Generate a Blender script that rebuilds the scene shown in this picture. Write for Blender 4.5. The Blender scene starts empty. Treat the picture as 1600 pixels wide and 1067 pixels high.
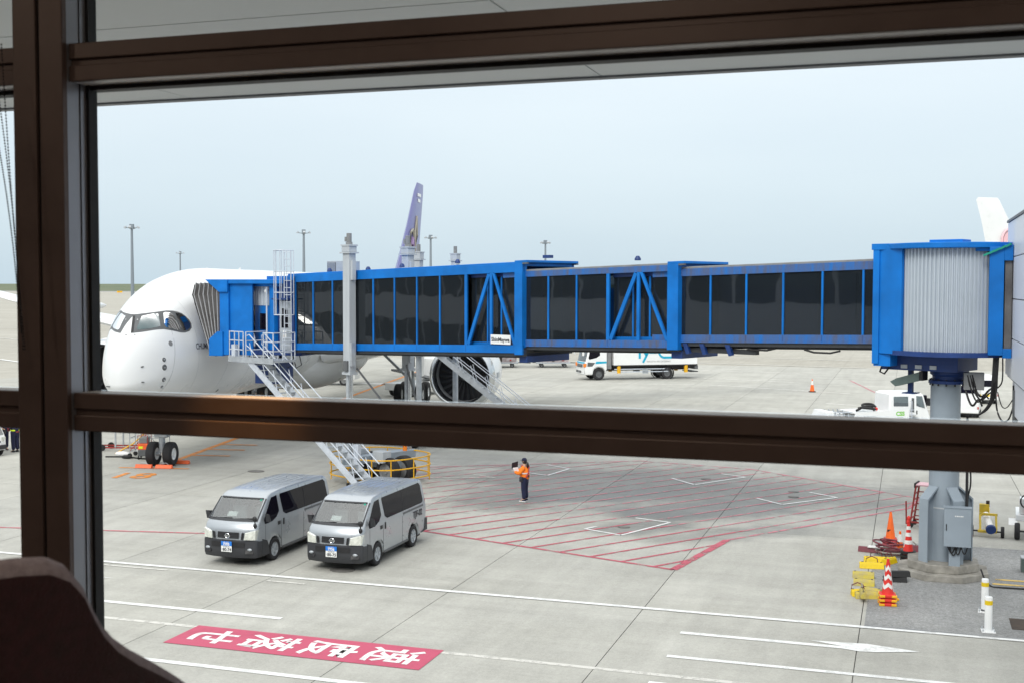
import bpy, bmesh, math, random
from mathutils import Vector, Matrix
from mathutils.bvhtree import BVHTree
random.seed(7)
R = math.radians
S = bpy.context.scene
COL = S.collection

# ------------------------------------------------------------------ camera
F_PX, CX, CY, CAM_H = 1883.5, 800.0, 533.5, 7.8
yaw, pitch, roll = R(18.222), R(2.649), R(0.1007)
fwd = Vector((-math.sin(yaw)*math.cos(pitch), math.cos(yaw)*math.cos(pitch), -math.sin(pitch)))
rgt0 = Vector((math.cos(yaw), math.sin(yaw), 0)); up0 = rgt0.cross(fwd)
rgt = rgt0*math.cos(roll) + up0*math.sin(roll); upv = up0*math.cos(roll) - rgt0*math.sin(roll)
CAM = Vector((0, 0, CAM_H))
cd = bpy.data.cameras.new('camera'); cam = bpy.data.objects.new('camera', cd); COL.objects.link(cam)
cam.matrix_world = Matrix(((rgt.x, upv.x, -fwd.x, 0), (rgt.y, upv.y, -fwd.y, 0), (rgt.z, upv.z, -fwd.z, CAM_H), (0, 0, 0, 1)))
cd.sensor_fit = 'HORIZONTAL'; cd.sensor_width = 36; cd.lens = F_PX/1600*36
cd.clip_start = 0.05; cd.clip_end = 20000
cd.dof.use_dof = True; cd.dof.focus_distance = 60; cd.dof.aperture_fstop = 9
S.camera = cam
def ray(u, v): return rgt*((u-CX)/F_PX) - upv*((v-CY)/F_PX) + fwd
def G(u, v, z=0.0):
    d = ray(u, v); return CAM + d*((z-CAM_H)/d.z)
def far_pt(u, dist):
    d = ray(u, 446); d = Vector((d.x, d.y, 0)).normalized(); return Vector((d.x*dist, d.y*dist, 0))

# ------------------------------------------------------------------ sky and sun
W = bpy.data.worlds.new('World'); S.world = W; W.use_nodes = True
nt = W.node_tree; nt.nodes.clear()
SUN_EL, SUN_AZ = R(40), R(185)      # high, behind cloud; azimuth measured from +Y clockwise
sky = nt.nodes.new('ShaderNodeTexSky'); sky.sky_type = 'NISHITA'; sky.sun_disc = False
sky.sun_elevation = SUN_EL; sky.sun_rotation = SUN_AZ; sky.air_density = 1.0; sky.dust_density = 2.5; sky.ozone_density = 1.5
mul = nt.nodes.new('ShaderNodeMixRGB'); mul.blend_type = 'MULTIPLY'; mul.inputs[0].default_value = 1; mul.inputs[2].default_value = (0.10, 0.10, 0.10, 1)
tc = nt.nodes.new('ShaderNodeTexCoord'); mp = nt.nodes.new('ShaderNodeMapping'); mp.inputs['Scale'].default_value = (1.2, 1.2, 5)
nz = nt.nodes.new('ShaderNodeTexNoise'); nz.inputs['Scale'].default_value = 1.6; nz.inputs['Detail'].default_value = 5; nz.inputs['Roughness'].default_value = .5
rp = nt.nodes.new('ShaderNodeValToRGB')
rp.color_ramp.elements[0].position = .3; rp.color_ramp.elements[0].color = (0.955, 0.965, 0.975, 1)
rp.color_ramp.elements[1].position = .7; rp.color_ramp.elements[1].color = (1.04, 1.03, 1.02, 1)
# cloud sheet: dimmer and bluer near the horizon, brighter overhead, as a thin overcast is
sxz = nt.nodes.new('ShaderNodeSeparateXYZ'); gr_ = nt.nodes.new('ShaderNodeValToRGB')
ce = gr_.color_ramp.elements; ce[0].position = 0.0; ce[0].color = (0.565, 0.675, 0.75, 1); ce[1].position = 1.0; ce[1].color = (1.75, 1.72, 1.68, 1)
e_ = ce.new(.25); e_.color = (0.825, 0.88, 0.925, 1)
mg_ = nt.nodes.new('ShaderNodeMixRGB'); mg_.blend_type = 'MULTIPLY'; mg_.inputs[0].default_value = 1
mx = nt.nodes.new('ShaderNodeMixRGB'); mx.inputs[0].default_value = .9
bg = nt.nodes.new('ShaderNodeBackground'); bg.inputs['Strength'].default_value = 1.0
wo = nt.nodes.new('ShaderNodeOutputWorld')
L = nt.links.new
L(sky.outputs[0], mul.inputs[1]); L(tc.outputs['Generated'], mp.inputs[0]); L(mp.outputs[0], nz.inputs['Vector']); L(nz.outputs['Fac'], rp.inputs[0])
L(tc.outputs['Generated'], sxz.inputs[0]); L(sxz.outputs[2], gr_.inputs[0]); L(gr_.outputs[0], mg_.inputs[1]); L(rp.outputs[0], mg_.inputs[2])
L(mul.outputs[0], mx.inputs[1]); L(mg_.outputs[0], mx.inputs[2]); L(mx.outputs[0], bg.inputs[0]); L(bg.outputs[0], wo.inputs[0])
sd = bpy.data.lights.new('sun', 'SUN'); sd.energy = 1.5; sd.angle = R(22); sd.color = (1, .96, .9)
so = bpy.data.objects.new('sun', sd); COL.objects.link(so)
sdir = Vector((math.sin(SUN_AZ)*math.cos(SUN_EL), math.cos(SUN_AZ)*math.cos(SUN_EL), math.sin(SUN_EL)))
so.rotation_euler = sdir.to_track_quat('Z', 'Y').to_euler(); so.location = (0, 0, 60)
S.view_settings.view_transform = 'Standard'; S.view_settings.look = 'None'; S.view_settings.exposure = 0.38; S.view_settings.gamma = 1
S.cycles.max_bounces = 8; S.cycles.transparent_max_bounces = 16; S.cycles.use_denoising = True

# ------------------------------------------------------------------ helpers
class MB:
    def __init__(s): s.v = []; s.f = []
    def add(s, vs, fs):
        o = len(s.v); s.v += [Vector(p) for p in vs]; s.f += [[i+o for i in f] for f in fs]; return s
    def box(s, x0, x1, y0, y1, z0, z1):
        return s.add([(x0,y0,z0),(x1,y0,z0),(x1,y1,z0),(x0,y1,z0),(x0,y0,z1),(x1,y0,z1),(x1,y1,z1),(x0,y1,z1)],
                     [(0,3,2,1),(4,5,6,7),(0,1,5,4),(1,2,6,5),(2,3,7,6),(3,0,4,7)])
    def obox(s, c, size, m=None):
        a = [x/2 for x in size]; t = MB().box(-a[0],a[0],-a[1],a[1],-a[2],a[2]); m = m or Matrix()
        return s.add([Vector(c)+m.to_3x3()@p for p in t.v], t.f)
    def cyl(s, p0, p1, r0, r1=None, n=12, cap=True):
        p0, p1 = Vector(p0), Vector(p1); r1 = r0 if r1 is None else r1
        q = (p1-p0).normalized().to_track_quat('Z', 'Y').to_matrix()
        vs = []
        for p, r in ((p0, r0), (p1, r1)):
            vs += [p + q@Vector((r*math.cos(2*math.pi*k/n), r*math.sin(2*math.pi*k/n), 0)) for k in range(n)]
        fs = [(k, (k+1)%n, n+(k+1)%n, n+k) for k in range(n)]
        if cap: fs += [tuple(range(n-1, -1, -1)), tuple(range(n, 2*n))]
        return s.add(vs, fs)
    def bar(s, p0, p1, w, h=None, up=(0,0,1)):
        p0, p1 = Vector(p0), Vector(p1); h = h or w; d = (p1-p0).normalized(); u = Vector(up)
        if abs(d.dot(u)) > .98: u = Vector((0, 1, 0))
        a = d.cross(u).normalized(); b = a.cross(d).normalized()
        vs = [p + a*(i*w/2) + b*(j*h/2) for p in (p0, p1) for i, j in ((-1,-1),(1,-1),(1,1),(-1,1))]
        return s.add(vs, [(0,1,2,3),(7,6,5,4),(0,4,5,1),(1,5,6,2),(2,6,7,3),(3,7,4,0)])
    def tube(s, pts, r, n=6, closed=False):
        pts = [Vector(p) for p in pts]; m = len(pts); rings = []
        ref = Vector((0, 0, 1))
        for i, p in enumerate(pts):
            a = pts[i-1] if i or closed else p; b = pts[(i+1) % m] if i < m-1 or closed else p
            d = (b-a); d = d.normalized() if d.length else Vector((0, 0, 1))
            rr = ref if abs(d.dot(ref)) < .95 else Vector((1, 0, 0))
            x = d.cross(rr).normalized(); y = d.cross(x).normalized()
            rad = r[i] if isinstance(r, (list, tuple)) else r
            rings.append([p + x*(rad*math.cos(2*math.pi*k/n)) + y*(rad*math.sin(2*math.pi*k/n)) for k in range(n)])
        return s.loft(rings, ring=True, closed=closed, caps=not closed)
    def loft(s, rings, ring=True, closed=False, caps=True):
        n = len(rings[0]); m = len(rings); o = len(s.v); fs = []
        for i in range(m if closed else m-1):
            j = (i+1) % m
            for k in range(n if ring else n-1):
                l = (k+1) % n; fs.append((i*n+k, i*n+l, j*n+l, j*n+k))
        if caps and ring and not closed: fs += [tuple(range(n-1, -1, -1)), tuple(range((m-1)*n, m*n))]
        return s.add([p for q in rings for p in q], fs)
    def lathe(s, prof, n=20, m=None, cap=True):
        m = m or Matrix(); rings = [[m@Vector((r*math.cos(2*math.pi*k/n), r*math.sin(2*math.pi*k/n), z)) for k in range(n)] for r, z in prof]
        return s.loft(rings, caps=cap)
    def prism(s, poly, ax, a, b):
        P = {'x': lambda p, t: (t, p[0], p[1]), 'y': lambda p, t: (p[0], t, p[1]), 'z': lambda p, t: (p[0], p[1], t)}[ax]
        n = len(poly); return s.add([P(p, a) for p in poly]+[P(p, b) for p in poly],
            [tuple(range(n-1, -1, -1)), tuple(range(n, 2*n))]+[(k, (k+1) % n, n+(k+1) % n, n+k) for k in range(n)])
    def hull(s, pts):
        bm = bmesh.new(); [bm.verts.new(p) for p in pts]; r = bmesh.ops.convex_hull(bm, input=bm.verts)
        bm.verts.ensure_lookup_table(); bm.verts.index_update()
        s.add([v.co.copy() for v in bm.verts], [[v.index for v in f.verts] for f in bm.faces]); bm.free(); return s
    def ball(s, c, r, n=10, m=7):
        c = Vector(c); r = Vector((r, r, r)) if not isinstance(r, (tuple, list, Vector)) else Vector(r)
        rings = [[c+Vector((r.x*math.sin(t)*math.cos(2*math.pi*k/n), r.y*math.sin(t)*math.sin(2*math.pi*k/n), r.z*math.cos(t))) for k in range(n)]
                 for t in [math.pi*(i+.05)/(m-.9) if 0 < i < m-1 else (0.02 if i == 0 else math.pi-.02) for i in range(m)]]
        return s.loft(rings)
    def xf(s, fn): s.v = [Vector(fn(p)) for p in s.v]; return s
    def mesh(s, name, smooth=None):
        me = bpy.data.meshes.new(name); me.from_pydata([tuple(p) for p in s.v], [], s.f); me.update()
        bm = bmesh.new(); bm.from_mesh(me); bmesh.ops.recalc_face_normals(bm, faces=bm.faces); bm.to_mesh(me); bm.free()
        if smooth:
            for p in me.polygons: p.use_smooth = True
            try: me.set_sharp_from_angle(angle=R(smooth))
            except Exception: pass
        return me
    def build(s, name, m, parent=None, smooth=None, bevel=0, loc=None, rot=None, seg=2):
        me = s.mesh(name, smooth); me.materials.append(m)
        o = bpy.data.objects.new(name, me); COL.objects.link(o); o.parent = parent
        if loc is not None: o.location = loc
        if rot is not None: o.rotation_euler = rot
        if bevel:
            b = o.modifiers.new('bevel', 'BEVEL'); b.width = bevel; b.segments = seg; b.limit_method = 'ANGLE'; b.angle_limit = R(40)
        return o
def tag(o, label, cat, group=None, kind=None):
    o['label'] = label; o['category'] = cat
    if group: o['group'] = group
    if kind: o['kind'] = kind
    return o
def thing(name, label, cat, loc=(0,0,0), rz=0, group=None):
    o = bpy.data.objects.new(name, None); COL.objects.link(o); o.location = loc; o.rotation_euler = (0, 0, rz); o.empty_display_size = .3
    return tag(o, label, cat, group)
def struct(o, label=None):
    o['kind'] = 'structure'
    if label: o['label'] = label
    return o
def copy_tree(o, parent=None):
    c = o.copy(); COL.objects.link(c); c.parent = parent
    for ch in list(o.children): copy_tree(ch, c)
    return c
def text_mesh(s, size, bold=0.0, align='CENTER'):
    cu = bpy.data.curves.new('txt', 'FONT'); cu.body = s; cu.size = size; cu.align_x = align; cu.align_y = 'CENTER'; cu.offset = bold; cu.resolution_u = 3
    o = bpy.data.objects.new('txt', cu); COL.objects.link(o)
    dg = bpy.context.evaluated_depsgraph_get(); me = bpy.data.meshes.new_from_object(o.evaluated_get(dg))
    bpy.data.objects.remove(o); bpy.data.curves.remove(cu); return me
def text(s, size, m, parent, mw, name='lettering', bold=0.0, align='CENTER'):
    me = text_mesh(s, size, bold, align); me.materials.clear(); me.materials.append(m)
    o = bpy.data.objects.new(name, me); COL.objects.link(o); o.parent = parent; o.matrix_local = mw; return o
def frame(o, x, y):       # matrix from origin and two in-plane directions
    x = Vector(x).normalized(); y = Vector(y); y = (y - x*y.dot(x)).normalized(); z = x.cross(y)
    return Matrix(((x.x,y.x,z.x,o[0]),(x.y,y.y,z.y,o[1]),(x.z,y.z,z.z,o[2]),(0,0,0,1)))

# ------------------------------------------------------------------ materials
def mat(name, col, rough=.5, metal=0, var=0, scale=3, bump=0, bscale=60, spec=.5, coat=0, streak=None, trans=0, dirt=None, coords='Object'):
    m = bpy.data.materials.new(name); m.use_nodes = True; t = m.node_tree; b = t.nodes['Principled BSDF']
    b.inputs['Base Color'].default_value = (*col, 1); b.inputs['Roughness'].default_value = rough; b.inputs['Metallic'].default_value = metal
    b.inputs['Specular IOR Level'].default_value = spec; b.inputs['Coat Weight'].default_value = coat; b.inputs['Coat Roughness'].default_value = .05
    if trans: b.inputs['Transmission Weight'].default_value = trans
    c = t.nodes.new('ShaderNodeTexCoord')
    if var or dirt:
        mp = t.nodes.new('ShaderNodeMapping')
        if streak: mp.inputs['Scale'].default_value = streak
        t.links.new(c.outputs[coords], mp.inputs[0])
        n = t.nodes.new('ShaderNodeTexNoise'); n.inputs['Scale'].default_value = scale; n.inputs['Detail'].default_value = 6; n.inputs['Roughness'].default_value = .6
        t.links.new(mp.outputs[0], n.inputs['Vector'])
        r = t.nodes.new('ShaderNodeValToRGB'); r.color_ramp.elements[0].position = .3; r.color_ramp.elements[1].position = .7
        lo = dirt if dirt else tuple(x*(1-var) for x in col)
        hi = col if dirt else tuple(min(1, x*(1+var)) for x in col)
        r.color_ramp.elements[0].color = (*lo, 1); r.color_ramp.elements[1].color = (*hi, 1)
        t.links.new(n.outputs['Fac'], r.inputs[0]); t.links.new(r.outputs[0], b.inputs['Base Color'])
        ad = t.nodes.new('ShaderNodeMath'); ad.operation = 'MULTIPLY_ADD'; ad.inputs[1].default_value = .25; ad.inputs[2].default_value = max(0, rough-.12)
        t.links.new(n.outputs['Fac'], ad.inputs[0]); t.links.new(ad.outputs[0], b.inputs['Roughness'])
    if bump:
        n2 = t.nodes.new('ShaderNodeTexNoise'); n2.inputs['Scale'].default_value = bscale; n2.inputs['Detail'].default_value = 4
        t.links.new(c.outputs[coords], n2.inputs['Vector'])
        bp = t.nodes.new('ShaderNodeBump'); bp.inputs['Strength'].default_value = bump; bp.inputs['Distance'].default_value = .02
        t.links.new(n2.outputs['Fac'], bp.inputs['Height']); t.links.new(bp.outputs[0], b.inputs['Normal'])
    return m
def pane_mat(name, tint, refl_rough=.02, opacity=0.0, fres=1.5, body=(.01,.012,.015), wave=0):
    # flat sheet glass: clear or tinted see-through sheet with a Fresnel reflection, optionally partly opaque
    m = bpy.data.materials.new(name); m.use_nodes = True; t = m.node_tree; t.nodes.clear()
    o = t.nodes.new('ShaderNodeOutputMaterial'); tr = t.nodes.new('ShaderNodeBsdfTransparent'); tr.inputs[0].default_value = (*tint, 1)
    gl = t.nodes.new('ShaderNodeBsdfGlossy'); gl.inputs['Roughness'].default_value = refl_rough; gl.inputs['Color'].default_value = (1, 1, 1, 1)
    fr = t.nodes.new('ShaderNodeFresnel'); fr.inputs[0].default_value = fres
    df = t.nodes.new('ShaderNodeBsdfDiffuse'); df.inputs[0].default_value = (*body, 1)
    m0 = t.nodes.new('ShaderNodeMixShader'); m0.inputs[0].default_value = opacity
    m1 = t.nodes.new('ShaderNodeMixShader')
    t.links.new(tr.outputs[0], m0.inputs[1]); t.links.new(df.outputs[0], m0.inputs[2])
    if wave:      # slight unevenness of toughened glass
        ge = t.nodes.new('ShaderNodeNewGeometry'); nn = t.nodes.new('ShaderNodeTexNoise'); nn.inputs['Scale'].default_value = 1.1; nn.inputs['Detail'].default_value = 1
        bb = t.nodes.new('ShaderNodeBump'); bb.inputs['Strength'].default_value = wave; bb.inputs['Distance'].default_value = .05
        t.links.new(ge.outputs['Position'], nn.inputs['Vector']); t.links.new(nn.outputs['Fac'], bb.inputs['Height']); t.links.new(bb.outputs[0], gl.inputs['Normal'])
    t.links.new(fr.outputs[0], m1.inputs[0]); t.links.new(m0.outputs[0], m1.inputs[1]); t.links.new(gl.outputs[0], m1.inputs[2]); t.links.new(m1.outputs[0], o.inputs[0])
    return m
M = {}
M['blue'] = mat('bridge_blue_paint', (0.001, 0.145, 0.50), .5, var=.2, scale=1.2, spec=.28)
M['blue_faded'] = mat('weathered_blue_paint', (0.006, 0.14, 0.48), .55, spec=.3, var=.3, scale=2.5, dirt=(0.09, 0.10, 0.15), streak=(2.2, 2.2, .35))
M['navy'] = mat('dark_blue_frame', (0.006, 0.035, 0.16), .5, var=.2)
M['black'] = mat('black_metal', (0.012, 0.012, 0.014), .5, var=.2)
M['underbody'] = mat('underbody_dark', (0.03, 0.033, 0.037), .6, var=.3)
M['rubber'] = mat('rubber', (0.012, 0.012, 0.013), .75, var=.3, scale=8)
M['tyre'] = mat('tyre_rubber', (0.016, 0.016, 0.018), .8, var=.3, scale=6, bump=.1)
M['steel'] = mat('galvanised_steel', (0.42, 0.45, 0.48), .42, .3, var=.15, scale=4)
M['steel_rail'] = mat('pale_grey_rail', (0.52, 0.56, 0.62), .5, .1, var=.12, scale=6)
M['chrome'] = mat('polished_steel', (0.6, 0.62, 0.64), .18, 1.0, var=.05)
M['grey_paint'] = mat('grey_paint', (0.27, 0.32, 0.37), .45, var=.08, scale=1.5)
M['col_grey'] = mat('light_grey_paint', (0.42, 0.45, 0.48), .45, var=.1, scale=1.5, streak=(3, 3, .4))
M['dark_grey'] = mat('dark_grey_paint', (0.10, 0.105, 0.11), .5, var=.15)
M['mid_grey'] = mat('mid_grey', (0.2, 0.205, 0.21), .5, var=.15)
M['white'] = mat('white_paint', (0.78, 0.79, 0.79), .3, var=.03, scale=1, coat=.2)
M['hull_white'] = mat('aircraft_white', (0.74, 0.75, 0.755), .3, var=.015, scale=.4, coat=.25)
M['silver'] = mat('silver_car_paint', (0.40, 0.43, 0.46), .30, .45, var=.02, coat=.6)
M['plastic'] = mat('black_bumper_plastic', (0.032, 0.034, 0.039), .55, var=.15)
M['curtain'] = mat('corrugated_shutter', (0.47, 0.52, 0.575), .4, .15, var=.04, scale=1)
M['glass_bridge'] = pane_mat('tinted_bridge_glass', (.40, .46, .51), .02, .45, 1.5, (.026, .034, .042), .06)
M['glass_dark'] = pane_mat('privacy_glass', (.10, .10, .12), .02, .72, 1.25, (.008, .007, .014), .05)
M['glass_car'] = pane_mat('car_glass', (.66, .74, .73), .01, .10, 2.3, (.3, .35, .36))
M['glass_window'] = pane_mat('window_glass', (.955, .965, .965), .0, 0, 1.18)
M['glass_cockpit'] = pane_mat('cockpit_glass', (.25, .33, .35), .02, .85, 1.4, (.07, .12, .13))
M['yellow'] = mat('yellow_paint', (0.72, 0.48, 0.02), .5, var=.2, scale=5, dirt=(0.42, 0.33, 0.06))
M['yellow_rail'] = mat('amber_yellow_rail', (0.75, 0.40, 0.01), .45, var=.1)
M['chock_yellow'] = mat('bright_yellow_wood', (0.74, 0.52, 0.003), .55, var=.1, scale=4, bump=.15)
M['chock_worn'] = mat('worn_yellow_wood', (0.56, 0.45, 0.04), .7, scale=6, dirt=(0.36, 0.31, 0.16), bump=.25, bscale=30)
M['orange'] = mat('cone_orange', (0.86, 0.14, 0.012), .5, var=.08)
M['red'] = mat('cone_red', (0.66, 0.028, 0.02), .5, var=.08)
M['red_worn'] = mat('worn_red_plastic', (0.48, 0.04, 0.05), .6, scale=6, dirt=(0.28, 0.05, 0.06))
M['redwhite'] = mat('reflective_white', (0.75, 0.74, 0.72), .35, var=.05)
M['red_steel'] = mat('oxide_red_steel', (0.30, 0.03, 0.025), .55, var=.2)
M['maroon_hose'] = mat('maroon_hose', (0.16, 0.03, 0.045), .6, var=.3, scale=9)
M['chock_orange'] = mat('chock_orange', (0.83, 0.13, 0.03), .5, var=.15, scale=8)
M['cable'] = mat('black_cable', (0.01, 0.01, 0.011), .55)
M['cast_concrete'] = mat('footing_concrete', (0.36, 0.345, 0.31), .85, var=.25, scale=3, bump=.4, bscale=20, dirt=(0.17, 0.16, 0.14))
M['navy_cloth'] = mat('navy_cloth', (0.010, 0.013, 0.045), .85, var=.2, scale=20, bump=.2)
M['orange_cloth'] = mat('orange_safety_cloth', (0.95, 0.22, 0.01), .7, var=.08, scale=15, bump=.25, bscale=25)
M['lime'] = mat('lime_reflective', (0.72, 0.88, 0.03), .5)
M['skin'] = mat('skin', (0.50, 0.30, 0.21), .55)
M['hair'] = mat('dark_hair', (0.010, 0.008, 0.008), .5)
M['paper'] = mat('paper', (0.8, 0.8, 0.8), .7)
M['ink'] = mat('black_lettering', (0.025, 0.026, 0.035), .6)
M['plate_blue'] = mat('plate_blue', (0.015, 0.19, 0.66), .45)
M['plate_white'] = mat('plate_white', (0.78, 0.79, 0.78), .45)
M['plate_yellow'] = mat('plate_yellow', (0.85, 0.6, 0.02), .45)
M['lamp'] = mat('headlamp', (0.72, 0.74, 0.68), .12, .3, var=.25, scale=12, coat=.8)
M['lamp_red'] = mat('tail_lamp_red', (0.45, 0.012, 0.015), .2, coat=.6)
M['amber'] = mat('amber_lens', (0.85, 0.22, 0.01), .25, coat=.5)
M['bellows'] = mat('bellows_canvas', (0.085, 0.08, 0.08), .75, scale=1.5, bump=.2, bscale=12, dirt=(0.17, 0.165, 0.165))
M['bellows_edge'] = mat('bellows_edge_strip', (0.30, 0.30, 0.31), .6, var=.2, scale=3)
M['purple'] = mat('tail_purple', (0.135, 0.138, 0.345), .35, var=.03, coat=.2)
M['gold'] = mat('emblem_gold', (0.36, 0.33, 0.26), .4)
M['magenta'] = mat('emblem_magenta', (0.30, 0.20, 0.38), .4)
M['teal'] = mat('teal_lettering', (0.0, 0.36, 0.56), .45)
M['logo_green'] = mat('green_logo', (0.16, 0.50, 0.03), .5)
M['logo_dkgreen'] = mat('dark_green_logo', (0.0, 0.16, 0.10), .5)
M['pink'] = mat('pale_red_emblem', (0.78, 0.48, 0.52), .5)
M['mast'] = mat('mast_steel', (0.20, 0.235, 0.27), .6, var=.1)
M['panel_white'] = mat('white_wall_panel', (0.66, 0.69, 0.76), .35, var=.03, scale=1)
M['soffit'] = mat('soffit_panel', (0.70, 0.72, 0.71), .5, var=.05, scale=1)
M['brown'] = mat('bronze_window_frame', (0.135, 0.098, 0.088), .42, .2, var=.12, scale=6)
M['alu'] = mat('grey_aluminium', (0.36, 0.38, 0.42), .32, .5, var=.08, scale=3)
M['alu_lit'] = mat('sky_lit_aluminium', (0.80, 0.80, 0.80), .45, .1, var=.04)  # transom aluminium, sky light on its faces put into the paler colour
M['gasket'] = mat('black_gasket', (0.008, 0.008, 0.009), .6)
M['upholstery'] = mat('maroon_upholstery', (0.058, 0.016, 0.023), .92, var=.35, scale=60, bump=.6, bscale=420)
M['rim_lit'] = mat('window_lit_rim', (0.34, 0.30, 0.33), .9, var=.2, scale=80, bump=.5, bscale=420)  # chair rim: window light along the edge put into the grey
M['upholstery'].node_tree.nodes['Principled BSDF'].inputs['Sheen Weight'].default_value = .25
M['wall_int'] = mat('interior_wall', (0.62, 0.58, 0.52), .8, var=.05)
M['ceil_int'] = mat('interior_ceiling', (0.72, 0.70, 0.66), .85)
M['carpet'] = mat('carpet', (0.10, 0.075, 0.07), .95, var=.3, scale=30)
M['chain'] = mat('bead_chain', (0.03, 0.03, 0.035), .35, .6)
M['wrap'] = mat('wrapped_cargo', (0.48, 0.46, 0.48), .35, scale=3.0, dirt=(0.25, 0.17, 0.17), bump=.8, bscale=6)
M['green_box'] = mat('green_grey_box', (0.10, 0.14, 0.13), .5, var=.1)
M['lid'] = mat('cover_iron', (0.16, 0.155, 0.145), .8, var=.3, scale=4)
M['pit'] = mat('rusty_cover', (0.05, 0.035, 0.025), .8, var=.5, scale=4)
M['green_tape'] = mat('green_sheeting', (0.0, 0.25, 0.17), .5)
# ------------------------------------------------------------------ ground materials
def ground_mat(name, base, dark, light, stain=False, agg=0.0, joints=False):
    m = bpy.data.materials.new(name); m.use_nodes = True; t = m.node_tree; b = t.nodes['Principled BSDF']; N = t.nodes.new; K = t.links.new
    geo = N('ShaderNodeNewGeometry'); oi = N('ShaderNodeObjectInfo')
    def noise(sc, det, rough, mapping=(1,1,1), loc=(0,0,0)):
        mp = N('ShaderNodeMapping'); mp.inputs['Scale'].default_value = mapping; mp.inputs['Location'].default_value = loc; K(geo.outputs['Position'], mp.inputs[0])
        n = N('ShaderNodeTexNoise'); n.inputs['Scale'].default_value = sc; n.inputs['Detail'].default_value = det; n.inputs['Roughness'].default_value = rough
        K(mp.outputs[0], n.inputs['Vector']); return n.outputs['Fac']
    def ramp(v, a, ca, c, cc):
        r = N('ShaderNodeValToRGB'); r.color_ramp.elements[0].position = a; r.color_ramp.elements[0].color = (*ca, 1)
        r.color_ramp.elements[1].position = c; r.color_ramp.elements[1].color = (*cc, 1); K(v, r.inputs[0]); return r.outputs[0]
    def mixc(kind, f, a, bb):
        x = N('ShaderNodeMixRGB'); x.blend_type = kind
        if isinstance(f, float): x.inputs[0].default_value = f
        else: K(f, x.inputs[0])
        for i, q in ((1, a), (2, bb)):
            if isinstance(q, tuple): x.inputs[i].default_value = (*q, 1)
            else: K(q, x.inputs[i])
        return x.outputs[0]
    def math_(op, a, bb, cl=False):
        x = N('ShaderNodeMath'); x.operation = op; x.use_clamp = cl
        for i, q in ((0, a), (1, bb)):
            if isinstance(q, (int, float)): x.inputs[i].default_value = q
            else: K(q, x.inputs[i])
        return x.outputs[0]
    c = ramp(noise(.32, 6, .62), .3, dark, .7, light)
    c = mixc('OVERLAY', .20, c, ramp(noise(1.6, 8, .72, (1, .35, 1)), .25, (.25,)*3, .75, (.72,)*3))
    c = mixc('OVERLAY', .22, c, ramp(noise(.7, 5, .6, (.12, 1.6, 1)), .3, (.3,)*3, .7, (.68,)*3))
    c = mixc('OVERLAY', .16, c, ramp(noise(.9, 5, .6, (1.8, .10, 1), (3, 9, 0)), .3, (.3,)*3, .7, (.68,)*3))
    c = mixc('OVERLAY', .18+agg, c, ramp(noise(22, 3, .7), .3, (.25,)*3, .72, (.75,)*3))
    c = mixc('OVERLAY', .14+agg*.8, c, ramp(noise(8.5, 4, .75), .3, (.2,)*3, .7, (.8,)*3))
    c = mixc('MULTIPLY', .5, c, ramp(oi.outputs['Random'], 0, (.88, .885, .89), 1, (1.08, 1.075, 1.06)))
    # blotches of wear
    sp = math_('MULTIPLY', ramp(noise(.85, 6, .7, (1, 1, 1), (31, 7, 0)), .62, (0,)*3, .70, (1,)*3), .28)
    c = mixc('MIX', sp, c, tuple(min(1, x*1.22) for x in light))
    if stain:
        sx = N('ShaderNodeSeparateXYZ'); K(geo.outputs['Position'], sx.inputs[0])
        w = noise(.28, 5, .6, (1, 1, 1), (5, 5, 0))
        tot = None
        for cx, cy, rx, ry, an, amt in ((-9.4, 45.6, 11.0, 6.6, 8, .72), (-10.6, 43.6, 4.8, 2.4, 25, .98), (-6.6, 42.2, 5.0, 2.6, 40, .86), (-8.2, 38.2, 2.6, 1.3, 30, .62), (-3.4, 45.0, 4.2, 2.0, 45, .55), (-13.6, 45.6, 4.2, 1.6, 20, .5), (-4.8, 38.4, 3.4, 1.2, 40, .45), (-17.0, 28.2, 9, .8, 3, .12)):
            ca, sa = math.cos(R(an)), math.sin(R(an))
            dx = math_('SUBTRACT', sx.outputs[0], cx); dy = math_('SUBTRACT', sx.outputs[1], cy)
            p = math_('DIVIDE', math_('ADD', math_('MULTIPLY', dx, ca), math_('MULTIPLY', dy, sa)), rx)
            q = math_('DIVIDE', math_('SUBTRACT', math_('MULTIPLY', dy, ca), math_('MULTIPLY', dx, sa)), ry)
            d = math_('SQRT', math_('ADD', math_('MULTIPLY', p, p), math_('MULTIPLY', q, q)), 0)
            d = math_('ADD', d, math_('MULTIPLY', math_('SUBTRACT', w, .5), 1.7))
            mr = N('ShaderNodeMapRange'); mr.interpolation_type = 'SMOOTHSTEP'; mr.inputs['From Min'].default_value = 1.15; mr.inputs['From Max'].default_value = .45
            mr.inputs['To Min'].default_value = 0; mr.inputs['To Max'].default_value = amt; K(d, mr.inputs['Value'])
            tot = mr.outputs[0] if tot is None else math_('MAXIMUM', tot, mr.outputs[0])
        c = mixc('MULTIPLY', tot, c, (.34, .345, .35))
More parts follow.
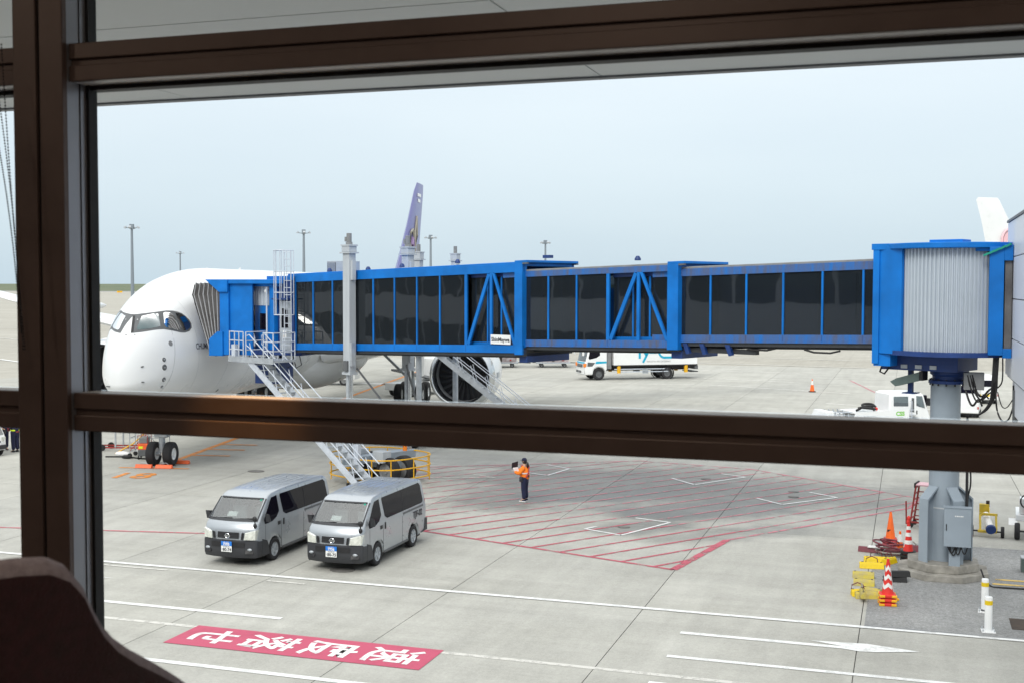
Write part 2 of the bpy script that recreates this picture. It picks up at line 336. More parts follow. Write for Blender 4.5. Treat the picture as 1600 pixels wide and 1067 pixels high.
    if joints:   # far field only: the slab joints as thin dark lines
        sx = N('ShaderNodeSeparateXYZ'); K(geo.outputs['Position'], sx.inputs[0])
        fx = math_('LESS_THAN', math_('PINGPONG', math_('ADD', sx.outputs[0], .95), 2.525), .03)
        fy = math_('LESS_THAN', math_('PINGPONG', math_('SUBTRACT', sx.outputs[1], 28.45), 5.05), .05)
        c = mixc('MULTIPLY', math_('MULTIPLY', math_('MAXIMUM', fx, fy), .25), c, (.3, .3, .3))
        # bands of older and newer concrete running along the apron
        c = mixc('MULTIPLY', .5, c, ramp(noise(.02, 3, .5, (.25, 2.2, 1)), .35, (.76, .745, .72), .65, (1.0, 1.0, 1.0)))
    K(c, b.inputs['Base Color'])
    b.inputs['Roughness'].default_value = .82; b.inputs['Specular IOR Level'].default_value = .35
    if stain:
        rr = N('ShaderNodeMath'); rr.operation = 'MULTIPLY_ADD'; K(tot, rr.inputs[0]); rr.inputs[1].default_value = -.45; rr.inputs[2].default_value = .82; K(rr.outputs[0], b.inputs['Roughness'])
    bp = N('ShaderNodeBump'); bp.inputs['Strength'].default_value = .25; bp.inputs['Distance'].default_value = .006; K(noise(30, 3, .6), bp.inputs['Height']); K(bp.outputs[0], b.inputs['Normal'])
    return m
def paint_mat(name, col, wear=.25, sc=2.5, fine=14, amount=.5):
    # road paint that is worn through in places
    m = bpy.data.materials.new(name); m.use_nodes = True; t = m.node_tree; b = t.nodes['Principled BSDF']; N = t.nodes.new; K = t.links.new
    b.inputs['Base Color'].default_value = (*col, 1); b.inputs['Roughness'].default_value = .6
    geo = N('ShaderNodeNewGeometry'); n = N('ShaderNodeTexNoise'); n.inputs['Scale'].default_value = sc; n.inputs['Detail'].default_value = 8; n.inputs['Roughness'].default_value = .75
    K(geo.outputs['Position'], n.inputs['Vector'])
    r = N('ShaderNodeMapRange'); r.inputs['From Min'].default_value = .62-wear; r.inputs['From Max'].default_value = .50; r.inputs['To Min'].default_value = 1-amount; K(n.outputs['Fac'], r.inputs['Value'])
    K(r.outputs[0], b.inputs['Alpha'])
    return m
M['concrete'] = ground_mat('apron_concrete', None, (0.350, 0.346, 0.314), (0.428, 0.424, 0.390), stain=True)
M['concrete_far'] = ground_mat('apron_concrete_far', None, (0.36, 0.345, 0.30), (0.42, 0.405, 0.36), joints=True)
M['asphalt'] = ground_mat('worn_asphalt', None, (0.19, 0.195, 0.197), (0.32, 0.322, 0.318), agg=.4)
M['joint'] = mat('joint_filler', (0.05, 0.048, 0.044), .9, var=.3)
M['grass'] = mat('mown_grass', (0.085, 0.115, 0.06), .95, scale=.02, dirt=(0.13, 0.145, 0.085))
M['sea'] = mat('sea', (0.20, 0.28, 0.32), .25)
M['p_white'] = paint_mat('white_road_paint', (.74, .75, .74), .2, amount=.25)
M['p_faint'] = paint_mat('faded_white_paint', (.58, .57, .53), .18, amount=.35)
M['p_red'] = paint_mat('red_road_paint', (.47, .085, .12), .22, amount=.75)
M['p_pink'] = paint_mat('faded_pink_paint', (.52, .17, .21), .16, amount=.85)
M['p_rect'] = paint_mat('crimson_road_panel', (.46, .065, .125), .3, sc=.7, amount=.18)
M['p_orange'] = paint_mat('orange_guide_paint', (.72, .25, .03), .24, amount=.4)
M['p_yellow'] = paint_mat('yellow_road_paint', (.62, .42, .10), .22, amount=.6)

# ------------------------------------------------------------------ setting: apron, slabs, grass bank, sea
apron = MB().add([(-3000,-20,-.03),(3000,-20,-.03),(3000,1260,-.03),(-3000,1260,-.03)], [(0,1,2,3)]).build('apron', M['concrete_far']); struct(apron, 'wide pale concrete airport apron')
GX0, GY0, DX, DY = -0.95, 28.45, 5.05, 10.1
NX0, NX1, NY0, NY1 = -14, 8, -2, 9
MB().add([(GX0+NX0*DX,GY0+NY0*DY,-.018),(GX0+NX1*DX,GY0+NY0*DY,-.018),(GX0+NX1*DX,GY0+NY1*DY,-.018),(GX0+NX0*DX,GY0+NY1*DY,-.018)], [(0,1,2,3)]).build('joint_filler', M['joint'], apron)
g = .010
slab_mesh = MB().box(g, DX-g, g, DY-g, -.03, 0).mesh('slab'); slab_mesh.materials.append(M['concrete'])
for i in range(NX0, NX1):
    for j in range(NY0, NY1):
        o = bpy.data.objects.new('slab', slab_mesh); COL.objects.link(o); o.parent = apron; o.location = (GX0+i*DX, GY0+j*DY, 0)
MB().add([(-.86,28.60,.006),(34,28.60,.006),(34,38.4,.006),(-.86,38.4,.006)], [(0,1,2,3)]).build('asphalt_patch', M['asphalt'], apron)
MB().box(-.86, 34, 28.52, 28.6, -.01, .018).build('kerb_edge', M['mid_grey'], apron)
bank = MB()
for x0, x1 in ((-3000, 3000),):
    rows = [[Vector((x, y, z)) for x in range(-3000, 3001, 200)] for y, z in ((1255, -.02), (1330, .4), (1420, 5.0), (1520, 9.0), (1700, 8.2), (2400, 6))]
    bank.loft(rows, ring=False)
struct(bank.build('grass_bank', M['grass'], smooth=60), 'low green grass bank along the far edge of the airfield')
struct(MB().add([(-9000,2300,-.6),(9000,2300,-.6),(9000,14000,-.6),(-9000,14000,-.6)], [(0,1,2,3)]).build('sea', M['sea']), 'grey sea beyond the airfield')
MB().add([(-2500,1130,-.012),(2500,1130,-.012),(2500,1250,-.012),(-2500,1250,-.012)], [(0,1,2,3)]).build('far_taxiway', M['asphalt'], apron)

# ------------------------------------------------------------------ painted markings (parts of the apron)
def paint(pts, m, name='painted_line', z=.011): return MB().add([(p[0], p[1], z) for p in pts], [tuple(range(len(pts)))]).build(name, M[m], apron)
def line(a, b, w, m, z=.011, name='painted_line'):
    a, b = Vector(a[:2]), Vector(b[:2]); d = (b-a).normalized(); n = Vector((-d.y, d.x))*w/2
    return paint([a-n, b-n, b+n, a+n], m, name, z)
line((-60, 28.45), (34, 28.45), .17, 'p_white', .0165)
line((-60, 24.84), (-13.86, 24.84), .18, 'p_white')
line((-60, 21.2), (-6, 21.2), .18, 'p_white')
line((-60, 23.62), (34, 23.62), .16, 'p_faint', .0055)
line((-16, 27.95), (-14.9, 27.95), .10, 'p_faint'); line((-24, 28.1), (-19.2, 28.12), .10, 'p_faint')
line((-4.74, 24.89), (9, 24.89), .16, 'p_white'); line((-4.76, 23.08), (-3.6, 23.06), .16, 'p_white')
paint([(-4.78, 26.60), (-1.25, 26.60), (-.88, 26.50), (-.55, 26.56), (.34, 26.88), (-.1, 26.98), (-.76, 27.12), (-1.95, 27.0), (-1.25, 26.78), (-4.78, 26.78)], 'p_white', 'painted_arrow')
paint([(-22.5, 26.6), (-20.7, 26.78), (-20.0, 26.9), (-22.5, 26.95)], 'p_white', 'painted_arrow')
paint([(-15.37, 22.33), (-9.34, 22.35), (-9.34, 23.75), (-15.37, 23.73)], 'p_rect', 'painted_panel')
for ch, x in (('速', -10.30), ('度', -11.76), ('落', -13.22), ('せ', -14.62)):
    text(ch, 1.0, M['p_white'], apron, frame((x, 23.04, .016), (0, -1, 0), (1, 0, 0)) @ Matrix.Diagonal((1.0, 1.32, 1, 1)), 'painted_character', bold=.018)
# hatched keep-clear zone under the bridge
HP = [Vector(p) for p in ((-6.05, 32.62), (-5.2, 37.0), (.1, 44.4), (.5, 46.6), (-6.3, 51.8), (-11.3, 52.7), (-19.9, 47.7), (-16.4, 35.85))]
def clip(a, d):   # the part of the line a+t*d inside the (convex enough) hatch polygon
    ts = []
    for p, q in zip(HP, HP[1:]+HP[:1]):
        e = q-p; den = d.x*e.y-d.y*e.x
        if abs(den) < 1e-6: continue
        w = p-a; t = (w.x*e.y-w.y*e.x)/den; s = (w.x*d.y-w.y*d.x)/den
        if 0 <= s < 1: ts.append(t)
    return sorted(ts)
hd = Vector((math.cos(R(54)), math.sin(R(54)))); hn = Vector((-hd.y, hd.x))
k0 = (Vector((-6.683, 32.767))).dot(hn)
for k in range(-9, 24):
    a = hn*(k0 + k*.985); ts = clip(a, hd)
    for t0, t1 in zip(ts[::2], ts[1::2]):
        P0, P1 = a+hd*t0, a+hd*t1; yc = 38.55
        if P0.y < yc < P1.y:
            mid = P0+hd*((yc-P0.y)/hd.y); line(P0, mid, .11, 'p_red'); line(mid, P1, .09, 'p_pink')
        else: line(P0, P1, .11 if P1.y < yc else .09, 'p_red' if P1.y < yc else 'p_pink')
for p, q in zip(HP, HP[1:]+HP[:1]):
    line(p, q, .24 if (p-HP[0]).length < .1 else .13, 'p_red' if p.y < 36 and q.y < 40 else 'p_pink', .0105)
pass
line((-40, 29.1), (-16.3, 33.6), .12, 'p_red')
for pts in (((914,826),(970,836),(1047,816),(993,809)), ((1050,747),(1085,757),(1165,745),(1127,740)), ((1182,778),(1222,788),(1308,777),(1265,769)),
            ((668,746),(775,746),(740,741)), ((800,735),(855,742.5),(890,732),(855,726))):
    w = [G(*p) for p in pts]
    if len(pts) == 4:
        a, b_, c_, d_ = w
        for p, q in ((a, b_), (b_, c_), (c_, d_)): 
            line(p, q, .10, 'p_white', .0145)
        if pts[0][0] == 914: line(a, a+(d_-a)*.22, .10, 'p_white', .0145)
    else:
        line(w[0], w[1], .08, 'p_faint', .0145); line(w[1], w[2], .08, 'p_faint', .0145)
# stand number, stop bar and guide line for the aircraft
AXB = Vector((-math.sin(R(11.7)), math.cos(R(11.7)))); AXP = Vector((AXB.y, -AXB.x)); NLG = Vector((-30.62, 44.58))
line(NLG+AXB*1.2, NLG+AXB*62, .30, 'p_orange')
for d in (3.2, 5.2, 7.0): line(NLG+AXB*d+AXP*.0, NLG+AXB*d+AXP*1.9, .22, 'p_orange', .013)
line(NLG-AXB*.75-AXP*1.6, NLG-AXB*.75+AXP*1.5, .20, 'p_orange')
text('18', 1.9, M['p_orange'], apron, frame((-30.15, 41.75, .013), (AXP.x, AXP.y, 0), (AXB.x, AXB.y, 0)), 'painted_number', bold=.03)
w = G(605, 599); paint([w+Vector((-2.4,-.5,0)), w+Vector((0,-.9,0)), w+Vector((2.6,.3,0)), w+Vector((.4,1.2,0)), w+Vector((0,.4,0))], 'p_white', 'painted_arrow')
for u0, v0, u1, v1 in ((920,598,1085,601), (1085,578,1250,583), (1070,566,1390,576), (1060,589,1240,597), (1110,601,1330,615), (1290,630,1455,640), (1090,556,1330,563)):
    line(G(u0, v0), G(u1, v1), .35, 'p_faint')
line(G(1328,594), G(1378,618), .16, 'p_pink')
for u0, v0, u1, v1 in ((0,561,36,566), (0,528,40,532), (0,512,60,513), (155,466,200,466)): line(G(u0, v0), G(u1, v1), .5, 'p_white' if v0 > 540 else 'p_faint')
line((2.3, 34.25), (14, 34.25), .16, 'p_yellow', .0145); line((2.2, 33.72), (14, 33.72), .16, 'p_yellow', .0145)
# hydrant and drain covers
for u, v, sx, sy in ((535, 890, .36, .3), (378, 879, .22, .2), (400, 736, .36, .3), (1240, 776, .2, .2), (1103, 748, .2, .2), (975, 823, .2, .18), (1240, 768, .2, .16)):
    p = G(u, v); MB().lathe([(.0, 0), (1, 0), (1, .012), (0, .012)], 20, Matrix.Translation((p.x, p.y, .006)) @ Matrix.Diagonal((sx, sy, 1, 1))).build('cover_plate', M['lid'], apron)
MB().box(2.35, 4.6, 29.35, 30.3, .004, .02).build('rusty_cover', M['pit'], apron, bevel=.01)
# ------------------------------------------------------------------ boarding bridge
BR_AZ = R(66.5)
bridge = thing('boarding_bridge', 'bright blue glazed passenger boarding bridge joined to the white airliner', 'boarding bridge', (1.07, 34.6, 0), math.atan2(math.cos(BR_AZ), -math.sin(BR_AZ)))
# local x runs from the rotunda to the aircraft, local +y faces the terminal, z up
def shear(k): return lambda p: (p[0], p[1], p[2]-k*p[0])
def section(name, x0, x1, w, k, rb, rt, tb, tt, mull, truss, portal, hood, blue_rail):
    """One telescoping tunnel: rails, posts, glass panes, roof, floor; truss bay at the x0 end."""
    sh = shear(k)
    fl = MB().box(x0, x1, -w+.03, w-.03, rb-.13, rb+.16).xf(sh).build(name, M['underbody'], bridge)
    MB().box(x0, x1, -w+.02, w-.02, tt-.04, tt+.06).xf(sh).build('roof', M['mid_grey'] if blue_rail == 'blue_faded' else M['blue'], fl, bevel=.02)
    for y in (-.7, 0, .7): MB().box(x0+.1, x1-.1, y-.06, y+.06, rb-.21, rb-.13).xf(sh).build('underfloor_beam', M['underbody'] if y else M['black'], fl)
    for sgn in (1, -1):
        yo, yi = sgn*w, sgn*(w-.07)
        MB().box(x0, x1, min(yo, yi), max(yo, yi), rb, rt).xf(sh).build('lower_rail', M[blue_rail], fl, bevel=.008)
        MB().box(x0, x1, min(yo, yi), max(yo, yi), tb, tt).xf(sh).build('upper_rail', M[blue_rail], fl, bevel=.008)
        MB().box(x0, x1, min(yo*1.0, yo+sgn*.02), max(yo, yo+sgn*.02), rb-.02, rb+.02).xf(sh).build('rail_lip', M[blue_rail], fl)
        xs = sorted(mull)
        for i, x in enumerate(xs):
            hw = .06 if (i == 0 and truss) else .028
            MB().box(x-.006, x+.006, min(yo, yo+sgn*.003), max(yo, yo+sgn*.003), rb, rt).xf(sh).build('rail_seam', M['navy'], fl)
            MB().box(x-hw, x+hw, min(yo, yi)+.004, max(yo, yi)-.004, rt-.01, tb+.01).xf(sh).build('mullion', M['blue'], fl)
        edges = xs+[x1] if xs[-1] < x1-.05 else xs
        if not truss and xs[0] > x0+.1: edges = [x0]+edges
        for a, b in zip(edges, edges[1:]):
            yg = sgn*(w-.045)
            MB().box(a+.02, b-.02, yg-.006, yg+.006, rt-.02, tb+.02).xf(sh).build('window_pane', M['glass_bridge'], fl)
        if truss:
            a, b = truss; xm = (a+b)/2; yt = sgn*(w-.035)
            for p, q, wd in (((a+.03, rt), (xm-.10, tb), .10), ((xm, rt), (xm, tb), .11), ((xm+.10, tb), (b-.05, rt), .13)):
                MB().bar((p[0], yt, p[1]-.02), (q[0], yt, q[1]+.02), wd, .07, (0, 1, 0)).xf(sh).build('diagonal_brace' if p[0] != q[0] else 'truss_post', M['blue'], fl)
            yg = sgn*(w-.26)
            for c0, c1 in ((a+.02, xm-.3), (xm-.28, xm+.35), (xm+.37, b)):
                MB().box(c0, c1, yg-.006, yg+.006, rt-.1, tb+.1).xf(sh).build('window_pane', M['glass_bridge'], fl)
            for xx in (xm-.29, xm+.36): MB().box(xx-.03, xx+.03, yg-.03, yg+.03, rt-.1, tb+.1).xf(sh).build('mullion', M['blue'], fl)
            MB().box(a, b, yg-.02, yg+.05, rt-.05, rt+.1).xf(sh).build('inner_rail', M['blue'], fl)
            MB().box(a, b, yg-.02, yg+.05, tb-.12, tb+.02).xf(sh).build('inner_rail', M['navy'], fl)
    if portal:
        p0, p1 = portal
        for sgn in (1, -1):
            MB().box(p0, p1, min(sgn*(w+.06), sgn*(w-.2)), max(sgn*(w+.06), sgn*(w-.2)), rb-.08, tt+.02).xf(sh).build('portal_post', M['blue'], fl, bevel=.012)
        MB().box(p0, p1, -w+.2, w-.2, tt-.1, tt+.02).xf(sh).build('portal_head', M['blue'], fl, bevel=.01)
        MB().box(p0, p1, -w+.2, w-.2, rb-.35, rb-.02).xf(sh).build('portal_sill', M['navy'], fl, bevel=.01)
    if hood:
        MB().box(hood, portal[1], -w-.05, w+.05, tt+.02, tt+.10).xf(sh).build('roof_hood', M['blue'], fl, bevel=.01)
        for sgn in (1, -1): MB().box(hood, p0, min(sgn*(w+.05), sgn*(w-.05)), max(sgn*(w+.05), sgn*(w-.05)), tt-.03, tt+.02).xf(sh).build('hood_edge', M['dark_grey'], fl)
    return fl
secA = section('tunnel_section', 1.62, 9.0, 1.10, .027, 6.30, 6.515, 8.30, 8.53, [2.0, 3.22, 4.45, 5.66, 6.89, 8.1], None, None, None, 'blue_faded')
secB = section('tunnel_section', 7.95, 15.2, 1.22, .027, 6.135, 6.345, 8.47, 8.665, [10.66, 11.95, 13.16, 14.4], (8.33, 10.6), (7.93, 8.33), 7.72, 'blue_faded')
secC = section('tunnel_section', 14.15, 27.0, 1.35, .028, 5.93, 6.175, 8.655, 8.95, [16.86, 18.17, 19.37, 20.58, 21.77, 22.97, 24.17, 25.37, 26.5], (14.5, 16.8), (14.15, 14.5), 13.95, 'blue')
for x, z in ((9.5, 8.62), (17.4, 8.62), (20.3, 8.5), (22.2, 8.4), (24.5, 8.36)):
    MB().lathe([(.0, 0), (.10, 0), (.10, .06), (.05, .14), (0, .15)], 12, Matrix.Translation((x, 1.2, z-.03))).build('roof_lamp', M['navy'], bridge, smooth=40)
MB().box(13.2, 13.5, .9, 1.1, 8.72, 8.82).build('roof_box', M['navy'], bridge)
for x in (6.2, 7.1, 7.7): MB().hull([(x, 1.0, 6.05), (x+.16, 1.0, 6.05), (x-.10, 1.0, 5.75), (x+.02, 1.0, 5.72), (x, 1.12, 6.05), (x+.16, 1.12, 6.05), (x-.10, 1.12, 5.75), (x+.02, 1.12, 5.72)]).build('cable_hanger', M['navy'], bridge)
MB().box(5.4, 8.1, .75, .95, 5.78, 5.92).build('cable_tray', M['underbody'], bridge)
for x in (3.2, 5.2): MB().tube([(x-.5, 1.0, 6.0), (x-.2, 1.0, 5.93), (x+.3, 1.0, 5.93), (x+.6, 1.0, 6.0)], .03).build('slack_cable', M['cable'], bridge)
# maker's plate
pl = MB().box(14.70, 15.62, 1.36, 1.385, 5.78, 6.10).build('name_plate', M['white'], bridge)
text('ShinMaywa', .19, M['ink'], pl, frame((15.16, 1.39, 5.93), (-1, 0, 0), (0, 0, 1)), bold=.006)

# ---- rotunda at the terminal end
rot = MB().cyl((0, 0, 5.98), (0, 0, 6.10), 1.75, n=40).build('rotunda', M['navy'], bridge, smooth=40)
MB().cyl((0, 0, 8.78), (0, 0, 8.93), 1.80, n=48).build('rotunda_roof', M['blue'], rot, smooth=40, bevel=.02)
MB().box(-.4, .5, -.3, .3, 8.93, 9.05).build('roof_hatch', M['blue'], rot, bevel=.01)
# corrugated slat curtains round the drum
for a0, a1 in ((20, 150), (200, 340)):
    ring0, ring1 = [], []; n = 130
    for i in range(n+1):
        a = R(a0+(a1-a0)*i/n); rr = 1.54 + (.03 if (i % 4) < 2 else -.03)
        ring0.append(Vector((rr*math.cos(a), rr*math.sin(a), 6.10))); ring1.append(Vector((rr*math.cos(a), rr*math.sin(a), 8.80)))
    MB().loft([ring0, ring1], ring=False).build('slat_curtain', M['curtain'], rot)
# blue jambs: tunnel side and terminal side
MB().add([(.72, 1.52, 6.0), (1.50, 1.30, 6.0), (1.50, 1.30, 8.85), (.72, 1.52, 8.85), (.70, 1.40, 6.0), (1.50, .9, 6.0), (1.50, .9, 8.85), (.70, 1.40, 8.85)],
         [(0,1,2,3),(4,7,6,5),(0,3,7,4),(1,5,6,2),(3,2,6,7),(0,4,5,1)]).build('jamb', M['blue'], rot, bevel=.01)
MB().box(1.42, 1.60, 1.10, 1.36, 5.72, 8.88).build('jamb', M['blue'], rot, bevel=.01)
MB().box(1.02, 1.55, -1.3, -.9, 5.7, 8.85).build('jamb', M['blue'], rot, bevel=.01)
MB().box(.9, 1.64, -1.25, 1.38, 8.77, 8.935).build('jamb_head', M['blue'], rot, bevel=.01)
MB().box(1.0, 1.75, -1.0, 1.0, 6.0, 6.25).build('threshold', M['underbody'], rot)
for sgn in (1, -1): MB().box(1.60, 1.72, min(sgn*1.05, sgn*1.1), max(sgn*1.05, sgn*1.1), 6.3, 8.45).build('seal', M['black'], rot)
inv = bridge.rotation_euler.to_matrix().inverted()
def loc(wx, wy, z): v = inv @ Vector((wx-1.07, wy-34.6, 0)); return Vector((v.x, v.y, z))
# link corridor to the fixed building (world axes)
def wbox(x0, x1, y0, y1, z0, z1): return MB().box(x0, x1, y0, y1, z0, z1).xf(lambda p: loc(p[0], p[1], p[2]))
wbox(1.93, 2.28, 33.0, 33.25, 6.05, 8.80).build('link_jamb', M['blue'], rot, bevel=.01)
wbox(2.28, 2.49, 33.0, 36.1, 8.45, 8.86).build('link_head', M['blue'], rot, bevel=.01)
wbox(2.28, 2.49, 33.0, 36.1, 5.98, 6.22).build('link_sill', M['blue'], rot, bevel=.01)
wbox(2.31, 2.48, 33.1, 36.0, 6.22, 8.45).build('link_bellows', M['bellows'], rot)
wbox(1.93, 2.28, 35.9, 36.15, 6.05, 8.80).build('link_jamb', M['blue'], rot, bevel=.01)
wbox(1.6, 2.49, 33.1, 36.0, 8.7, 8.77).build('link_roof', M['blue'], rot)
tp = MB(); 
for q in range(5):
    a, b = loc(1.78+q*.13, 32.96, 8.58+q*.055), loc(1.91+q*.13, 32.95, 8.64+q*.06); tp.bar(a, b, .10, .05)
tp.build('green_sheeting', M['green_tape'], rot)
# base frame, turntable and column
MB().box(-.55, 1.55, -.55, .85, 5.55, 5.98).build('base_frame', M['navy'], rot, bevel=.015)
MB().box(1.10, 1.58, .6, 1.3, 5.66, 5.99).build('base_frame', M['blue'], rot, bevel=.01)
for x in (.1, .5, .9): MB().box(x-.09, x+.09, .85, .88, 5.60, 5.70).build('access_cover', M['steel'], rot)
colm = MB().lathe([(.50, 5.55), (.50, 5.45), (.44, 5.40), (.44, 5.30), (.54, 5.28), (.54, 5.20), (.43, 5.19)], 28).build('turntable', M['navy'], rot, smooth=40)
for k in range(14):
    a = 2*math.pi*k/14; MB().cyl((.49*math.cos(a), .49*math.sin(a), 5.14), (.49*math.cos(a), .49*math.sin(a), 5.32), .025, n=6).build('bolt', M['black'], colm)
dcol = inv @ Vector((-.09, 0, 0))
pcol = MB().lathe([(.39, 5.2), (.39, 5.19), (.39, .42), (.39, .40)], 36).build('support_column', M['grey_paint'], bridge, smooth=40, loc=dcol)
MB().lathe([(.394, 1.86), (.396, 1.85), (.396, 1.83), (.394, 1.82)], 36, cap=False).build('weld_band', M['col_grey'], pcol)
for k, ang in enumerate((R(-156.5-60), R(-156.5-135), R(-156.5+8), R(-156.5+118))):
    ca, sa = math.cos(ang), math.sin(ang)
    prof = [(.37, .40), (.72, .40), (.72, 2.08), (.37, 2.38)]
    st = MB().prism(prof, 'y', -.015, .015); fl_ = MB().prism([(.71, .40), (.74, .40), (.74, 2.10), (.385, 2.42), (.36, 2.39), (.71, 2.06)], 'y', -.155, .155)
    rotf = lambda p: (p[0]*ca-p[1]*sa, p[0]*sa+p[1]*ca, p[2])
    g_ = st.xf(rotf).build('gusset', M['grey_paint'], pcol); fl_.xf(rotf).build('gusset_flange', M['grey_paint'], g_)
def octo(r, z0, z1, name, m):
    pts = [(r*math.cos(R(22.5+45*k)-BR_AZ), r*math.sin(R(22.5+45*k)-BR_AZ)) for k in range(8)]
    return MB().prism(pts, 'z', z0, z1).build(name, m, bridge, bevel=.02, loc=dcol)
octo(.98, .18, .40, 'footing', M['cast_concrete']); octo(1.24, .0, .18, 'footing', M['cast_concrete'])
# control cabinet fixed to the column, facing the terminal
def wq(x, y, z): return loc(x, y, z)
cab_ = wbox(1.07-.10, 1.07+.58, 34.6-1.04, 34.6-.80, .95, 1.98).build('control_cabinet', M['grey_paint'], bridge, bevel=.012)
wbox(1.07-.11, 1.07+.59, 34.6-1.06, 34.6-.79, 1.98, 2.0).build('cabinet_top', M['grey_paint'], cab_)
wbox(1.07-.05, 1.07-.03, 34.6-1.06, 34.6-1.04, 1.38, 1.55).build('cabinet_handle', M['black'], cab_)
for k in range(5): wbox(1.07+.17+.045*k, 1.07+.17+.045*k+(.034 if k % 2 else .026), 34.6-1.046, 34.6-1.043, 1.755, 1.785).build('lettering', M['paper'], cab_)
wbox(1.07+.04, 1.07+.32, 34.6-.86, 34.6-.5, .40, .95).build('cable_duct', M['grey_paint'], cab_)
for x0, x1, dz in ((.0, .20, .18), (.18, .34, .22), (.34, .5, .2), (.05, .25, .25)):
    MB().tube([loc(1.07+x0+(x1-x0)*t, 34.6-.92, .95-dz*math.sin(math.pi*t)) for t in [i/8 for i in range(9)]], .018).build('cable', M['cable'], cab_)
# cable bundle down the column and hanging loops by the link
def wtube(pts, r, name='hanging_cable'):
    P = [Vector(p) for p in pts]; out = []
    for i in range(len(P)-1):
        p0, p1, p2, p3 = P[max(i-1, 0)], P[i], P[i+1], P[min(i+2, len(P)-1)]
        for k in range(6):
            t = k/6; out.append(.5*((2*p1)+(p2-p0)*t+(2*p0-5*p1+4*p2-p3)*t*t+(3*p1-p0-3*p2+p3)*t**3))
    out.append(P[-1]); return MB().tube([loc(p.x, p.y, p.z) for p in out], r).build(name, M['cable'], bridge, smooth=60)
wtube([(1.56, 34.3, 4.05), (1.55, 34.25, 3.2), (1.56, 34.25, 2.2), (1.54, 34.2, 1.2)], .03); wtube([(1.60, 34.3, 3.4), (1.64, 34.2, 2.6), (1.58, 34.2, 2.2), (1.57, 34.2, 1.9)], .022)
MB().box(.55, 1.05, .30, .62, 5.10, 5.55).xf(lambda p: loc(1.07+p[0]-.22, 34.6-p[1]-.3, p[2])).build('junction_box', M['mid_grey'], bridge, bevel=.01)
hub = (2.13, 33.4, 5.0)
for k, (a, c, low) in enumerate((((1.55, 33.7, 5.5), (2.1, 33.4, 5.1), 4.86), ((1.60, 33.7, 5.5), (2.1, 33.4, 5.2), 4.95), ((1.48, 33.7, 5.5), (2.0, 33.4, 4.9), 4.80), ((1.4, 33.8, 5.3), (1.85, 33.6, 4.7), 4.70))):
    wtube([a, (a[0]+.12, 33.65, a[2]-.45), ((a[0]+c[0])/2, 33.55, low), (c[0]-.1, 33.4, low+.18), c], .022 + .006*(k % 2))
for k in range(5):
    x = 2.08+.025*k; wtube([(x+.02, 33.3, 5.98), (x+.0, 33.3, 5.5), (x-.02, 33.35, 5.05), (2.0, 33.45, 4.75-.02*k), (1.82, 33.55, 4.5), (1.62, 33.75, 4.40), (1.50, 33.95, 4.38)], .026)
wtube([(2.18, 33.3, 5.9), (2.16, 33.3, 5.1), (2.20, 33.3, 4.62), (2.32, 33.2, 4.36), (2.46, 33.1, 4.42), (2.56, 33.1, 4.72)], .022)
wtube([(2.20, 33.3, 5.1), (2.30, 33.2, 4.75), (2.42, 33.15, 4.72), (2.56, 33.1, 4.95)], .014); wtube([(2.30, 33.2, 5.98), (2.30, 33.2, 5.4), (2.2, 33.3, 5.2)], .018)
wtube([(2.58, 33.0, 5.3), (2.58, 33.0, 4.7)], .05); wtube([(1.50, 33.95, 4.40), (1.52, 34.0, 4.2), (1.53, 34.0, 2.5), (1.53, 34.0, 1.0)], .03)
wtube([(1.9, 33.6, .4), (2.1, 33.4, .05), (2.6, 33.3, .03), (5, 33.5, .03), (12, 33.6, .03)], .022, 'ground_cable')
MB().tube([(1.55, .8, 5.66), (1.57, .9, 5.48), (1.42, .95, 5.43), (1.28, .9, 5.64)], .025).build('hanging_cable', M['cable'], bridge)
# apron flood lamp on a post under the rotunda
fp = MB().box(.80, .92, .45, .57, 4.92, 5.56).build('lamp_post', M['navy'], bridge); MB().box(.68, 1.04, .33, .69, 4.90, 4.93).build('lamp_bracket', M['navy'], fp)
MB().add([(.45, .55, 5.30), (1.15, .55, 5.10), (1.3, .55, 5.22), (1.12, .55, 5.32), (.48, .55, 5.52), (.45, .85, 5.30), (1.15, .85, 5.10), (1.3, .85, 5.22), (1.12, .85, 5.32), (.48, .85, 5.52)],
         [(0,1,2,3,4),(9,8,7,6,5),(0,5,6,1),(1,6,7,2),(2,7,8,3),(3,8,9,4),(4,9,5,0)]).build('flood_lamp', M['green_box'], fp)
MB().box(.38, .48, .53, .87, 5.29, 5.54).build('lamp_back', M['black'], fp)

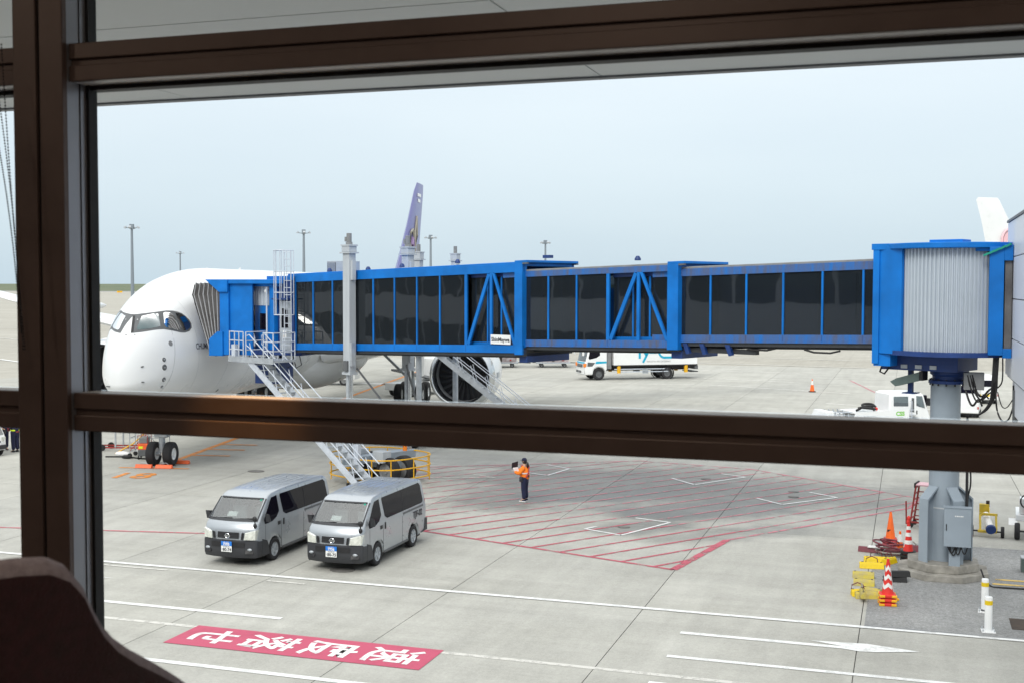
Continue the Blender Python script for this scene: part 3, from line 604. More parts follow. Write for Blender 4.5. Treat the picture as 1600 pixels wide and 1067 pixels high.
# ---- lift columns and wheel bogie
SL = 22.9
for sgn in (1, -1):
    y = sgn*1.55
    lc = MB().box(SL-.19, SL+.19, y-.17, y+.17, 4.45, 9.02).build('lift_column', M['col_grey'], bridge, bevel=.015)
    MB().box(SL-.30, SL+.30, y-.24, y+.24, 9.02, 9.07).build('column_flange', M['col_grey'], lc)
    MB().box(SL-.22, SL+.22, y-.2, y+.2, 9.07, 9.30).build('gear_housing', M['col_grey'], lc, bevel=.02)
    MB().box(SL-.26, SL+.26, y-.22, y+.22, 9.30, 9.36).build('column_flange', M['col_grey'], lc)
    MB().cyl((SL, y, 9.36), (SL, y, 9.46), .13, n=14).build('motor_base', M['mid_grey'], lc); MB().cyl((SL, y, 9.46), (SL, y, 9.80), .10, n=14).build('lift_motor', M['mid_grey'], lc, bevel=.01)
    MB().box(SL+.10, SL+.20, y-.05, y+.06, 9.48, 9.66).build('terminal_box', M['mid_grey'], lc)
    MB().box(SL-.30, SL-.19, y-.08, y+.1, 8.0, 8.75).build('cable_box', M['col_grey'], lc); MB().box(SL-.29, SL-.19, y-.05, y+.15, 4.7, 5.6).build('limit_box', M['steel'], lc)
    MB().box(SL-.23, SL+.23, y-.2, y+.2, 4.36, 4.46).build('column_collar', M['col_grey'], lc)
    MB().box(SL-.13, SL+.09, y+sgn*.17, y+sgn*.26, 4.5, 4.9).build('switch_box', M['dark_grey'], lc)
    MB().cyl((SL-.09, y, .9), (SL-.09, y, 4.4), .075, n=16).build('inner_tube', M['chrome'], lc, smooth=40); MB().cyl((SL+.09, y, .9), (SL+.09, y, 4.4), .085, n=16).build('inner_tube', M['steel'], lc, smooth=40)
    MB().bar((SL-.15, y*.85, 4.6), (SL-1.35, y*.5, 3.05), .06).build('tie_rod', M['dark_grey'], lc); MB().ball((SL-1.36, y*.5, 3.03), .07).build('rod_end', M['black'], lc)
bog = MB().box(SL-.25, SL+.25, -1.75, 1.75, .85, 1.15).build('bogie_beam', M['grey_paint'], bridge, bevel=.02)
MB().box(SL-1.0, SL+1.0, -.28, .28, .62, .95).build('bogie_frame', M['grey_paint'], bog, bevel=.02)
for xx in (-1.0, .35): MB().box(SL+xx, SL+xx+.6, .3, .75, .9, 1.35).build('drive_box', M['col_grey'], bog, bevel=.02)
MB().cyl((SL-.5, -.9, 1.2), (SL-.5, -.9, 1.42), .09, n=12).build('warning_beacon', M['amber'], bog)
def wheel(parent, c, axis, R_, w, rim_m, tyre_m=None, rimr=.6, spokes=0, name='wheel'):
    q = Vector(axis).normalized().to_track_quat('Z', 'Y').to_matrix().to_4x4(); m = Matrix.Translation(c) @ q
    t = MB().lathe([(R_*rimr, -w*.42), (R_*.86, -w*.5), (R_*.97, -w*.40), (R_, -w*.2), (R_, w*.2), (R_*.97, w*.40), (R_*.86, w*.5), (R_*rimr, w*.42)], 28, m, cap=False).build(name, tyre_m or M['tyre'], parent, smooth=35)
    r = MB().lathe([(.001, w*.36), (R_*.16, w*.37), (R_*.2, w*.28), (R_*rimr*.85, w*.26), (R_*rimr*.97, w*.40), (R_*rimr*1.02, w*.40), (R_*rimr*1.0, -w*.40), (.001, -w*.3)], 24, m, cap=False).build('rim', rim_m, t, smooth=35)
    if spokes:
        sp = MB()
        for k in range(spokes):
            a = 2*math.pi*k/spokes; sp.hull([m @ Vector((rr*math.cos(a+da), rr*math.sin(a+da), zz)) for rr, dd in ((R_*.14, .35), (R_*rimr*.92, .17)) for da in (-dd, dd) for zz in (w*.28, w*.40)])
        sp.build('spokes', rim_m, t)
    return t
for x in (-.95, .95):
    wheel(bog, (SL+x, .42, .55), (0, 1, 0), .55, .42, M['mid_grey']); wheel(bog, (SL+x, -.42, .55), (0, -1, 0), .55, .42, M['mid_grey'])
gr = bpy.data.objects.new('bogie_guard', None); COL.objects.link(gr); gr.parent = bridge
def stad(rx, ry, z, n=40): return [(SL + rx*math.copysign(abs(math.cos(t))**.7, math.cos(t)), ry*math.copysign(abs(math.sin(t))**.7, math.sin(t)), z) for t in [2*math.pi*k/n for k in range(n)]]
for z in (.35, .75, 1.12): MB().tube(stad(1.95, 1.66, z), .028, closed=True).build('guard_rail', M['yellow_rail'], gr, smooth=60)
for p in stad(1.95, 1.66, 0, 12): MB().cyl((p[0], p[1], .16), (p[0], p[1], 1.12), .022, n=8).build('guard_post', M['yellow_rail'], gr)
for p in stad(1.95, 1.66, 0, 4): MB().cyl((p[0], p[1]-.03, .075), (p[0], p[1]+.03, .075), .075, n=12).build('castor', M['rubber'], gr)

# ---- cab at the aircraft end (turned to face the fuselage)
CA = R(24); CC = Vector((28.4, -.15, 0)); cu = Vector((math.cos(CA), math.sin(CA), 0)); cv = Vector((-math.sin(CA), math.cos(CA), 0))
def cl(u, v, z): return CC + cu*u + cv*v + Vector((0, 0, z))
def cbox(u0, u1, v0, v1, z0, z1): return MB().box(u0, u1, v0, v1, z0, z1).xf(lambda p: cl(p[0], p[1], p[2]))
CZ0, CZ1 = 4.92, 8.03
cabf = cbox(-1.3, 2.35, -1.9, 1.95, CZ0, CZ0+.22).build('cab', M['navy'], bridge, bevel=.02)
cbox(-.55, 2.55, -2.0, 2.1, CZ1-.18, CZ1).build('cab_roof', M['blue'], cabf, bevel=.02)
cbox(.95, 2.3, 1.86, 1.96, CZ0-.02, CZ1-.15).build('cab_wall', M['blue'], cabf, bevel=.01)
cbox(.35, 2.3, -1.96, -1.86, CZ0, CZ1-.15).build('cab_wall', M['blue'], cabf, bevel=.01)
cbox(2.0, 2.42, 1.80, 2.08, CZ0-.02, CZ1-.15).build('cab_jamb', M['blue'], cabf, bevel=.01)
cbox(2.0, 2.42, -2.08, -1.80, CZ0-.02, CZ1-.15).build('cab_jamb', M['blue'], cabf, bevel=.01)
cbox(2.3, 2.62, -2.05, 2.08, CZ0-.05, CZ0+.16).build('bumper_sill', M['black'], cabf, bevel=.03)
MB().add([cl(u, v, z) for v in (1.72, 2.16) for u, z in ((2.25, CZ0-.06), (2.9, CZ0-.06), (2.9, CZ0+.62), (2.5, CZ0+.95), (2.25, CZ0+.95))],
         [(0,1,2,3,4),(9,8,7,6,5)]+[(k, (k+1) % 5, 5+(k+1) % 5, 5+k) for k in range(5)]).build('canopy_guard', M['blue'], cabf, bevel=.01)
MB().add([cl(u, v, z) for v in (-2.1, 2.18) for u, z in ((2.0, CZ1), (3.05, CZ1), (2.4, CZ1-.52), (2.0, CZ1-.52))],
         [(0,1,2,3),(7,6,5,4)]+[(k, (k+1) % 4, 4+(k+1) % 4, 4+k) for k in range(4)]).build('canopy_head', M['blue'], cabf, bevel=.01)
# rear drum of the cab: slats, operator window, posts
n = 44; r0, r1 = [], []
for i in range(n+1):
    a = R(60+75*i/n); rr = 1.72+(.02 if (i % 4) < 2 else -.015); r0.append(CC+Vector((rr*math.cos(a), rr*math.sin(a), 6.95))); r1.append(CC+Vector((rr*math.cos(a), rr*math.sin(a), 7.78)))
MB().loft([r0, r1], ring=False).build('slat_curtain', M['curtain'], cabf)
def arc_wall(a0, a1, r, z0, z1, th=.05, n=16):
    rings = []
    for i in range(n+1):
        a = R(a0+(a1-a0)*i/n); rings.append([CC+Vector((q*math.cos(a), q*math.sin(a), z)) for q, z in ((r-th, z0), (r, z0), (r, z1), (r-th, z1))])
    return MB().loft(rings)
arc_wall(60, 140, 1.70, CZ0, 6.98).build('drum_wall', M['blue'], cabf, smooth=40)
arc_wall(60, 150, 1.92, 7.74, 7.95, .3).build('drum_hood', M['blue'], cabf, smooth=40)
arc_wall(84, 100, 1.735, 5.95, 6.62).build('operator_window', M['glass_dark'], cabf, smooth=40)
for a in (112, 150):
    p = CC+Vector((1.78*math.cos(R(a)), 1.78*math.sin(R(a)), 0)); MB().box(p.x-.16, p.x+.16, p.y-.10, p.y+.10, CZ0, 7.95).build('drum_post', M['blue'], cabf, bevel=.01)
p = CC+Vector((1.9*math.cos(R(104)), 1.9*math.sin(R(104)), 0)); MB().cyl((p.x, p.y, CZ0+.2), (p.x, p.y, 7.7), .035, n=8).build('drain_pipe', M['steel_rail'], cabf)
MB().box(26.5, 28.0, 1.05, 1.40, CZ0+.15, 8.12).build('drum_wall', M['navy'], cabf); MB().box(26.5, 28.3, -1.5, 1.42, 8.0, 8.17).build('drum_roof', M['blue'], cabf, bevel=.01)
# service door with window and warning sticker
dr = MB().box(26.72, 27.42, 1.40, 1.44, CZ0+.22, 7.15).build('service_door', M['steel'], cabf, bevel=.008)
MB().box(26.86, 27.28, 1.44, 1.452, 6.05, 6.85).build('door_window', M['glass_dark'], dr); MB().box(26.98, 27.18, 1.44, 1.455, 5.62, 5.95).build('warning_sticker', M['paper'], dr)
MB().hull([(27.02, 1.456, 5.68), (27.14, 1.456, 5.68), (27.08, 1.456, 5.82), (27.02, 1.46, 5.68), (27.14, 1.46, 5.68), (27.08, 1.46, 5.82)]).build('warning_sign', M['yellow_rail'], dr)
MB().box(26.6, 27.55, 1.42, 1.75, 7.2, 7.26).build('door_hood', M['navy'], cabf)
MB().ball((28.05, 1.62, 7.55), (.10, .10, .09)).build('security_camera', M['white'], cabf, smooth=60); MB().cyl((28.05, 1.55, 7.58), (28.05, 1.55, 7.72), .06, n=10).build('camera_mount', M['white'], cabf)
# air-conditioning unit on the roof
ac = MB().box(24.75, 25.75, -.6, .3, 8.22, 8.78).build('air_conditioner', M['steel'], bridge, bevel=.01); MB().box(25.2, 25.70, .3, .32, 8.28, 8.72).build('ac_grille', M['dark_grey'], ac)
for k in range(8): MB().box(25.22+.06*k, 25.235+.06*k, .32, .33, 8.28, 8.72).build('ac_grille_bar', M['steel_rail'], ac)
# equipment box under the cab
eq = cbox(-.2, 1.0, .6, 1.7, 3.72, 4.7).build('equipment_box', M['navy'], bridge, bevel=.02); cbox(.0, .35, 1.70, 1.73, 3.85, 4.45).build('equipment_door', M['steel'], eq)
cbox(.1, .2, 1.0, 1.1, 4.7, 4.95).build('hanger', M['navy'], eq); cbox(.7, .8, 1.0, 1.1, 4.7, 4.95).build('hanger', M['navy'], eq)
for k in range(3): MB().tube([cl(-.8+.4*k, 1.2, 4.95), cl(-.9+.4*k, 1.2, 4.5), cl(-.6+.4*k, 1.1, 4.35), cl(-.4+.4*k, 1.0, 4.9)], .02).build('hanging_cable', M['cable'], eq)
# platform, railings, stair, caged ladder
PZ = 4.80
plat = MB().box(26.3, 29.35, 1.45, 2.62, PZ-.10, PZ).build('platform', M['steel'], bridge); MB().box(26.3, 29.35, 2.60, 2.63, PZ-.16, PZ+.08).build('toe_board', M['steel'], plat)
def rail(parent, pts, h=1.08, rows=(.35, .72, 1.08), r=.024, posts=True):
    for z in rows: MB().tube([(p[0], p[1], p[2]+z) for p in pts], r).build('handrail', M['steel_rail'], parent)
    if posts:
        for p in pts: MB().cyl((p[0], p[1], p[2]-.1), (p[0], p[1], p[2]+h), r, n=8).build('rail_post', M['steel_rail'], parent)
rail(plat, [(28.35, 2.58, PZ), (28.65, 2.58, PZ), (28.95, 2.58, PZ), (29.3, 2.58, PZ), (29.3, 1.6, PZ)])
rail(plat, [(26.35, 1.5, PZ), (26.35, 2.1, PZ), (26.35, 2.58, PZ), (27.0, 2.58, PZ)])
rail(plat, [(28.2, 1.55, PZ), (28.2, 2.56, PZ)], posts=True)
MB().box(28.9, 29.15, 2.4, 2.6, PZ, PZ+.55).build('control_box', M['steel_rail'], plat)
st = bpy.data.objects.new('stair', None); COL.objects.link(st); st.parent = bridge
T0, T1 = Vector((27.95, 0, PZ)), Vector((20.95, 0, .12)); ny = 22
for y in (1.80, 2.56):
    MB().bar(T0+Vector((0, y, -.12)), T1+Vector((0, y, -.05)), .05, .26).build('stringer', M['steel_rail'], st)
for k in range(1, ny):
    p = T0+(T1-T0)*k/ny; MB().box(p.x-.14, p.x+.12, 1.82, 2.54, p.z-.03, p.z).build('tread', M['steel'], st)
for y in (1.79, 2.57):
    d = (T1-T0)
    for hh in (.45, .98): MB().tube([T0+Vector((0, y, hh)), T1+Vector((0, y, hh))], .024).build('handrail', M['steel_rail'], st)
    MB().tube([T0+Vector((0, y, .45)), T0+Vector((.22, y, .55)), T0+Vector((.22, y, .92)), T0+Vector((0, y, .98))], .022).build('handrail', M['steel_rail'], st)
    for k in range(0, 9):
        p = T0+d*(k+.3)/9; MB().cyl(p+Vector((-.10, y, -.15)), p+Vector((.22, y, .80)), .018, n=6).build('rail_post', M['steel_rail'], st)
for y in (1.80, 2.52): MB().cyl((20.85, y, .11), (20.85, y+.05, .11), .11, n=14).build('stair_wheel', M['rubber'], st)
MB().box(22.2, 22.45, 1.60, 1.76, 1.1, 1.7).build('control_box', M['steel_rail'], st, bevel=.01)
ld = bpy.data.objects.new('caged_ladder', None); COL.objects.link(ld); ld.parent = bridge
LX, LY = 26.6, 1.95
for x in (LX-.22, LX+.22): MB().cyl((x, LY-.3, PZ), (x, LY-.3, 9.2), .024, n=8).build('ladder_rail', M['steel_rail'], ld)
for k in range(15): MB().cyl((LX-.22, LY-.3, PZ+.28+.29*k), (LX+.22, LY-.3, PZ+.28+.29*k), .016, n=6).build('rung', M['steel_rail'], ld)
for z in (6.6, 7.5, 8.35, 9.2):
    MB().tube([(LX+.4*math.cos(t), LY-.3+.62*math.sin(t), z) for t in [math.pi*k/10 for k in range(11)]], .02).build('cage_hoop', M['steel_rail'], ld)
for k in range(7):
    t = math.pi*(k+.0)/6; MB().cyl((LX+.4*math.cos(t), LY-.3+.62*math.sin(t), 6.6), (LX+.4*math.cos(t), LY-.3+.62*math.sin(t), 9.2), .014, n=6).build('cage_bar', M['steel_rail'], ld)
# ------------------------------------------------------------------ airliner
# aircraft axes: x aft from the nose tip, y to port, z up from the ground
XN = 4.215; nose = NLG - AXB*XN
plane = thing('airliner', 'white wide-body airliner with purple tail parked nose-in at the stand', 'airliner', (nose.x, nose.y, 0), math.atan2(AXB.y, AXB.x))
# local +x = aft; local +y = left of aft direction = starboard, so port is -y
def pf(x, Ln, p, q): t = max(0, min(1, x/Ln)); return (1-(1-t)**p)**(1/q)
TIP, TOP, BOT = 3.871, 8.589, 2.376
def hull_sec(x):
    zt = TIP+(TOP-TIP)*pf(x, 9.46, 1.851, 2.353); zb = TIP-(TIP-BOT)*pf(x, 7.849, 2.222, 2.037); w = 2.98*pf(x, 10.473, 1.611, 1.95)
    zm = TIP+((TOP+BOT)/2-TIP)*max(0, min(1, x/6))
    if x > 42:
        t = (x-42)/24.8; w *= max(.03, 1-t**1.7); zb = BOT+(7.2-BOT)*t**1.35; zt = TOP-.55*t**2.5 if t < 1 else 7.9; zm = (zt+zb)/2
        zt = max(zt - (zt-zm)*max(0, (t-.8)/.2)*.75, zm+.05)
    return zt, zb, w, zm
xs = [.004, .02, .05, .1, .17, .26, .38, .55, .75, 1.0, 1.3, 1.6]+[2+.35*k for k in range(22)]+[10.5, 12, 15, 20, 25, 30, 35, 40, 42, 45, 48, 51, 54, 57, 60, 62, 64, 65.6, 66.7]
NS = 64
def ring(x):
    zt, zb, w, zm = hull_sec(x); o = []
    for k in range(NS):
        t = 2*math.pi*k/NS; s_ = math.sin(t); o.append(Vector((x, w*math.cos(t), zm+((zt-zm) if s_ > 0 else (zm-zb))*s_)))
    return o
hb = MB().loft([ring(x) for x in xs]); bvh = BVHTree.FromPolygons(hb.v, [f for f in hb.f], all_triangles=False)
fus = hb.build('fuselage', M['hull_white'], plane, smooth=60)
pm = Matrix.Translation((nose.x, nose.y, 0)) @ Matrix.Rotation(math.atan2(AXB.y, AXB.x), 4, 'Z'); pinv = pm.inverted()
def cast(u, v):
    o = pinv @ CAM; d = (pinv.to_3x3() @ ray(u, v)).normalized(); h, n, i, dd = bvh.ray_cast(o, d)
    return (h, n) if h is not None else (None, None)
def decal(poly, m, name, parent, off=.008, mirror=False, cuts=2):
    """Patch on the hull: outline given as picture directions, projected on to the skin and kept there."""
    bm = bmesh.new(); vs = [bm.verts.new((p[0], p[1], 0)) for p in poly]; bm.faces.new(vs)
    bmesh.ops.triangulate(bm, faces=bm.faces); bmesh.ops.subdivide_edges(bm, edges=bm.edges, cuts=cuts, use_grid_fill=True)
    for v in list(bm.verts):
        h, n = cast(v.co.x, v.co.y)
        if h is None: bm.verts.remove(v); continue
        v.co = h+n*off
    me = bpy.data.meshes.new(name); bmesh.ops.recalc_face_normals(bm, faces=bm.faces)
    bm.to_mesh(me); me.materials.append(m)
    for p in me.polygons: p.use_smooth = True
    o = bpy.data.objects.new(name, me); COL.objects.link(o); o.parent = parent
    if mirror:
        for v in bm.verts: v.co.y = -v.co.y
        bmesh.ops.reverse_faces(bm, faces=bm.faces)
        m2 = bpy.data.meshes.new(name); bm.to_mesh(m2); m2.materials.append(m)
        for p in m2.polygons: p.use_smooth = True
        o2 = bpy.data.objects.new(name, m2); COL.objects.link(o2); o2.parent = parent
    bm.free(); return o
mask = decal([(207.5,491.5),(215,491),(238,488.5),(260,485.6),(270,486),(277.5,487.5),(284,490),(290,494.5),(295.5,500),(298.8,506),(299.4,512.5),(296,517.5),(288.8,520),(282,519.7),(275,518),(265,516),(256,514.8),(248,515),(240,516),(222,519),(204.5,521)], M['dark_grey'], 'cockpit_surround', plane, .006, True, 4)
for q in ([(221.5,494.5),(240,490.5),(247,490.8),(250.5,510),(236,513.5),(215,516),(213.5,513)],
          [(255,489.5),(258,488.2),(266,489),(270.5,493),(281,513),(279,516.5),(270,514.5),(259,511),(256.5,506)],
          [(274,489.5),(281,490.5),(289,495),(296.5,505.5),(297,512),(292,516),(286,517),(281.5,511)]):
    decal(q, M['glass_cockpit'], 'cockpit_window', mask, .014, True, 3)
for q in ([(207.5,494),(211.5,494),(208.5,519),(204.5,519.5)],): decal(q, M['black'], 'window_post', mask, .016, False, 2)
for u, v, r in ((256.3, 561.5, .075), (257.0, 573.5, .10), (256, 592.5, .08), (252.8, 603.8, .05)):
    h, n = cast(u, v); MB().lathe([(r*1.25, 0), (r*1.1, .02), (r*.3, .03)], 14, Matrix.Translation(h) @ n.to_track_quat('Z', 'Y').to_matrix().to_4x4()).build('probe_base', M['dark_grey'], plane)
    MB().cyl(h, h+n*.12+Vector((-.14, 0, 0)), .018, n=8).build('probe', M['steel'], plane)
h, n = cast(266.5, 536.5); MB().lathe([(.11, 0), (.10, .012), (.0, .014)], 16, Matrix.Translation(h) @ n.to_track_quat('Z', 'Y').to_matrix().to_4x4()).build('vent', M['mid_grey'], plane)
for a, b in (((220, 573), (224, 572)), ((221, 596.5), (225, 596.5)), ((167, 603), (172, 603.3)), ((337, 611), (341, 607.5)), ((197, 523), (197.4, 523.4)), ((210.3, 523), (210.8, 523.4))):
    h1, n1 = cast(*a); h2, n2 = cast(*b)
    if h1 and h2: MB().bar(h1+n1*.01, h2+n2*.01, .05, .04).build('fitting', M['dark_grey'], plane)
# seam of the nose radome
sm = []
for k in range(48):
    t = 2*math.pi*k/48; h, n, i, d = bvh.ray_cast(Vector((1.75+.5*math.sin(t), 0, 4.1)), Vector((0, math.cos(t), math.sin(t)))); 
    if h: sm.append(h+Vector((0, math.cos(t), math.sin(t)))*.002)
MB().tube(sm, .006, 4, closed=True).build('radome_seam', M['mid_grey'], plane)
for xx in (3.4, 5.9, 8.3, 11.0, 14.2, 18.0):
    MB().tube([Vector((p.x, p.y*1.0008, p.z)) for p in ring(xx)], .0045, 4, closed=True).build('skin_seam', M['steel'], plane)
# name under the cockpit, projected on to the skin
h0, n0 = cast(306, 541.5); h1, _ = cast(333, 540.5)
dirx = (h1-h0).normalized(); me = text_mesh('CHUMPHON', .36, .004, 'LEFT'); me.materials.clear(); me.materials.append(M['ink'])
for v in me.vertices:
    p = h0 + dirx*v.co.x*.72 + Vector((0, 0, 1))*v.co.y + n0*.6
    hh, nn, i, d = bvh.ray_cast(p, -n0); v.co = (hh+nn*.006) if hh else p-n0*.6
o = bpy.data.objects.new('lettering', me); COL.objects.link(o); o.parent = plane
# wings (port is -y)
def wing(sgn):
    st = [(2.6, 20.2, 13.4, 3.9, 1.55), (6.0, 22.6, 10.6, 4.35, 1.15), (10.5, 25.8, 8.0, 4.95, .8), (17, 30.2, 5.8, 5.8, .55), (24, 35.0, 4.3, 6.7, .38), (29, 38.6, 3.2, 7.5, .28), (31.2, 40.9, 2.2, 8.1, .2), (32.3, 43.0, 1.0, 8.9, .1)]
    rows = []
    for y, x, c, z, t in st:
        rows.append([Vector((x+c*a, sgn*y, z+t*b-.02*c*a)) for a, b in ((0, 0), (.02, .22), (.12, .45), (.35, .55), (.7, .3), (1, .02), (.7, -.12), (.35, -.4), (.12, -.36), (.02, -.2))])
    w = MB().loft(rows).build('wing', M['hull_white'], plane, smooth=50)
    for y in (8.5, 13.5, 19): 
        x = 20.2+(y-2.6)*.69+ (13.4-(y-2.6)*.36)*.6; MB().lathe([(.02, -1.9), (.25, -1.0), (.32, 0), (.2, 1.8), (.02, 2.6)], 12, Matrix.Translation((x+1.0, sgn*y, 4.15+(y-2.6)*.13)) @ Matrix.Rotation(R(90), 4, 'Y')).build('flap_fairing', M['hull_white'], w, smooth=60)
    return w
for sgn in (-1, 1):
    wing(sgn)
    ey, ez, ex = sgn*10.5, 2.78, 20.45
    q = Matrix.Translation((ex, ey, ez)) @ Matrix.Rotation(R(90), 4, 'Y')
    en = MB().lathe([(1.56, .62), (1.86, .75), (1.95, 1.7), (1.93, 3.2), (1.72, 5.0), (1.5, 5.9), (1.42, 5.9), (1.5, 4.5), (1.6, 1.5)], 48, q, cap=False).build('engine', M['hull_white'], plane, smooth=50)
    MB().lathe([(1.50, .85), (1.505, .3), (1.55, .08), (1.63, 0), (1.72, .06), (1.80, .28), (1.862, .75)], 48, q, cap=False).build('inlet_lip', M['chrome'], en, smooth=70)
    MB().lathe([(1.50, .85), (1.50, 1.5), (1.50, 1.75)], 48, q, cap=False).build('inlet_duct', M['mid_grey'], en, smooth=50)
    MB().lathe([(1.5, 1.72), (.3, 1.70), (.01, 1.69)], 48, q, cap=False).build('fan_disc', M['black'], en)
    fb = MB()
    for k in range(22):
        a = 2*math.pi*k/22; P = [q @ Vector((r*math.cos(a+da+.10*(r-.3)), r*math.sin(a+da+.10*(r-.3)), z)) for r, da, z in ((.36, -.12, 1.4), (.36, .12, 1.62), (.95, .07, 1.6), (1.47, .05, 1.62), (1.47, -.06, 1.45), (.95, -.08, 1.38))]
        fb.add(P, [(0, 1, 2, 5), (5, 2, 3, 4)])
    fb.build('fan_blades', M['underbody'], en, smooth=60)
    MB().lathe([(.01, .95), (.12, 1.02), (.30, 1.3), (.40, 1.6)], 24, q, cap=False).build('spinner', M['dark_grey'], en, smooth=60)
    MB().lathe([(1.05, 5.6), (.85, 6.6), (.5, 7.6), (.02, 8.0)], 24, q, cap=False).build('exhaust_cone', M['steel'], en, smooth=60)
    MB().hull([(ex+2.0, ey-.12, ez+1.6), (ex+2.0, ey+.12, ez+1.6), (ex+6.8, ey-.3, ez+1.3), (ex+6.8, ey+.3, ez+1.3), (ex+3.2, ey-.22, ez+2.3), (ex+3.2, ey+.22, ez+2.3), (ex+7.5, ey-.3, ez+2.6), (ex+7.5, ey+.3, ez+2.6)]).build('pylon', M['hull_white'], en)
    MB().box(ex+1.2, ex+1.9, ey+sgn*1.93-.02, ey+sgn*1.93+.04, ez-.15, ez+.15).build('latch_panel', M['steel'], en)
# belly fairing
MB().lathe([(.05, 0), (1.6, 2), (2.5, 5), (2.9, 9), (2.8, 13), (2.0, 18), (.05, 21)], 28, Matrix.Translation((17, 0, 3.75)) @ Matrix.Diagonal((1, 1.12, .78, 1)) @ Matrix.Rotation(R(90), 4, 'Y')).build('belly_fairing', M['hull_white'], plane, smooth=60)
# tail
def slab_(sec, m, name, parent):   # sections: (x0, chord, y, z, thick) stacked along a span
    rows = [[Vector((x+c*a, y+t*b*(0 if vert == 0 else 1), z+t*b*(1 if vert == 0 else 0))) for a, b in ((0, 0), (.06, .3), (.3, .5), (.75, .28), (1, .0), (.75, -.28), (.3, -.5), (.06, -.3))] for x, c, y, z, t, vert in sec]
    return MB().loft(rows).build(name, m, parent, smooth=50)
fin = slab_([(51.5, 10.2, 0, 8.0, .9, 1), (54.6, 8.0, 0, 10.5, .72, 1), (57.6, 6.0, 0, 13.2, .52, 1), (60.6, 4.2, 0, 16.2, .34, 1), (61.8, 3.1, 0, 17.05, .12, 1)], M['purple'], 'tail_fin', plane)
for sgn in (1, -1): slab_([(56.0, 6.6, sgn*1.2, 7.0, .6, 0), (60.5, 3.6, sgn*6, 7.4, .36, 0), (63.2, 2.0, sgn*9.6, 7.8, .18, 0)], M['hull_white'], 'tailplane', plane)
def on_fin(x, z, s=-1):
    t = (z-8)/9; x0 = 51+10.2*t; c = 11-7.2*t; a = (x-x0)/c; th = 1.05-.75*t; b = .5 if .06 < a < .6 else .3
    return Vector((x, s*(th*b+.02), z))
for pts, r, m in (([(57.5, 9.2), (58.4, 10.4), (58.6, 11.8), (58.2, 12.7), (57.4, 12.4), (56.7, 11.2), (56.8, 10.0), (57.5, 9.2)], .10, 'gold'), ([(58.2, 9.6), (58.9, 11.0), (59.2, 12.6), (60.2, 13.9), (60.0, 12.2), (59.6, 10.8), (58.8, 9.8)], .09, 'gold'), ([(57.5, 10.0), (57.9, 11.0), (57.9, 11.9), (57.4, 11.3), (57.4, 10.4)], .16, 'magenta')):
    MB().tube([on_fin(*p) for p in pts], r, 6).build('tail_emblem', M[m], fin, smooth=60)
for z in (15.4, 15.9): MB().bar(on_fin(61.2, z), on_fin(62.6, z), .28, .05, (0, 1, 0)).build('tail_flag', M['white'], fin)
# cabin windows along the port and starboard sides
wm = []
for sgn in (-1, 1):
    for k in range(58):
        x = 9.6+.635*k
        if 15.5 < x < 17.5 or 30 < x < 31.4: continue
        zt, zb, w_, zm = hull_sec(x); z = 6.35; t = math.asin(min(.99, (z-zm)/(zt-zm))); y = w_*math.cos(t); MB().obox((x, sgn*(y+.004), z), (.24, .02, .36)).build('cabin_window', M['black'], fus)
# boarding door frame lines on the port side
for x0 in (4.6, 15.9):
    pts = []
    for dx, z in ((0, 4.75), (1.1, 4.75), (1.1, 6.85), (0, 6.85), (0, 4.75)):
        zt, zb, w_, zm = hull_sec(x0+dx); tt = (z-zm)/((zt-zm) if z > zm else (zm-zb)); pts.append(Vector((x0+dx, -(w_*math.sqrt(max(0, 1-tt*tt))+.004), z)))
    MB().tube(pts, .014, 4).build('door_outline', M['mid_grey'], fus)
# landing gear
ng = bpy.data.objects.new('nose_gear', None); COL.objects.link(ng); ng.parent = plane
MB().cyl((XN, 0, .6), (XN, 0, 2.7), .13, n=16).build('gear_leg', M['steel'], ng, smooth=40); MB().cyl((XN, 0, .45), (XN, 0, 1.2), .09, n=16).build('oleo', M['chrome'], ng, smooth=40)
MB().cyl((XN, -.5, .525), (XN, .5, .525), .08, n=12).build('axle', M['steel'], ng)
MB().bar((XN, 0, 1.5), (XN-1.6, 0, 2.75), .12).build('drag_brace', M['steel'], ng); MB().box(XN-.2, XN+.25, -.28, .28, 1.25, 1.55).build('steering_collar', M['steel'], ng, bevel=.04)
MB().bar((XN+.2, 0, 1.3), (XN+.32, 0, .8), .06).build('torque_link', M['steel'], ng)
for y in (-.15, .15): MB().cyl((XN-.22, y, 1.62), (XN-.28, y, 1.62), .09, n=12).build('taxi_lamp', M['lamp'], ng)
for sgn in (-1, 1):
    wheel(ng, (XN, sgn*.38, .525), (0, sgn, 0), .525, .38, M['white'], rimr=.5)
    MB().box(XN-1.9, XN+1.2, sgn*.62-.02, sgn*.62+.02, 1.7, 2.55).build('gear_door', M['hull_white'], ng, bevel=.02)
for sgn in (-1, 1):
    mg = bpy.data.objects.new('main_gear', None); COL.objects.link(mg); mg.parent = plane; X0 = 33.0
    MB().cyl((X0, sgn*5.3, .7), (X0-.3, sgn*5.0, 4.2), .24, n=16).build('gear_leg', M['steel'], mg, smooth=40); MB().bar((X0-1.0, sgn*5.3, .69), (X0+1.0, sgn*5.3, .69), .22).build('bogie_beam', M['steel'], mg)
    MB().bar((X0, sgn*5.2, 1.5), (X0, sgn*3.0, 3.6), .16).build('side_stay', M['steel'], mg); MB().box(X0-.9, X0+.9, sgn*5.9-.03, sgn*5.9+.03, 1.8, 4.0).build('gear_door', M['hull_white'], mg)
    for dx in (-1.0, 1.0):
        for dy in (-.7, .7): wheel(mg, (X0+dx, sgn*5.3+dy, .69), (0, math.copysign(1, dy), 0), .69, .5, M['white'], rimr=.45)
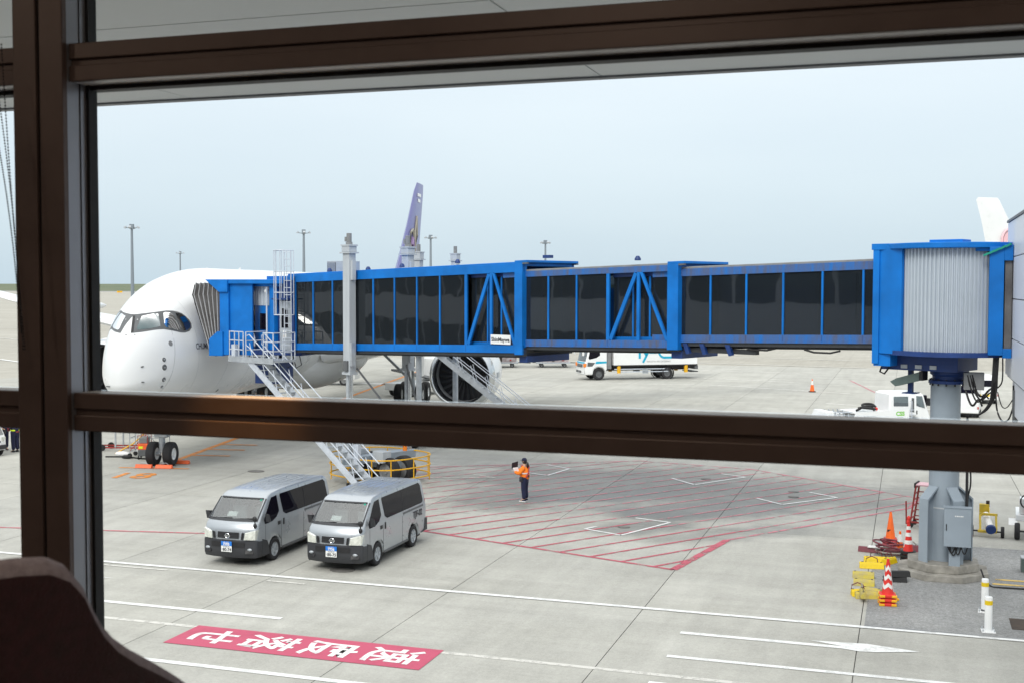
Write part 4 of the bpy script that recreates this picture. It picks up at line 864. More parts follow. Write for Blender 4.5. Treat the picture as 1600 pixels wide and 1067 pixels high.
for dy in (-.34, .34):
    for dx in (-.36, .36): pass
# antennas on the crown
for x, z in ((9.3, 8.42), (14, 8.5)): MB().hull([(x, -.03, z-.1), (x, .03, z-.1), (x+.5, -.03, z-.1), (x+.5, .03, z-.1), (x+.35, 0, z+.2), (x+.55, 0, z+.2)]).build('antenna', M['hull_white'], plane)

# bellows canopy between cab and fuselage: hoops from the cab opening to the skin
bl_rows = []; NB = 6; K = 26
bw = bridge.matrix_basis
def hull_hit(wp, wd):
    o = pinv @ wp; d = (pinv.to_3x3() @ wd).normalized(); h, n, i, dd = bvh.ray_cast(o, d); return (pm @ h) if h else None
prof = [(2.0*c_, s_) for c_, s_ in [(1, t/8) for t in range(9)]] + [(2.0*(1-2*t/10), 1) for t in range(1, 10)] + [(-2.0, 1-t/8) for t in range(9)]
rows = []
inner = [cl(2.42, v, CZ0+.05+s_*(CZ1-CZ0-.3)) for v, s_ in prof]
outer = []
for (v, s_), p in zip(prof, inner):
    w_ = bw @ cl(2.2, v*1.02, CZ0+.1+s_*(CZ1-CZ0-.45)); h = hull_hit(w_, (bw.to_3x3() @ cu)); lim = cl(3.6, v*1.02, p.z)
    if h is None: q = lim
    else:
        q = bw.inverted() @ h
        lm = .50+.95*s_
        if (q-p).length > lm: q = p+(q-p).normalized()*lm
        q = q-cu*.03
    outer.append(q)
for i in range(NB*2+1):
    f = i/(NB*2); bulge = .10 if i % 2 else 0.0
    row = []
    for (v, s_), p, q in zip(prof, inner, outer):
        c = p.lerp(q, f); outn = (cv*(v/2.0 if abs(v) > 1.9 else 0)+Vector((0, 0, 1 if s_ > .99 else 0))); row.append(c+outn*bulge)
    rows.append(row)
bl = MB().loft(rows, ring=False, caps=False).build('bellows_canopy', M['bellows'], bridge)
for i in range(1, NB*2+1, 2): MB().tube([p for p in rows[i]], .028, 6).build('bellows_hoop', M['bellows_edge'], bl)
MB().tube(rows[-1], .05, 6).build('bellows_pad', M['rubber'], bl)
# ------------------------------------------------------------------ vehicles
def inset(poly, d):
    n = len(poly); out = []
    for i in range(n):
        p0, p1, p2 = Vector(poly[i-1]), Vector(poly[i]), Vector(poly[(i+1) % n])
        e1, e2 = (p1-p0), (p2-p1); e1 = e1.normalized() if e1.length else e2; e2 = e2.normalized() if e2.length else e1
        n1, n2 = Vector((-e1.y, e1.x)), Vector((-e2.y, e2.x)); b = n1+n2; b = b.normalized() if b.length > 1e-4 else n1
        out.append(p1+b*(d/max(.5, b.dot(n1))))
    return out
def shell(prof, wf, r=.07, nr=4, crown=0, cols=4, crown_len=.9, crown_r=0, glass=()):
    """Car-type body: a closed side profile (front is low x) swept across the width with rounded edges.
    Profile edges listed in glass are left out of the body between the corner roundings and returned as a second shape."""
    A = sum(prof[i][0]*prof[(i+1) % len(prof)][1]-prof[(i+1) % len(prof)][0]*prof[i][1] for i in range(len(prof)))
    G_ = [(tuple(prof[i]), tuple(prof[i+1])) for i in glass]
    if A < 0: prof = prof[::-1]
    xmax = max(p[0] for p in prof); wtrue = wf; W0 = max(wf(*p) for p in prof); wf = lambda x, z: W0
    zmid = [.7, .95, 1.1, 1.4, 1.7]
    def taper(mb):
        bm = bmesh.new(); vs = [bm.verts.new(p) for p in mb.v]
        for f_ in mb.f: bm.faces.new([vs[i] for i in f_])
        caps = [f_ for f_ in bm.faces if len(f_.verts) > 8]; bmesh.ops.triangulate(bm, faces=caps)
        for zz in zmid:
            side = [f_ for f_ in bm.faces if abs(f_.normal.y) > .9 or len(f_.verts) == 3]; ge = list({e for f_ in side for e in f_.edges}|set()); gv = list({v for f_ in side for v in f_.verts})
            bmesh.ops.bisect_plane(bm, geom=side+ge+gv, plane_co=(0, 0, zz), plane_no=(0, 0, 1), dist=1e-5)
        for v in bm.verts: v.co.y *= wtrue(v.co.x, v.co.z)/W0
        bm.verts.index_update(); out = MB().add([v.co.copy() for v in bm.verts], [[v.index for v in f_.verts] for f_ in bm.faces]); bm.free(); return out
    st = []
    for k in range(nr+1):
        a = math.pi/2*(1-k/nr); st.append((-1, r*(1-math.cos(a)), r*(math.sin(a)-1)))
    st2 = st+[(-1+2*(k+1)/(cols+1), 0, None) for k in range(cols)]+[(1, i, j) for _, i, j in st[::-1]]
    rings = []
    for side, ins, dx in st2:
        P = inset(prof, ins) if ins else [Vector(p) for p in prof]; rg_ = []
        for p, q in zip(P, prof):
            w = wf(*q)
            y = side*(w+dx) if dx is not None else side*(w-r)
            f = max(0, 1-q[0]/crown_len)**.5 if crown_len else 0; fr = max(0, 1-(xmax-q[0])/.5)
            rg_.append(Vector((p.x+crown*f*(y/max(w, .1))**2-crown_r*fr*(y/max(w, .1))**2, y, p.y)))
        rings.append(rg_)
    b = MB().loft(rings)
    if not glass: return taper(b)
    n = len(prof); pairs = {(prof.index(p) if p in prof else prof.index(list(p)), prof.index(q)) for p, q in G_}
    gf = []; keep = []
    for fc in b.f:
        if len(fc) == 4:
            ring_i = min(fc)//n; ks = sorted({v % n for v in fc})
            if nr <= ring_i < nr+cols+1 and ((ks[0], ks[1]) in pairs or (ks[1], ks[0]) in pairs): gf.append(fc); continue
        keep.append(fc)
    b.f = keep; used = sorted({v for f_ in gf for v in f_}); mp_ = {v: i for i, v in enumerate(used)}
    g2 = MB().add([b.v[v] for v in used], [[mp_[v] for v in f_] for f_ in gf])
    g2.xf(lambda p: (p[0], p[1]*wtrue(p[0], p[2])/W0, p[2]))
    return taper(b), g2
def arch(cx, r, z0, n=8): return [(cx-r*math.cos(math.pi*k/n), z0+r*.98*math.sin(math.pi*k/n)) for k in range(n+1)]
def panel(poly, wf, sgn, m, name, parent, off=.006, th=.012):
    """Flush side panel (window, trim) following the body side; poly in (x, z)."""
    n = len(poly); o = []
    for d in (off, off-th):
        o += [(p[0], sgn*(wf(*p)+d), p[1]) for p in poly]
    return MB().add(o, [tuple(range(n)), tuple(range(2*n-1, n-1, -1))]+[(k, n+k, n+(k+1) % n, (k+1) % n) for k in range(n)]).build(name, m, parent, smooth=30)
def strip(pts, wf, m, name, parent, off=.006, w0=1.0, crown=0, crown_len=.9, nx=8, th=.01):
    """Panel across the front or rear: pts = profile points (x, z) from bottom to top, covering the fraction w0 of the width."""
    rows = []
    for x, z, fr in pts:
        w = wf(x, z)*fr; f = max(0, 1-x/crown_len)**.5 if crown else 0
        rows.append([Vector((x+crown*f*(t*fr*w0)**2-off, t*w*w0, z+off*.5)) for t in [-1+2*k/nx for k in range(nx+1)]])
    return MB().loft(rows, ring=False).build(name, m, parent, smooth=40)

def minibus(name, label, loc, rz, front_plate, tag_plate, side_text, group):
    v = thing(name, label, 'van', loc, rz, group)          # local -x is the front, wheelbase centre at x = 2.41
    wf = lambda x, z: .838 - max(0, z-1.1)*.15
    zb = .27; fa, ra, rw = 1.13, 3.685, .36
    prof = [(.02, .30), (.0, .45), (.0, .74), (.025, .98), (.08, 1.16), (.19, 1.26), (.48, 1.53), (.82, 1.80), (.96, 1.88), (1.15, 1.925), (1.7, 1.965), (2.6, 1.985), (3.7, 1.975), (4.35, 1.94), (4.52, 1.88), (4.60, 1.76), (4.665, 1.2), (4.69, .95), (4.69, .45), (4.64, .32)]
    prof = prof + [(ra+rw+.05, zb)] + [p for p in arch(ra, rw, .32)[::-1]] + [(ra-rw-.03, zb), (fa+rw+.05, zb)] + arch(fa, rw, .32)[::-1] + [(fa-rw-.03, zb)]
    bd, gs = shell(prof, wf, .075, 4, .14, 5, glass=(5, 6)); bd.build('body', M['silver'], v, smooth=38)
    # roof ribs
    for y in (-.48, -.29, -.1, .1, .29, .48): MB().tube([(1.45, y, 1.945), (1.7, y, 1.967), (2.6, y, 1.988), (3.7, y, 1.978), (4.2, y, 1.950)], .014).build('roof_rib', M['silver'], v, smooth=60)
    for y in (-.70, .70): MB().tube([(1.15, y*.97, 1.885), (2.6, y, 1.945), (4.3, y, 1.905)], .016).build('rain_gutter', M['silver'], v)
    # windscreen with black band, wipers
    ws = gs.build('windscreen', M['glass_car'], v, smooth=40)
    strip([(.18, 1.245, .985), (.205, 1.27, .985), (.235, 1.30, .98)], wf, M['plastic'], 'cowl', v, .022, .97, .14)
    strip([(.79, 1.775, .955), (.83, 1.805, .95)], wf, M['plastic'], 'windscreen_band', v, .016, .95, .14)
    for s in (1, -1): MB().bar((.22+.10*(s*.76)**2, s*.765, 1.28), (.835+.03, s*.715, 1.79), .035, .02).build('windscreen_edge', M['plastic'], v)
    for a, b in (((.27, .62, 1.295), (.25, .0, 1.32)), ((.24, -.05, 1.295), (.28, -.66, 1.325))): MB().bar(a, b, .025, .02).build('wiper', M['black'], ws)
    MB().obox((.40, .08, 1.40), (.012, .30, .17), Matrix.Rotation(R(48), 3, 'Y')).build('paper_notice', M['paper'], ws)
    MB().obox((.795, -.60, 1.755), (.01, .06, .06), Matrix.Rotation(R(42), 3, 'Y')).build('inspection_sticker', M['green_tape'], ws)
    MB().box(.95, 1.0, -.12, .12, 1.62, 1.70).build('inner_mirror', M['black'], ws); 
    MB().box(.40, .75, -.74, .74, 1.05, 1.24).build('dashboard', M['steel'], v, bevel=.04)
    for y in (-.38, .38):
        MB().box(1.25, 1.42, y-.24, y+.24, .95, 1.48).build('seat_back', M['steel'], v, bevel=.06); MB().box(1.28, 1.38, y-.13, y+.13, 1.50, 1.7).build('headrest', M['steel'], v, bevel=.04)
    MB().tube([(.78+.06*math.cos(t), .38+.18*math.cos(t), 1.28+.17*math.sin(t)) for t in [2*math.pi*k/14 for k in range(14)]], .018, closed=True).build('steering_wheel', M['black'], v)
    # bumper and cladding
    bw_ = lambda x, z: .848
    shell([(-.035, .34), (-.045, .50), (-.035, .735), (.02, .765), (.5, .70), (.72, .58), (.74, .30), (.4, .24), (.02, .25)], bw_, .07, 4, .15, 4, .75).build('front_bumper', M['plastic'], v, smooth=40)
    for s in (1, -1): panel([(.42, .26), (.80, .26), (.76, .50), (.68, .66), (.42, .74)], wf, s, M['plastic'], 'bumper_corner', v, .014, .03)
    strip([(.0, .53, 1), (.002, .67, 1)], wf, M['black'], 'bumper_grille', v, .052, .62, .12)
    for s in (1, -1): MB().ball((.04, s*.66, .50), (.035, .075, .04)).build('fog_lamp', M['steel'], v, smooth=60); MB().hull([(.03, s*.54, .40), (.03, s*.54, .50), (.09, s*.77, .40), (.09, s*.77, .50), (-.02, s*.55, .385), (.05, s*.76, .385)]).build('fog_recess', M['black'], v)
    strip([(.0, .785, 1), (.012, .86, 1), (.02, .955, 1)], wf, M['black'], 'grille', v, .02, .40, .14)
    for z in (.81, .86, .91): strip([(.008, z, 1), (.009, z+.012, 1)], wf, M['plastic'], 'grille_bar', v, .027, .38, .14)
    MB().tube([(-.03, .068*math.cos(t), .868+.062*math.sin(t)) for t in [2*math.pi*k/20 for k in range(20)]], .011, closed=True).build('badge', M['chrome'], v); MB().bar((-.033, -.09, .868), (-.033, .09, .868), .01, .024).build('badge', M['chrome'], v)
    for s in (1, -1):
        MB().hull([(.02, s*.40, .775), (.015, s*.46, .775), (.03, s*.43, .96), (.03, s*.49, .97), (.0, s*.40, .775), (-.005, s*.46, .775), (.008, s*.43, .96), (.008, s*.49, .97)]).build('side_intake', M['black'], v)
        MB().hull([(.025, s*.49, .765), (.03, s*.52, .96), (.14, s*.79, 1.03), (.24, s*.838, 1.04), (.26, s*.842, .80), (.10, s*.80, .765), (.0, s*.50, .77), (.012, s*.54, .95), (.10, s*.81, 1.02)]).build('headlamp', M['lamp'], v, smooth=30)
        # side glass
        panel([(.56, 1.25), (.98, 1.68), (1.10, 1.79), (1.40, 1.81), (1.43, 1.36), (1.25, 1.22), (1.02, 1.15), (.82, 1.13), (.58, 1.13)], wf, s, M['glass_dark'], 'door_window', v)
        panel([(1.60, 1.82), (1.58, 1.77), (1.66, 1.29), (1.80, 1.215), (4.3, 1.215), (4.42, 1.24), (4.44, 1.31), (4.38, 1.75), (4.28, 1.83)], wf, s, M['glass_dark'], 'side_window', v)
        for x in (2.95, 2.97): panel([(x, 1.23), (x+.012, 1.23), (x+.012, 1.81), (x, 1.81)], wf, s, M['black'], 'window_divider', v, .008)
        for x in (.60, 1.50, 2.84): panel([(x, .32), (x+.010, .32), (x+.010, 1.09), (x, 1.09)], wf, s, M['dark_grey'], 'door_gap', v, .004, .008)
        panel([(2.9, 1.11), (4.42, 1.11), (4.42, 1.165), (2.9, 1.165)], wf, s, M['dark_grey'], 'slide_rail', v, .008)
        panel([(1.30, .98), (1.43, .98), (1.43, 1.08), (1.30, 1.08)], wf, s, M['black'], 'door_handle', v, .016); panel([(1.60, .94), (1.67, .94), (1.67, 1.12), (1.60, 1.12)], wf, s, M['black'], 'door_handle', v, .016)
        MB().hull([(.55, s*.89, 1.20), (.55, s*1.01, 1.20), (.50, s*.89, 1.43), (.50, s*1.02, 1.43), (.66, s*.86, 1.22), (.63, s*.88, 1.41), (.62, s*1.01, 1.22)]).build('wing_mirror', M['plastic'], v, smooth=50)
        MB().hull([(4.66, s*.80, .80), (4.66, s*.80, 1.3), (4.60, s*.83, .80), (4.58, s*.80, 1.3), (4.70, s*.72, .80), (4.68, s*.72, 1.3)]).build('tail_lamp', M['lamp_red'], v)
        panel([(4.25, .32), (4.70, .34), (4.70, .70), (4.56, .72), (4.50, .40)], wf, s, M['plastic'], 'rear_bumper_corner', v, .02, .03)
        panel([(1.55, .27), (3.28, .27), (3.28, .33), (1.55, .33)], wf, s, M['dark_grey'], 'sill', v, .008)
    # fender mirror on a stalk at the near-side front corner
    MB().cyl((.22, -.74, 1.14), (.10, -.79, 1.30), .018, n=8).build('mirror_stalk', M['black'], v); MB().ball((.08, -.80, 1.36), (.05, .075, .075)).build('fender_mirror', M['black'], v, smooth=60); MB().ball((.15, -.77, 1.15), (.05, .06, .07)).build('fender_mirror', M['black'], v, smooth=60)
    MB().box(4.68, 4.76, -.8, .8, .35, .66).build('rear_bumper', M['plastic'], v, bevel=.03)
    MB().obox((4.63, 0, 1.45), (.02, 1.3, .45), Matrix.Rotation(R(-7), 3, 'Y')).build('rear_window', M['glass_dark'], v)
    MB().box(.5, 4.5, -.7, .7, .18, .30).build('underbody', M['black'], v)
    for x in (fa, ra):
        for s in (1, -1): wheel(v, (x, s*.745, .32), (0, s, 0), .325, .20, M['steel'], rimr=.62, spokes=6)
    # plates
    pb = MB().box(-.085, -.07, -.165, .165, .60, .72).build('tag_plate', M['plate_blue'], v)
    text(tag_plate, .10, M['paper'], pb, frame((-.088, 0, .64), (0, -1, 0), (0, 0, 1)), bold=.004); text('SL. -UNIT', .04, M['paper'], pb, frame((-.088, 0, .70), (0, -1, 0), (0, 0, 1)))
    pw = MB().box(-.085, -.07, -.165, .165, .43, .595).build('number_plate', M['plate_white'], v)
    text(front_plate, .115, M['ink'], pw, frame((-.088, -.02, .49), (0, -1, 0), (0, 0, 1)), bold=.003); text('名古屋 400', .04, M['ink'], pw, frame((-.088, 0, .57), (0, -1, 0), (0, 0, 1))); text('て', .05, M['ink'], pw, frame((-.088, .135, .49), (0, -1, 0), (0, 0, 1)))
    if side_text:
        w = wf(4.0, 1.0); text(side_text, .26, M['ink'], v, frame((3.98, -(w+.014), .95), (1, 0, 0), (0, 0, 1)), bold=.008)
        text('NV', .07, M['ink'], v, frame((4.35, -(wf(4.3, .62)+.012), .66), (1, 0, 0), (0, 0, 1)))
    return v
# the vans face the terminal: local -x -> world -Y, so rotate by +90 degrees
minibus('minibus', 'silver minibus with white plate reading 80-75 and dark lettering on its side', (-14.82, 29.40, 0), R(90), '80-75', '7736', 'TJF-02', 'silver minibuses parked side by side')
minibus('minibus', 'silver minibus with white plate reading 80-74 and plain side', (-17.87, 29.07, 0), R(90), '80-74', '7703', None, 'silver minibuses parked side by side')

def lorry():
    hd_ = Vector((-5.01, -3.24)).normalized(); ang = math.atan2(hd_.y, hd_.x)+math.pi
    side = Vector((hd_.y, -hd_.x)) if (Vector((hd_.y, -hd_.x))).y > 0 else Vector((-hd_.y, hd_.x))   # away from the camera
    f = Vector((-24.4, 97.1))+side*1.0-hd_*(-1.35)
    v = thing('box_lorry', 'white box lorry with teal lettering driving across the far apron', 'lorry', (f.x, f.y, 0), ang)
    wf = lambda x, z: 1.15
    zb = .55
    prof = [(.02, .45), (.0, .9), (.02, 1.35), (.10, 1.55), (.42, 2.75), (.62, 2.88), (2.0, 2.9), (2.05, 2.8), (2.05, .9), (1.35+.56, .62)]+arch(1.35, .56, .55)[::-1]+[(.72, .45)]
    bd, gs = shell(prof, wf, .09, 3, .12, 3, glass=(3,)); bd.build('cab', M['white'], v, smooth=38); gs.build('windscreen', M['glass_car'], v, smooth=40)
    MB().box(.4, 1.9, -1.0, 1.0, 1.0, 1.6).build('cab_interior', M['dark_grey'], v)
    strip([(.01, 1.05, 1), (.02, 1.32, 1)], wf, M['dark_grey'], 'grille', v, .02, .62, .12); strip([(.03, 1.38, 1), (.07, 1.5, 1)], wf, M['teal'], 'cab_stripe', v, .015, .9, .12)
    strip([(.0, .5, 1), (.0, .95, 1)], wf, M['white'], 'bumper', v, .06, .98, .14)
    for y in (-.5, -.15, .2, .5): MB().box(-.08, -.05, y-.12, y+.12, .62, .80).build('bumper_slot', M['dark_grey'], v)
    for s in (1, -1):
        panel([(.42, 1.85), (.58, 2.62), (1.42, 2.62), (1.42, 2.05), (1.1, 1.85), (.5, 1.72)], wf, s, M['glass_dark'], 'door_window', v); panel([(.32, 1.15), (.75, 1.15), (1.0, 1.45), (.35, 1.5)], wf, s, M['dark_grey'], 'lower_window', v)
        panel([(1.02, 1.36), (2.0, 1.40), (2.0, 1.56), (1.1, 1.56)], wf, s, M['teal'], 'cab_stripe', v); MB().box(.02, .30, s*1.05-.1, s*1.05+.1, 1.1, 1.4).build('indicator', M['amber'], v, bevel=.02)
        MB().hull([(-.12, s*1.12, 2.05), (-.02, s*1.32, 2.05), (-.12, s*1.12, 2.55), (-.02, s*1.32, 2.55), (.0, s*1.15, 2.05), (.04, s*1.3, 2.55)]).build('wing_mirror', M['white'], v)
        MB().box(2.7, 7.5, s*1.1-.02, s*1.1+.02, .62, .70).build('side_guard', M['steel_rail'], v); MB().box(2.7, 7.5, s*1.1-.02, s*1.1+.02, .85, .93).build('side_guard', M['steel_rail'], v)
        for x in (3.1, 9.1): MB().cyl((x, s*1.08, .55), (x, s*1.08, 1.15), .16, n=14).build('buffer', M['yellow_rail'], v)
        MB().box(5.2, 5.7, s*1.0-.1, s*1.12, .5, .95).build('tool_box', M['steel'], v)
        for x in (1.35, 7.4): wheel(v, (x, s*.98, .5), (0, s, 0), .5, .3, M['dark_grey'], rimr=.55)
        MB().lathe([(.62, -.16), (.62, .16)], 20, Matrix.Translation((7.4, s*.98, .52)) @ Matrix.Rotation(R(90), 4, 'X'), cap=False).build('mudguard', M['black'], v)
    MB().box(2.1, 2.5, -1.0, 1.0, .9, 2.7).build('cooling_unit', M['mid_grey'], v, bevel=.05)
    MB().box(2.0, 9.6, -.45, .45, .75, 1.1).build('chassis', M['black'], v)
    bx = MB().box(2.62, 10.1, -1.2, 1.2, 1.22, 3.7).build('cargo_box', M['white'], v, bevel=.03); MB().box(2.6, 10.12, -1.18, 1.18, 1.12, 1.24).build('box_floor', M['black'], v)
    MB().box(9.6, 10.3, -.9, .9, .55, .62).build('rear_guard', M['black'], v); MB().box(9.9, 10.2, -1.1, 1.1, .8, 1.1).build('tail_lift', M['dark_grey'], v); MB().box(2.66, 2.74, 1.2, 1.215, 1.3, 3.6).build('edge_strip', M['steel'], bx)
    # lettering on the side that faces the terminal (local +y here)
    for s in (-1,):
        y = s*1.215
        def stroke(a, b, w=.22): MB().bar((a[0], y, a[1]), (b[0], y, b[1]), w, .012, (0, 1, 0)).build('lettering', M['teal'], bx)
        stroke((4.9, 1.75), (4.9, 3.0), .18); stroke((4.95, 2.95), (5.5, 1.98), .18); stroke((6.0, 2.95), (5.2, 1.42), .18); stroke((5.75, 2.25), (6.45, 2.25), .18); stroke((5.9, 2.8), (6.6, 2.8), .18)
        for k in range(8):
            a0, a1 = R(80+24*k), R(80+24*(k+1)); stroke((7.15+.55*math.cos(a0), 2.35+.55*math.sin(a0)), (7.15+.55*math.cos(a1), 2.35+.55*math.sin(a1)), .18)
        stroke((7.15, 1.82), (7.75, 1.82), .18)
        text('NAGOYA AIR CATERING', .19, M['mid_grey'], bx, frame((6.6, y, 1.50), (1, 0, 0), (0, 0, 1)))
    return v
lorry()

def small_van(name, label, loc, rz, L_=3.39, W_=1.475, H_=1.88, plate='plate_yellow', group=None, paint_='white'):
    v = thing(name, label, 'van', loc, rz, group); hw = W_/2; wf = lambda x, z: hw - max(0, z-.95)*.07
    fa, ra, rw = .55, L_-.62, .30
    prof = [(.02, .28), (.0, .5), (.03, .8), (.12, .95), (.55, H_-.22), (.72, H_-.08), (1.0, H_-.02), (L_-.4, H_), (L_-.14, H_-.06), (L_-.04, H_-.3), (L_, .9), (L_, .35), (L_-.05, .27), (ra+rw+.03, .25)]+arch(ra, rw, .27)[::-1]+[(fa+rw+.03, .25)]+arch(fa, rw, .27)[::-1]+[(fa-rw-.03, .25)]
    bd, gs = shell(prof, wf, .07, 4, .08, 3, .7, .06, glass=(3,)); bd.build('body', M[paint_], v, smooth=38); gs.build('windscreen', M['glass_car'], v, smooth=40)
    strip([(.0, .30, 1), (.0, .5, 1)], wf, M['plastic'], 'front_bumper', v, .03, .98, .08); strip([(.02, .62, 1), (.03, .70, 1)], wf, M['black'], 'grille', v, .015, .6, .08)
    for s in (1, -1):
        panel([(.42, 1.0), (.68, H_-.3), (1.25, H_-.26), (1.25, .98)], wf, s, M['glass_dark'], 'door_window', v); panel([(1.35, .98), (1.35, H_-.26), (2.2, H_-.24), (2.2, .98)], wf, s, M['glass_dark'], 'side_window', v)
        panel([(2.3, .98), (2.3, H_-.24), (L_-.35, H_-.26), (L_-.28, .98)], wf, s, M['glass_dark'], 'side_window', v)
        for x in (fa, ra): wheel(v, (x, s*(hw-.09), .27), (0, s, 0), .275, .16, M['steel'], rimr=.62)
        MB().hull([(.06, s*(hw-.25), .66), (.05, s*(hw-.25), .86), (.16, s*(hw+.002), .68), (.2, s*(hw+.002), .88), (.02, s*(hw-.2), .68), (.1, s*(hw-.02), .86)]).build('headlamp', M['lamp'], v)
        MB().box(L_-.04, L_+.012, s*(hw-.02)-.06, s*(hw-.02)+.015, .55, .68).build('tail_lamp', M['lamp_red'], v); MB().hull([(.38, s*(hw+.05), .95), (.38, s*(hw+.16), .95), (.35, s*(hw+.05), 1.13), (.35, s*(hw+.16), 1.13), (.45, s*(hw+.05), 1.0)]).build('wing_mirror', M['plastic'], v)
    MB().obox((L_-.022, 0, H_-.50), (.03, W_*.74, .42), Matrix.Rotation(R(-8), 3, 'Y')).build('rear_window', M['glass_dark'], v, bevel=.01)
    MB().box(L_-.02, L_+.06, -hw+.03, hw-.03, .30, .50).build('rear_bumper', M[paint_], v, bevel=.03); MB().box(L_+.0, L_+.03, -.165, .165, .52, .68).build('number_plate', M[plate], v)
    MB().box(.4, L_-.3, -hw+.12, hw-.12, .16, .28).build('underbody', M['black'], v)
    return v
p = G(1542, 631); ha = R(101)
small_van('small_van', 'small white van with yellow rear plate parked beyond the fixed corridor', (p.x+3.39*math.cos(ha), p.y+3.39*math.sin(ha), -.0), ha+math.pi)
p = G(1470, 648); small_van('delivery_van', 'white van mostly hidden behind the grey support column', (p.x+1.6, p.y+3.2, 0), R(85)+math.pi, 4.4, 1.75, 2.2, 'plate_white')
p = G(3, 716); small_van('service_car', 'white car nose beside the two ground crew in lime belts', (p.x-.72, p.y+.2, 0), R(160), 3.4, 1.48, 1.75, 'plate_yellow')

def service_truck():
    v = thing('water_service_truck', 'white service truck with coiled black hose and green logo, facing away', 'service truck', (-1.65, 67.0, 0), R(29))   # local +x is the front
    for x in (-2.0, 1.75):
        for s in (1, -1): wheel(v, (x, s*.72, .37), (0, s, 0), .37, .24, M['steel'], rimr=.55)
    MB().box(-3.2, 2.6, -.35, .35, .42, .62).build('chassis', M['dark_grey'], v)
    wf = lambda x, z: .88-max(0, z-1.5)*.06
    prof = [(-(2.72), .45), (-2.75, .9), (-2.62, 1.25), (-2.36, 2.08), (-2.15, 2.2), (-.62, 2.22), (-.40, 2.12), (-.36, 1.0), (-.38, .75), (-1.33, .72)]+arch(-1.75, .42, .5)[::-1]+[(-2.2, .45)]
    c = shell(prof, wf, .12, 4, .0, 3, .0).xf(lambda p: (-p[0], -p[1], p[2])).build('cab', M['white'], v, smooth=38)
    for s in (1, -1):
        MB().add([(x, s*(wf(0, z)+o), z) for o in (.012, 0) for x, z in ((1.92, 1.5), (2.42, 1.35), (2.25, 2.0), (1.92, 2.02))], [(0,1,2,3),(7,6,5,4),(0,4,5,1),(1,5,6,2),(2,6,7,3),(3,7,4,0)]).build('door_window', M['glass_car'], c)
        MB().add([(x, s*(wf(0, z)+o), z) for o in (.008, 0) for x, z in ((1.58, 1.2), (1.80, 1.15), (1.80, 1.9), (1.66, 1.92))], [(0,1,2,3),(7,6,5,4),(0,4,5,1),(1,5,6,2),(2,6,7,3),(3,7,4,0)]).build('cab_vent', M['dark_grey'], c)
        MB().add([(x, s*(wf(0, z)+o), z) for o in (.012, 0) for x, z in ((.62, 1.5), (1.45, 1.48), (1.45, 2.0), (.62, 2.0))], [(0,1,2,3),(7,6,5,4),(0,4,5,1),(1,5,6,2),(2,6,7,3),(3,7,4,0)]).build('rear_side_window', M['glass_car'], c)
        MB().box(1.92, 1.98, s*.885-.01, s*.885+.01, 1.05, 1.25).build('door_handle', M['black'], c); MB().box(2.55, 2.65, s*.95-.06, s*.95+.12, 1.5, 1.9).build('wing_mirror', M['black'], c)
    MB().box(2.36, 2.6, -.78, .78, 1.25, 2.05).build('windscreen', M['glass_dark'], c, bevel=.05)
    # white side skirts of the bed with the logo
    for s in (1, -1):
        b = MB().add([(x, s*.95+o, z) for o in (0, .03*s) for x, z in ((-1.9, .58), (1.45, .80), (1.45, 1.32), (-1.55, 1.20))], [(0,1,2,3),(7,6,5,4),(0,4,5,1),(1,5,6,2),(2,6,7,3),(3,7,4,0)]).build('side_skirt', M['white'], v)
        fx = (1, 0, 0) if s < 0 else (-1, 0, 0)
        text('CSS', .30, M['logo_green'], b, frame((.95, s*.985, 1.10), fx, (0, 0, 1)), bold=.012); text('Air Service', .07, M['logo_dkgreen'], b, frame((.95, s*.985, .92), fx, (0, 0, 1))); text('WATER SERVICE', .09, M['ink'], b, frame((-.8, s*.985, .98), fx, (0, 0, 1)))
    MB().box(-1.6, 1.0, -.9, .9, 1.12, 1.2).build('deck', M['white'], v)
    for k in range(3):
        MB().tube([(-1.3+.25*k+1.0*t+.15*math.sin(9*t+k), -.5+.35*k+.25*math.sin(7*t+2*k), 1.27+.14*math.sin(math.pi*t)+.05*k) for t in [i/16 for i in range(17)]], .065, 8).build('hose', M['rubber'], v, smooth=60)
    MB().ball((-.15, -.45, 1.33), .09).build('hose_cap', M['red'], v, smooth=60); MB().box(.7, .8, .45, .55, 1.2, 1.45).build('marker', M['red'], v)
    MB().box(-3.3, -2.5, -.9, .9, .55, .62).build('rear_deck', M['white'], v); MB().hull([(-3.35, -.85, .5), (-3.35, .85, .5), (-3.1, -.85, 1.25), (-3.1, .85, 1.25), (-2.75, -.85, 1.25), (-2.75, .85, 1.25), (-2.7, -.85, .5), (-2.7, .85, .5)]).build('pump_cover', M['white'], v, bevel=.02)
    for x in (-2.6, -2.35, -2.1, -1.85):
        for y in (-.7, 0, .6): MB().cyl((x, y, .5), (x, y, 1.25), .035, n=8).build('pipe', M['steel'], v)
    for z in (.8, 1.2): MB().bar((-2.7, -.75, z), (-1.7, -.75, z), .04).build('pipe', M['steel_rail'], v)
    MB().box(-2.45, -2.15, -.65, .5, .55, 1.15).build('meter_box', M['white'], v, bevel=.02); MB().box(-2.62, -2.56, -.85, -.4, .55, .9).build('logo_board', M['white'], v); MB().bar((-2.4, -.78, .95), (-2.1, -.78, .95), .06).build('valve', M['yellow_rail'], v)
    MB().tube([(1.15, .6, 1.2), (1.15, .6, 1.75), (1.15, .35, 1.75), (1.15, .35, .5)], .02).build('grab_rail', M['steel_rail'], v); MB().tube([(1.6, -.99, .55), (1.6, -.99, 1.75), (1.6, -.85, 1.78)], .022).build('grab_rail', M['steel_rail'], v)
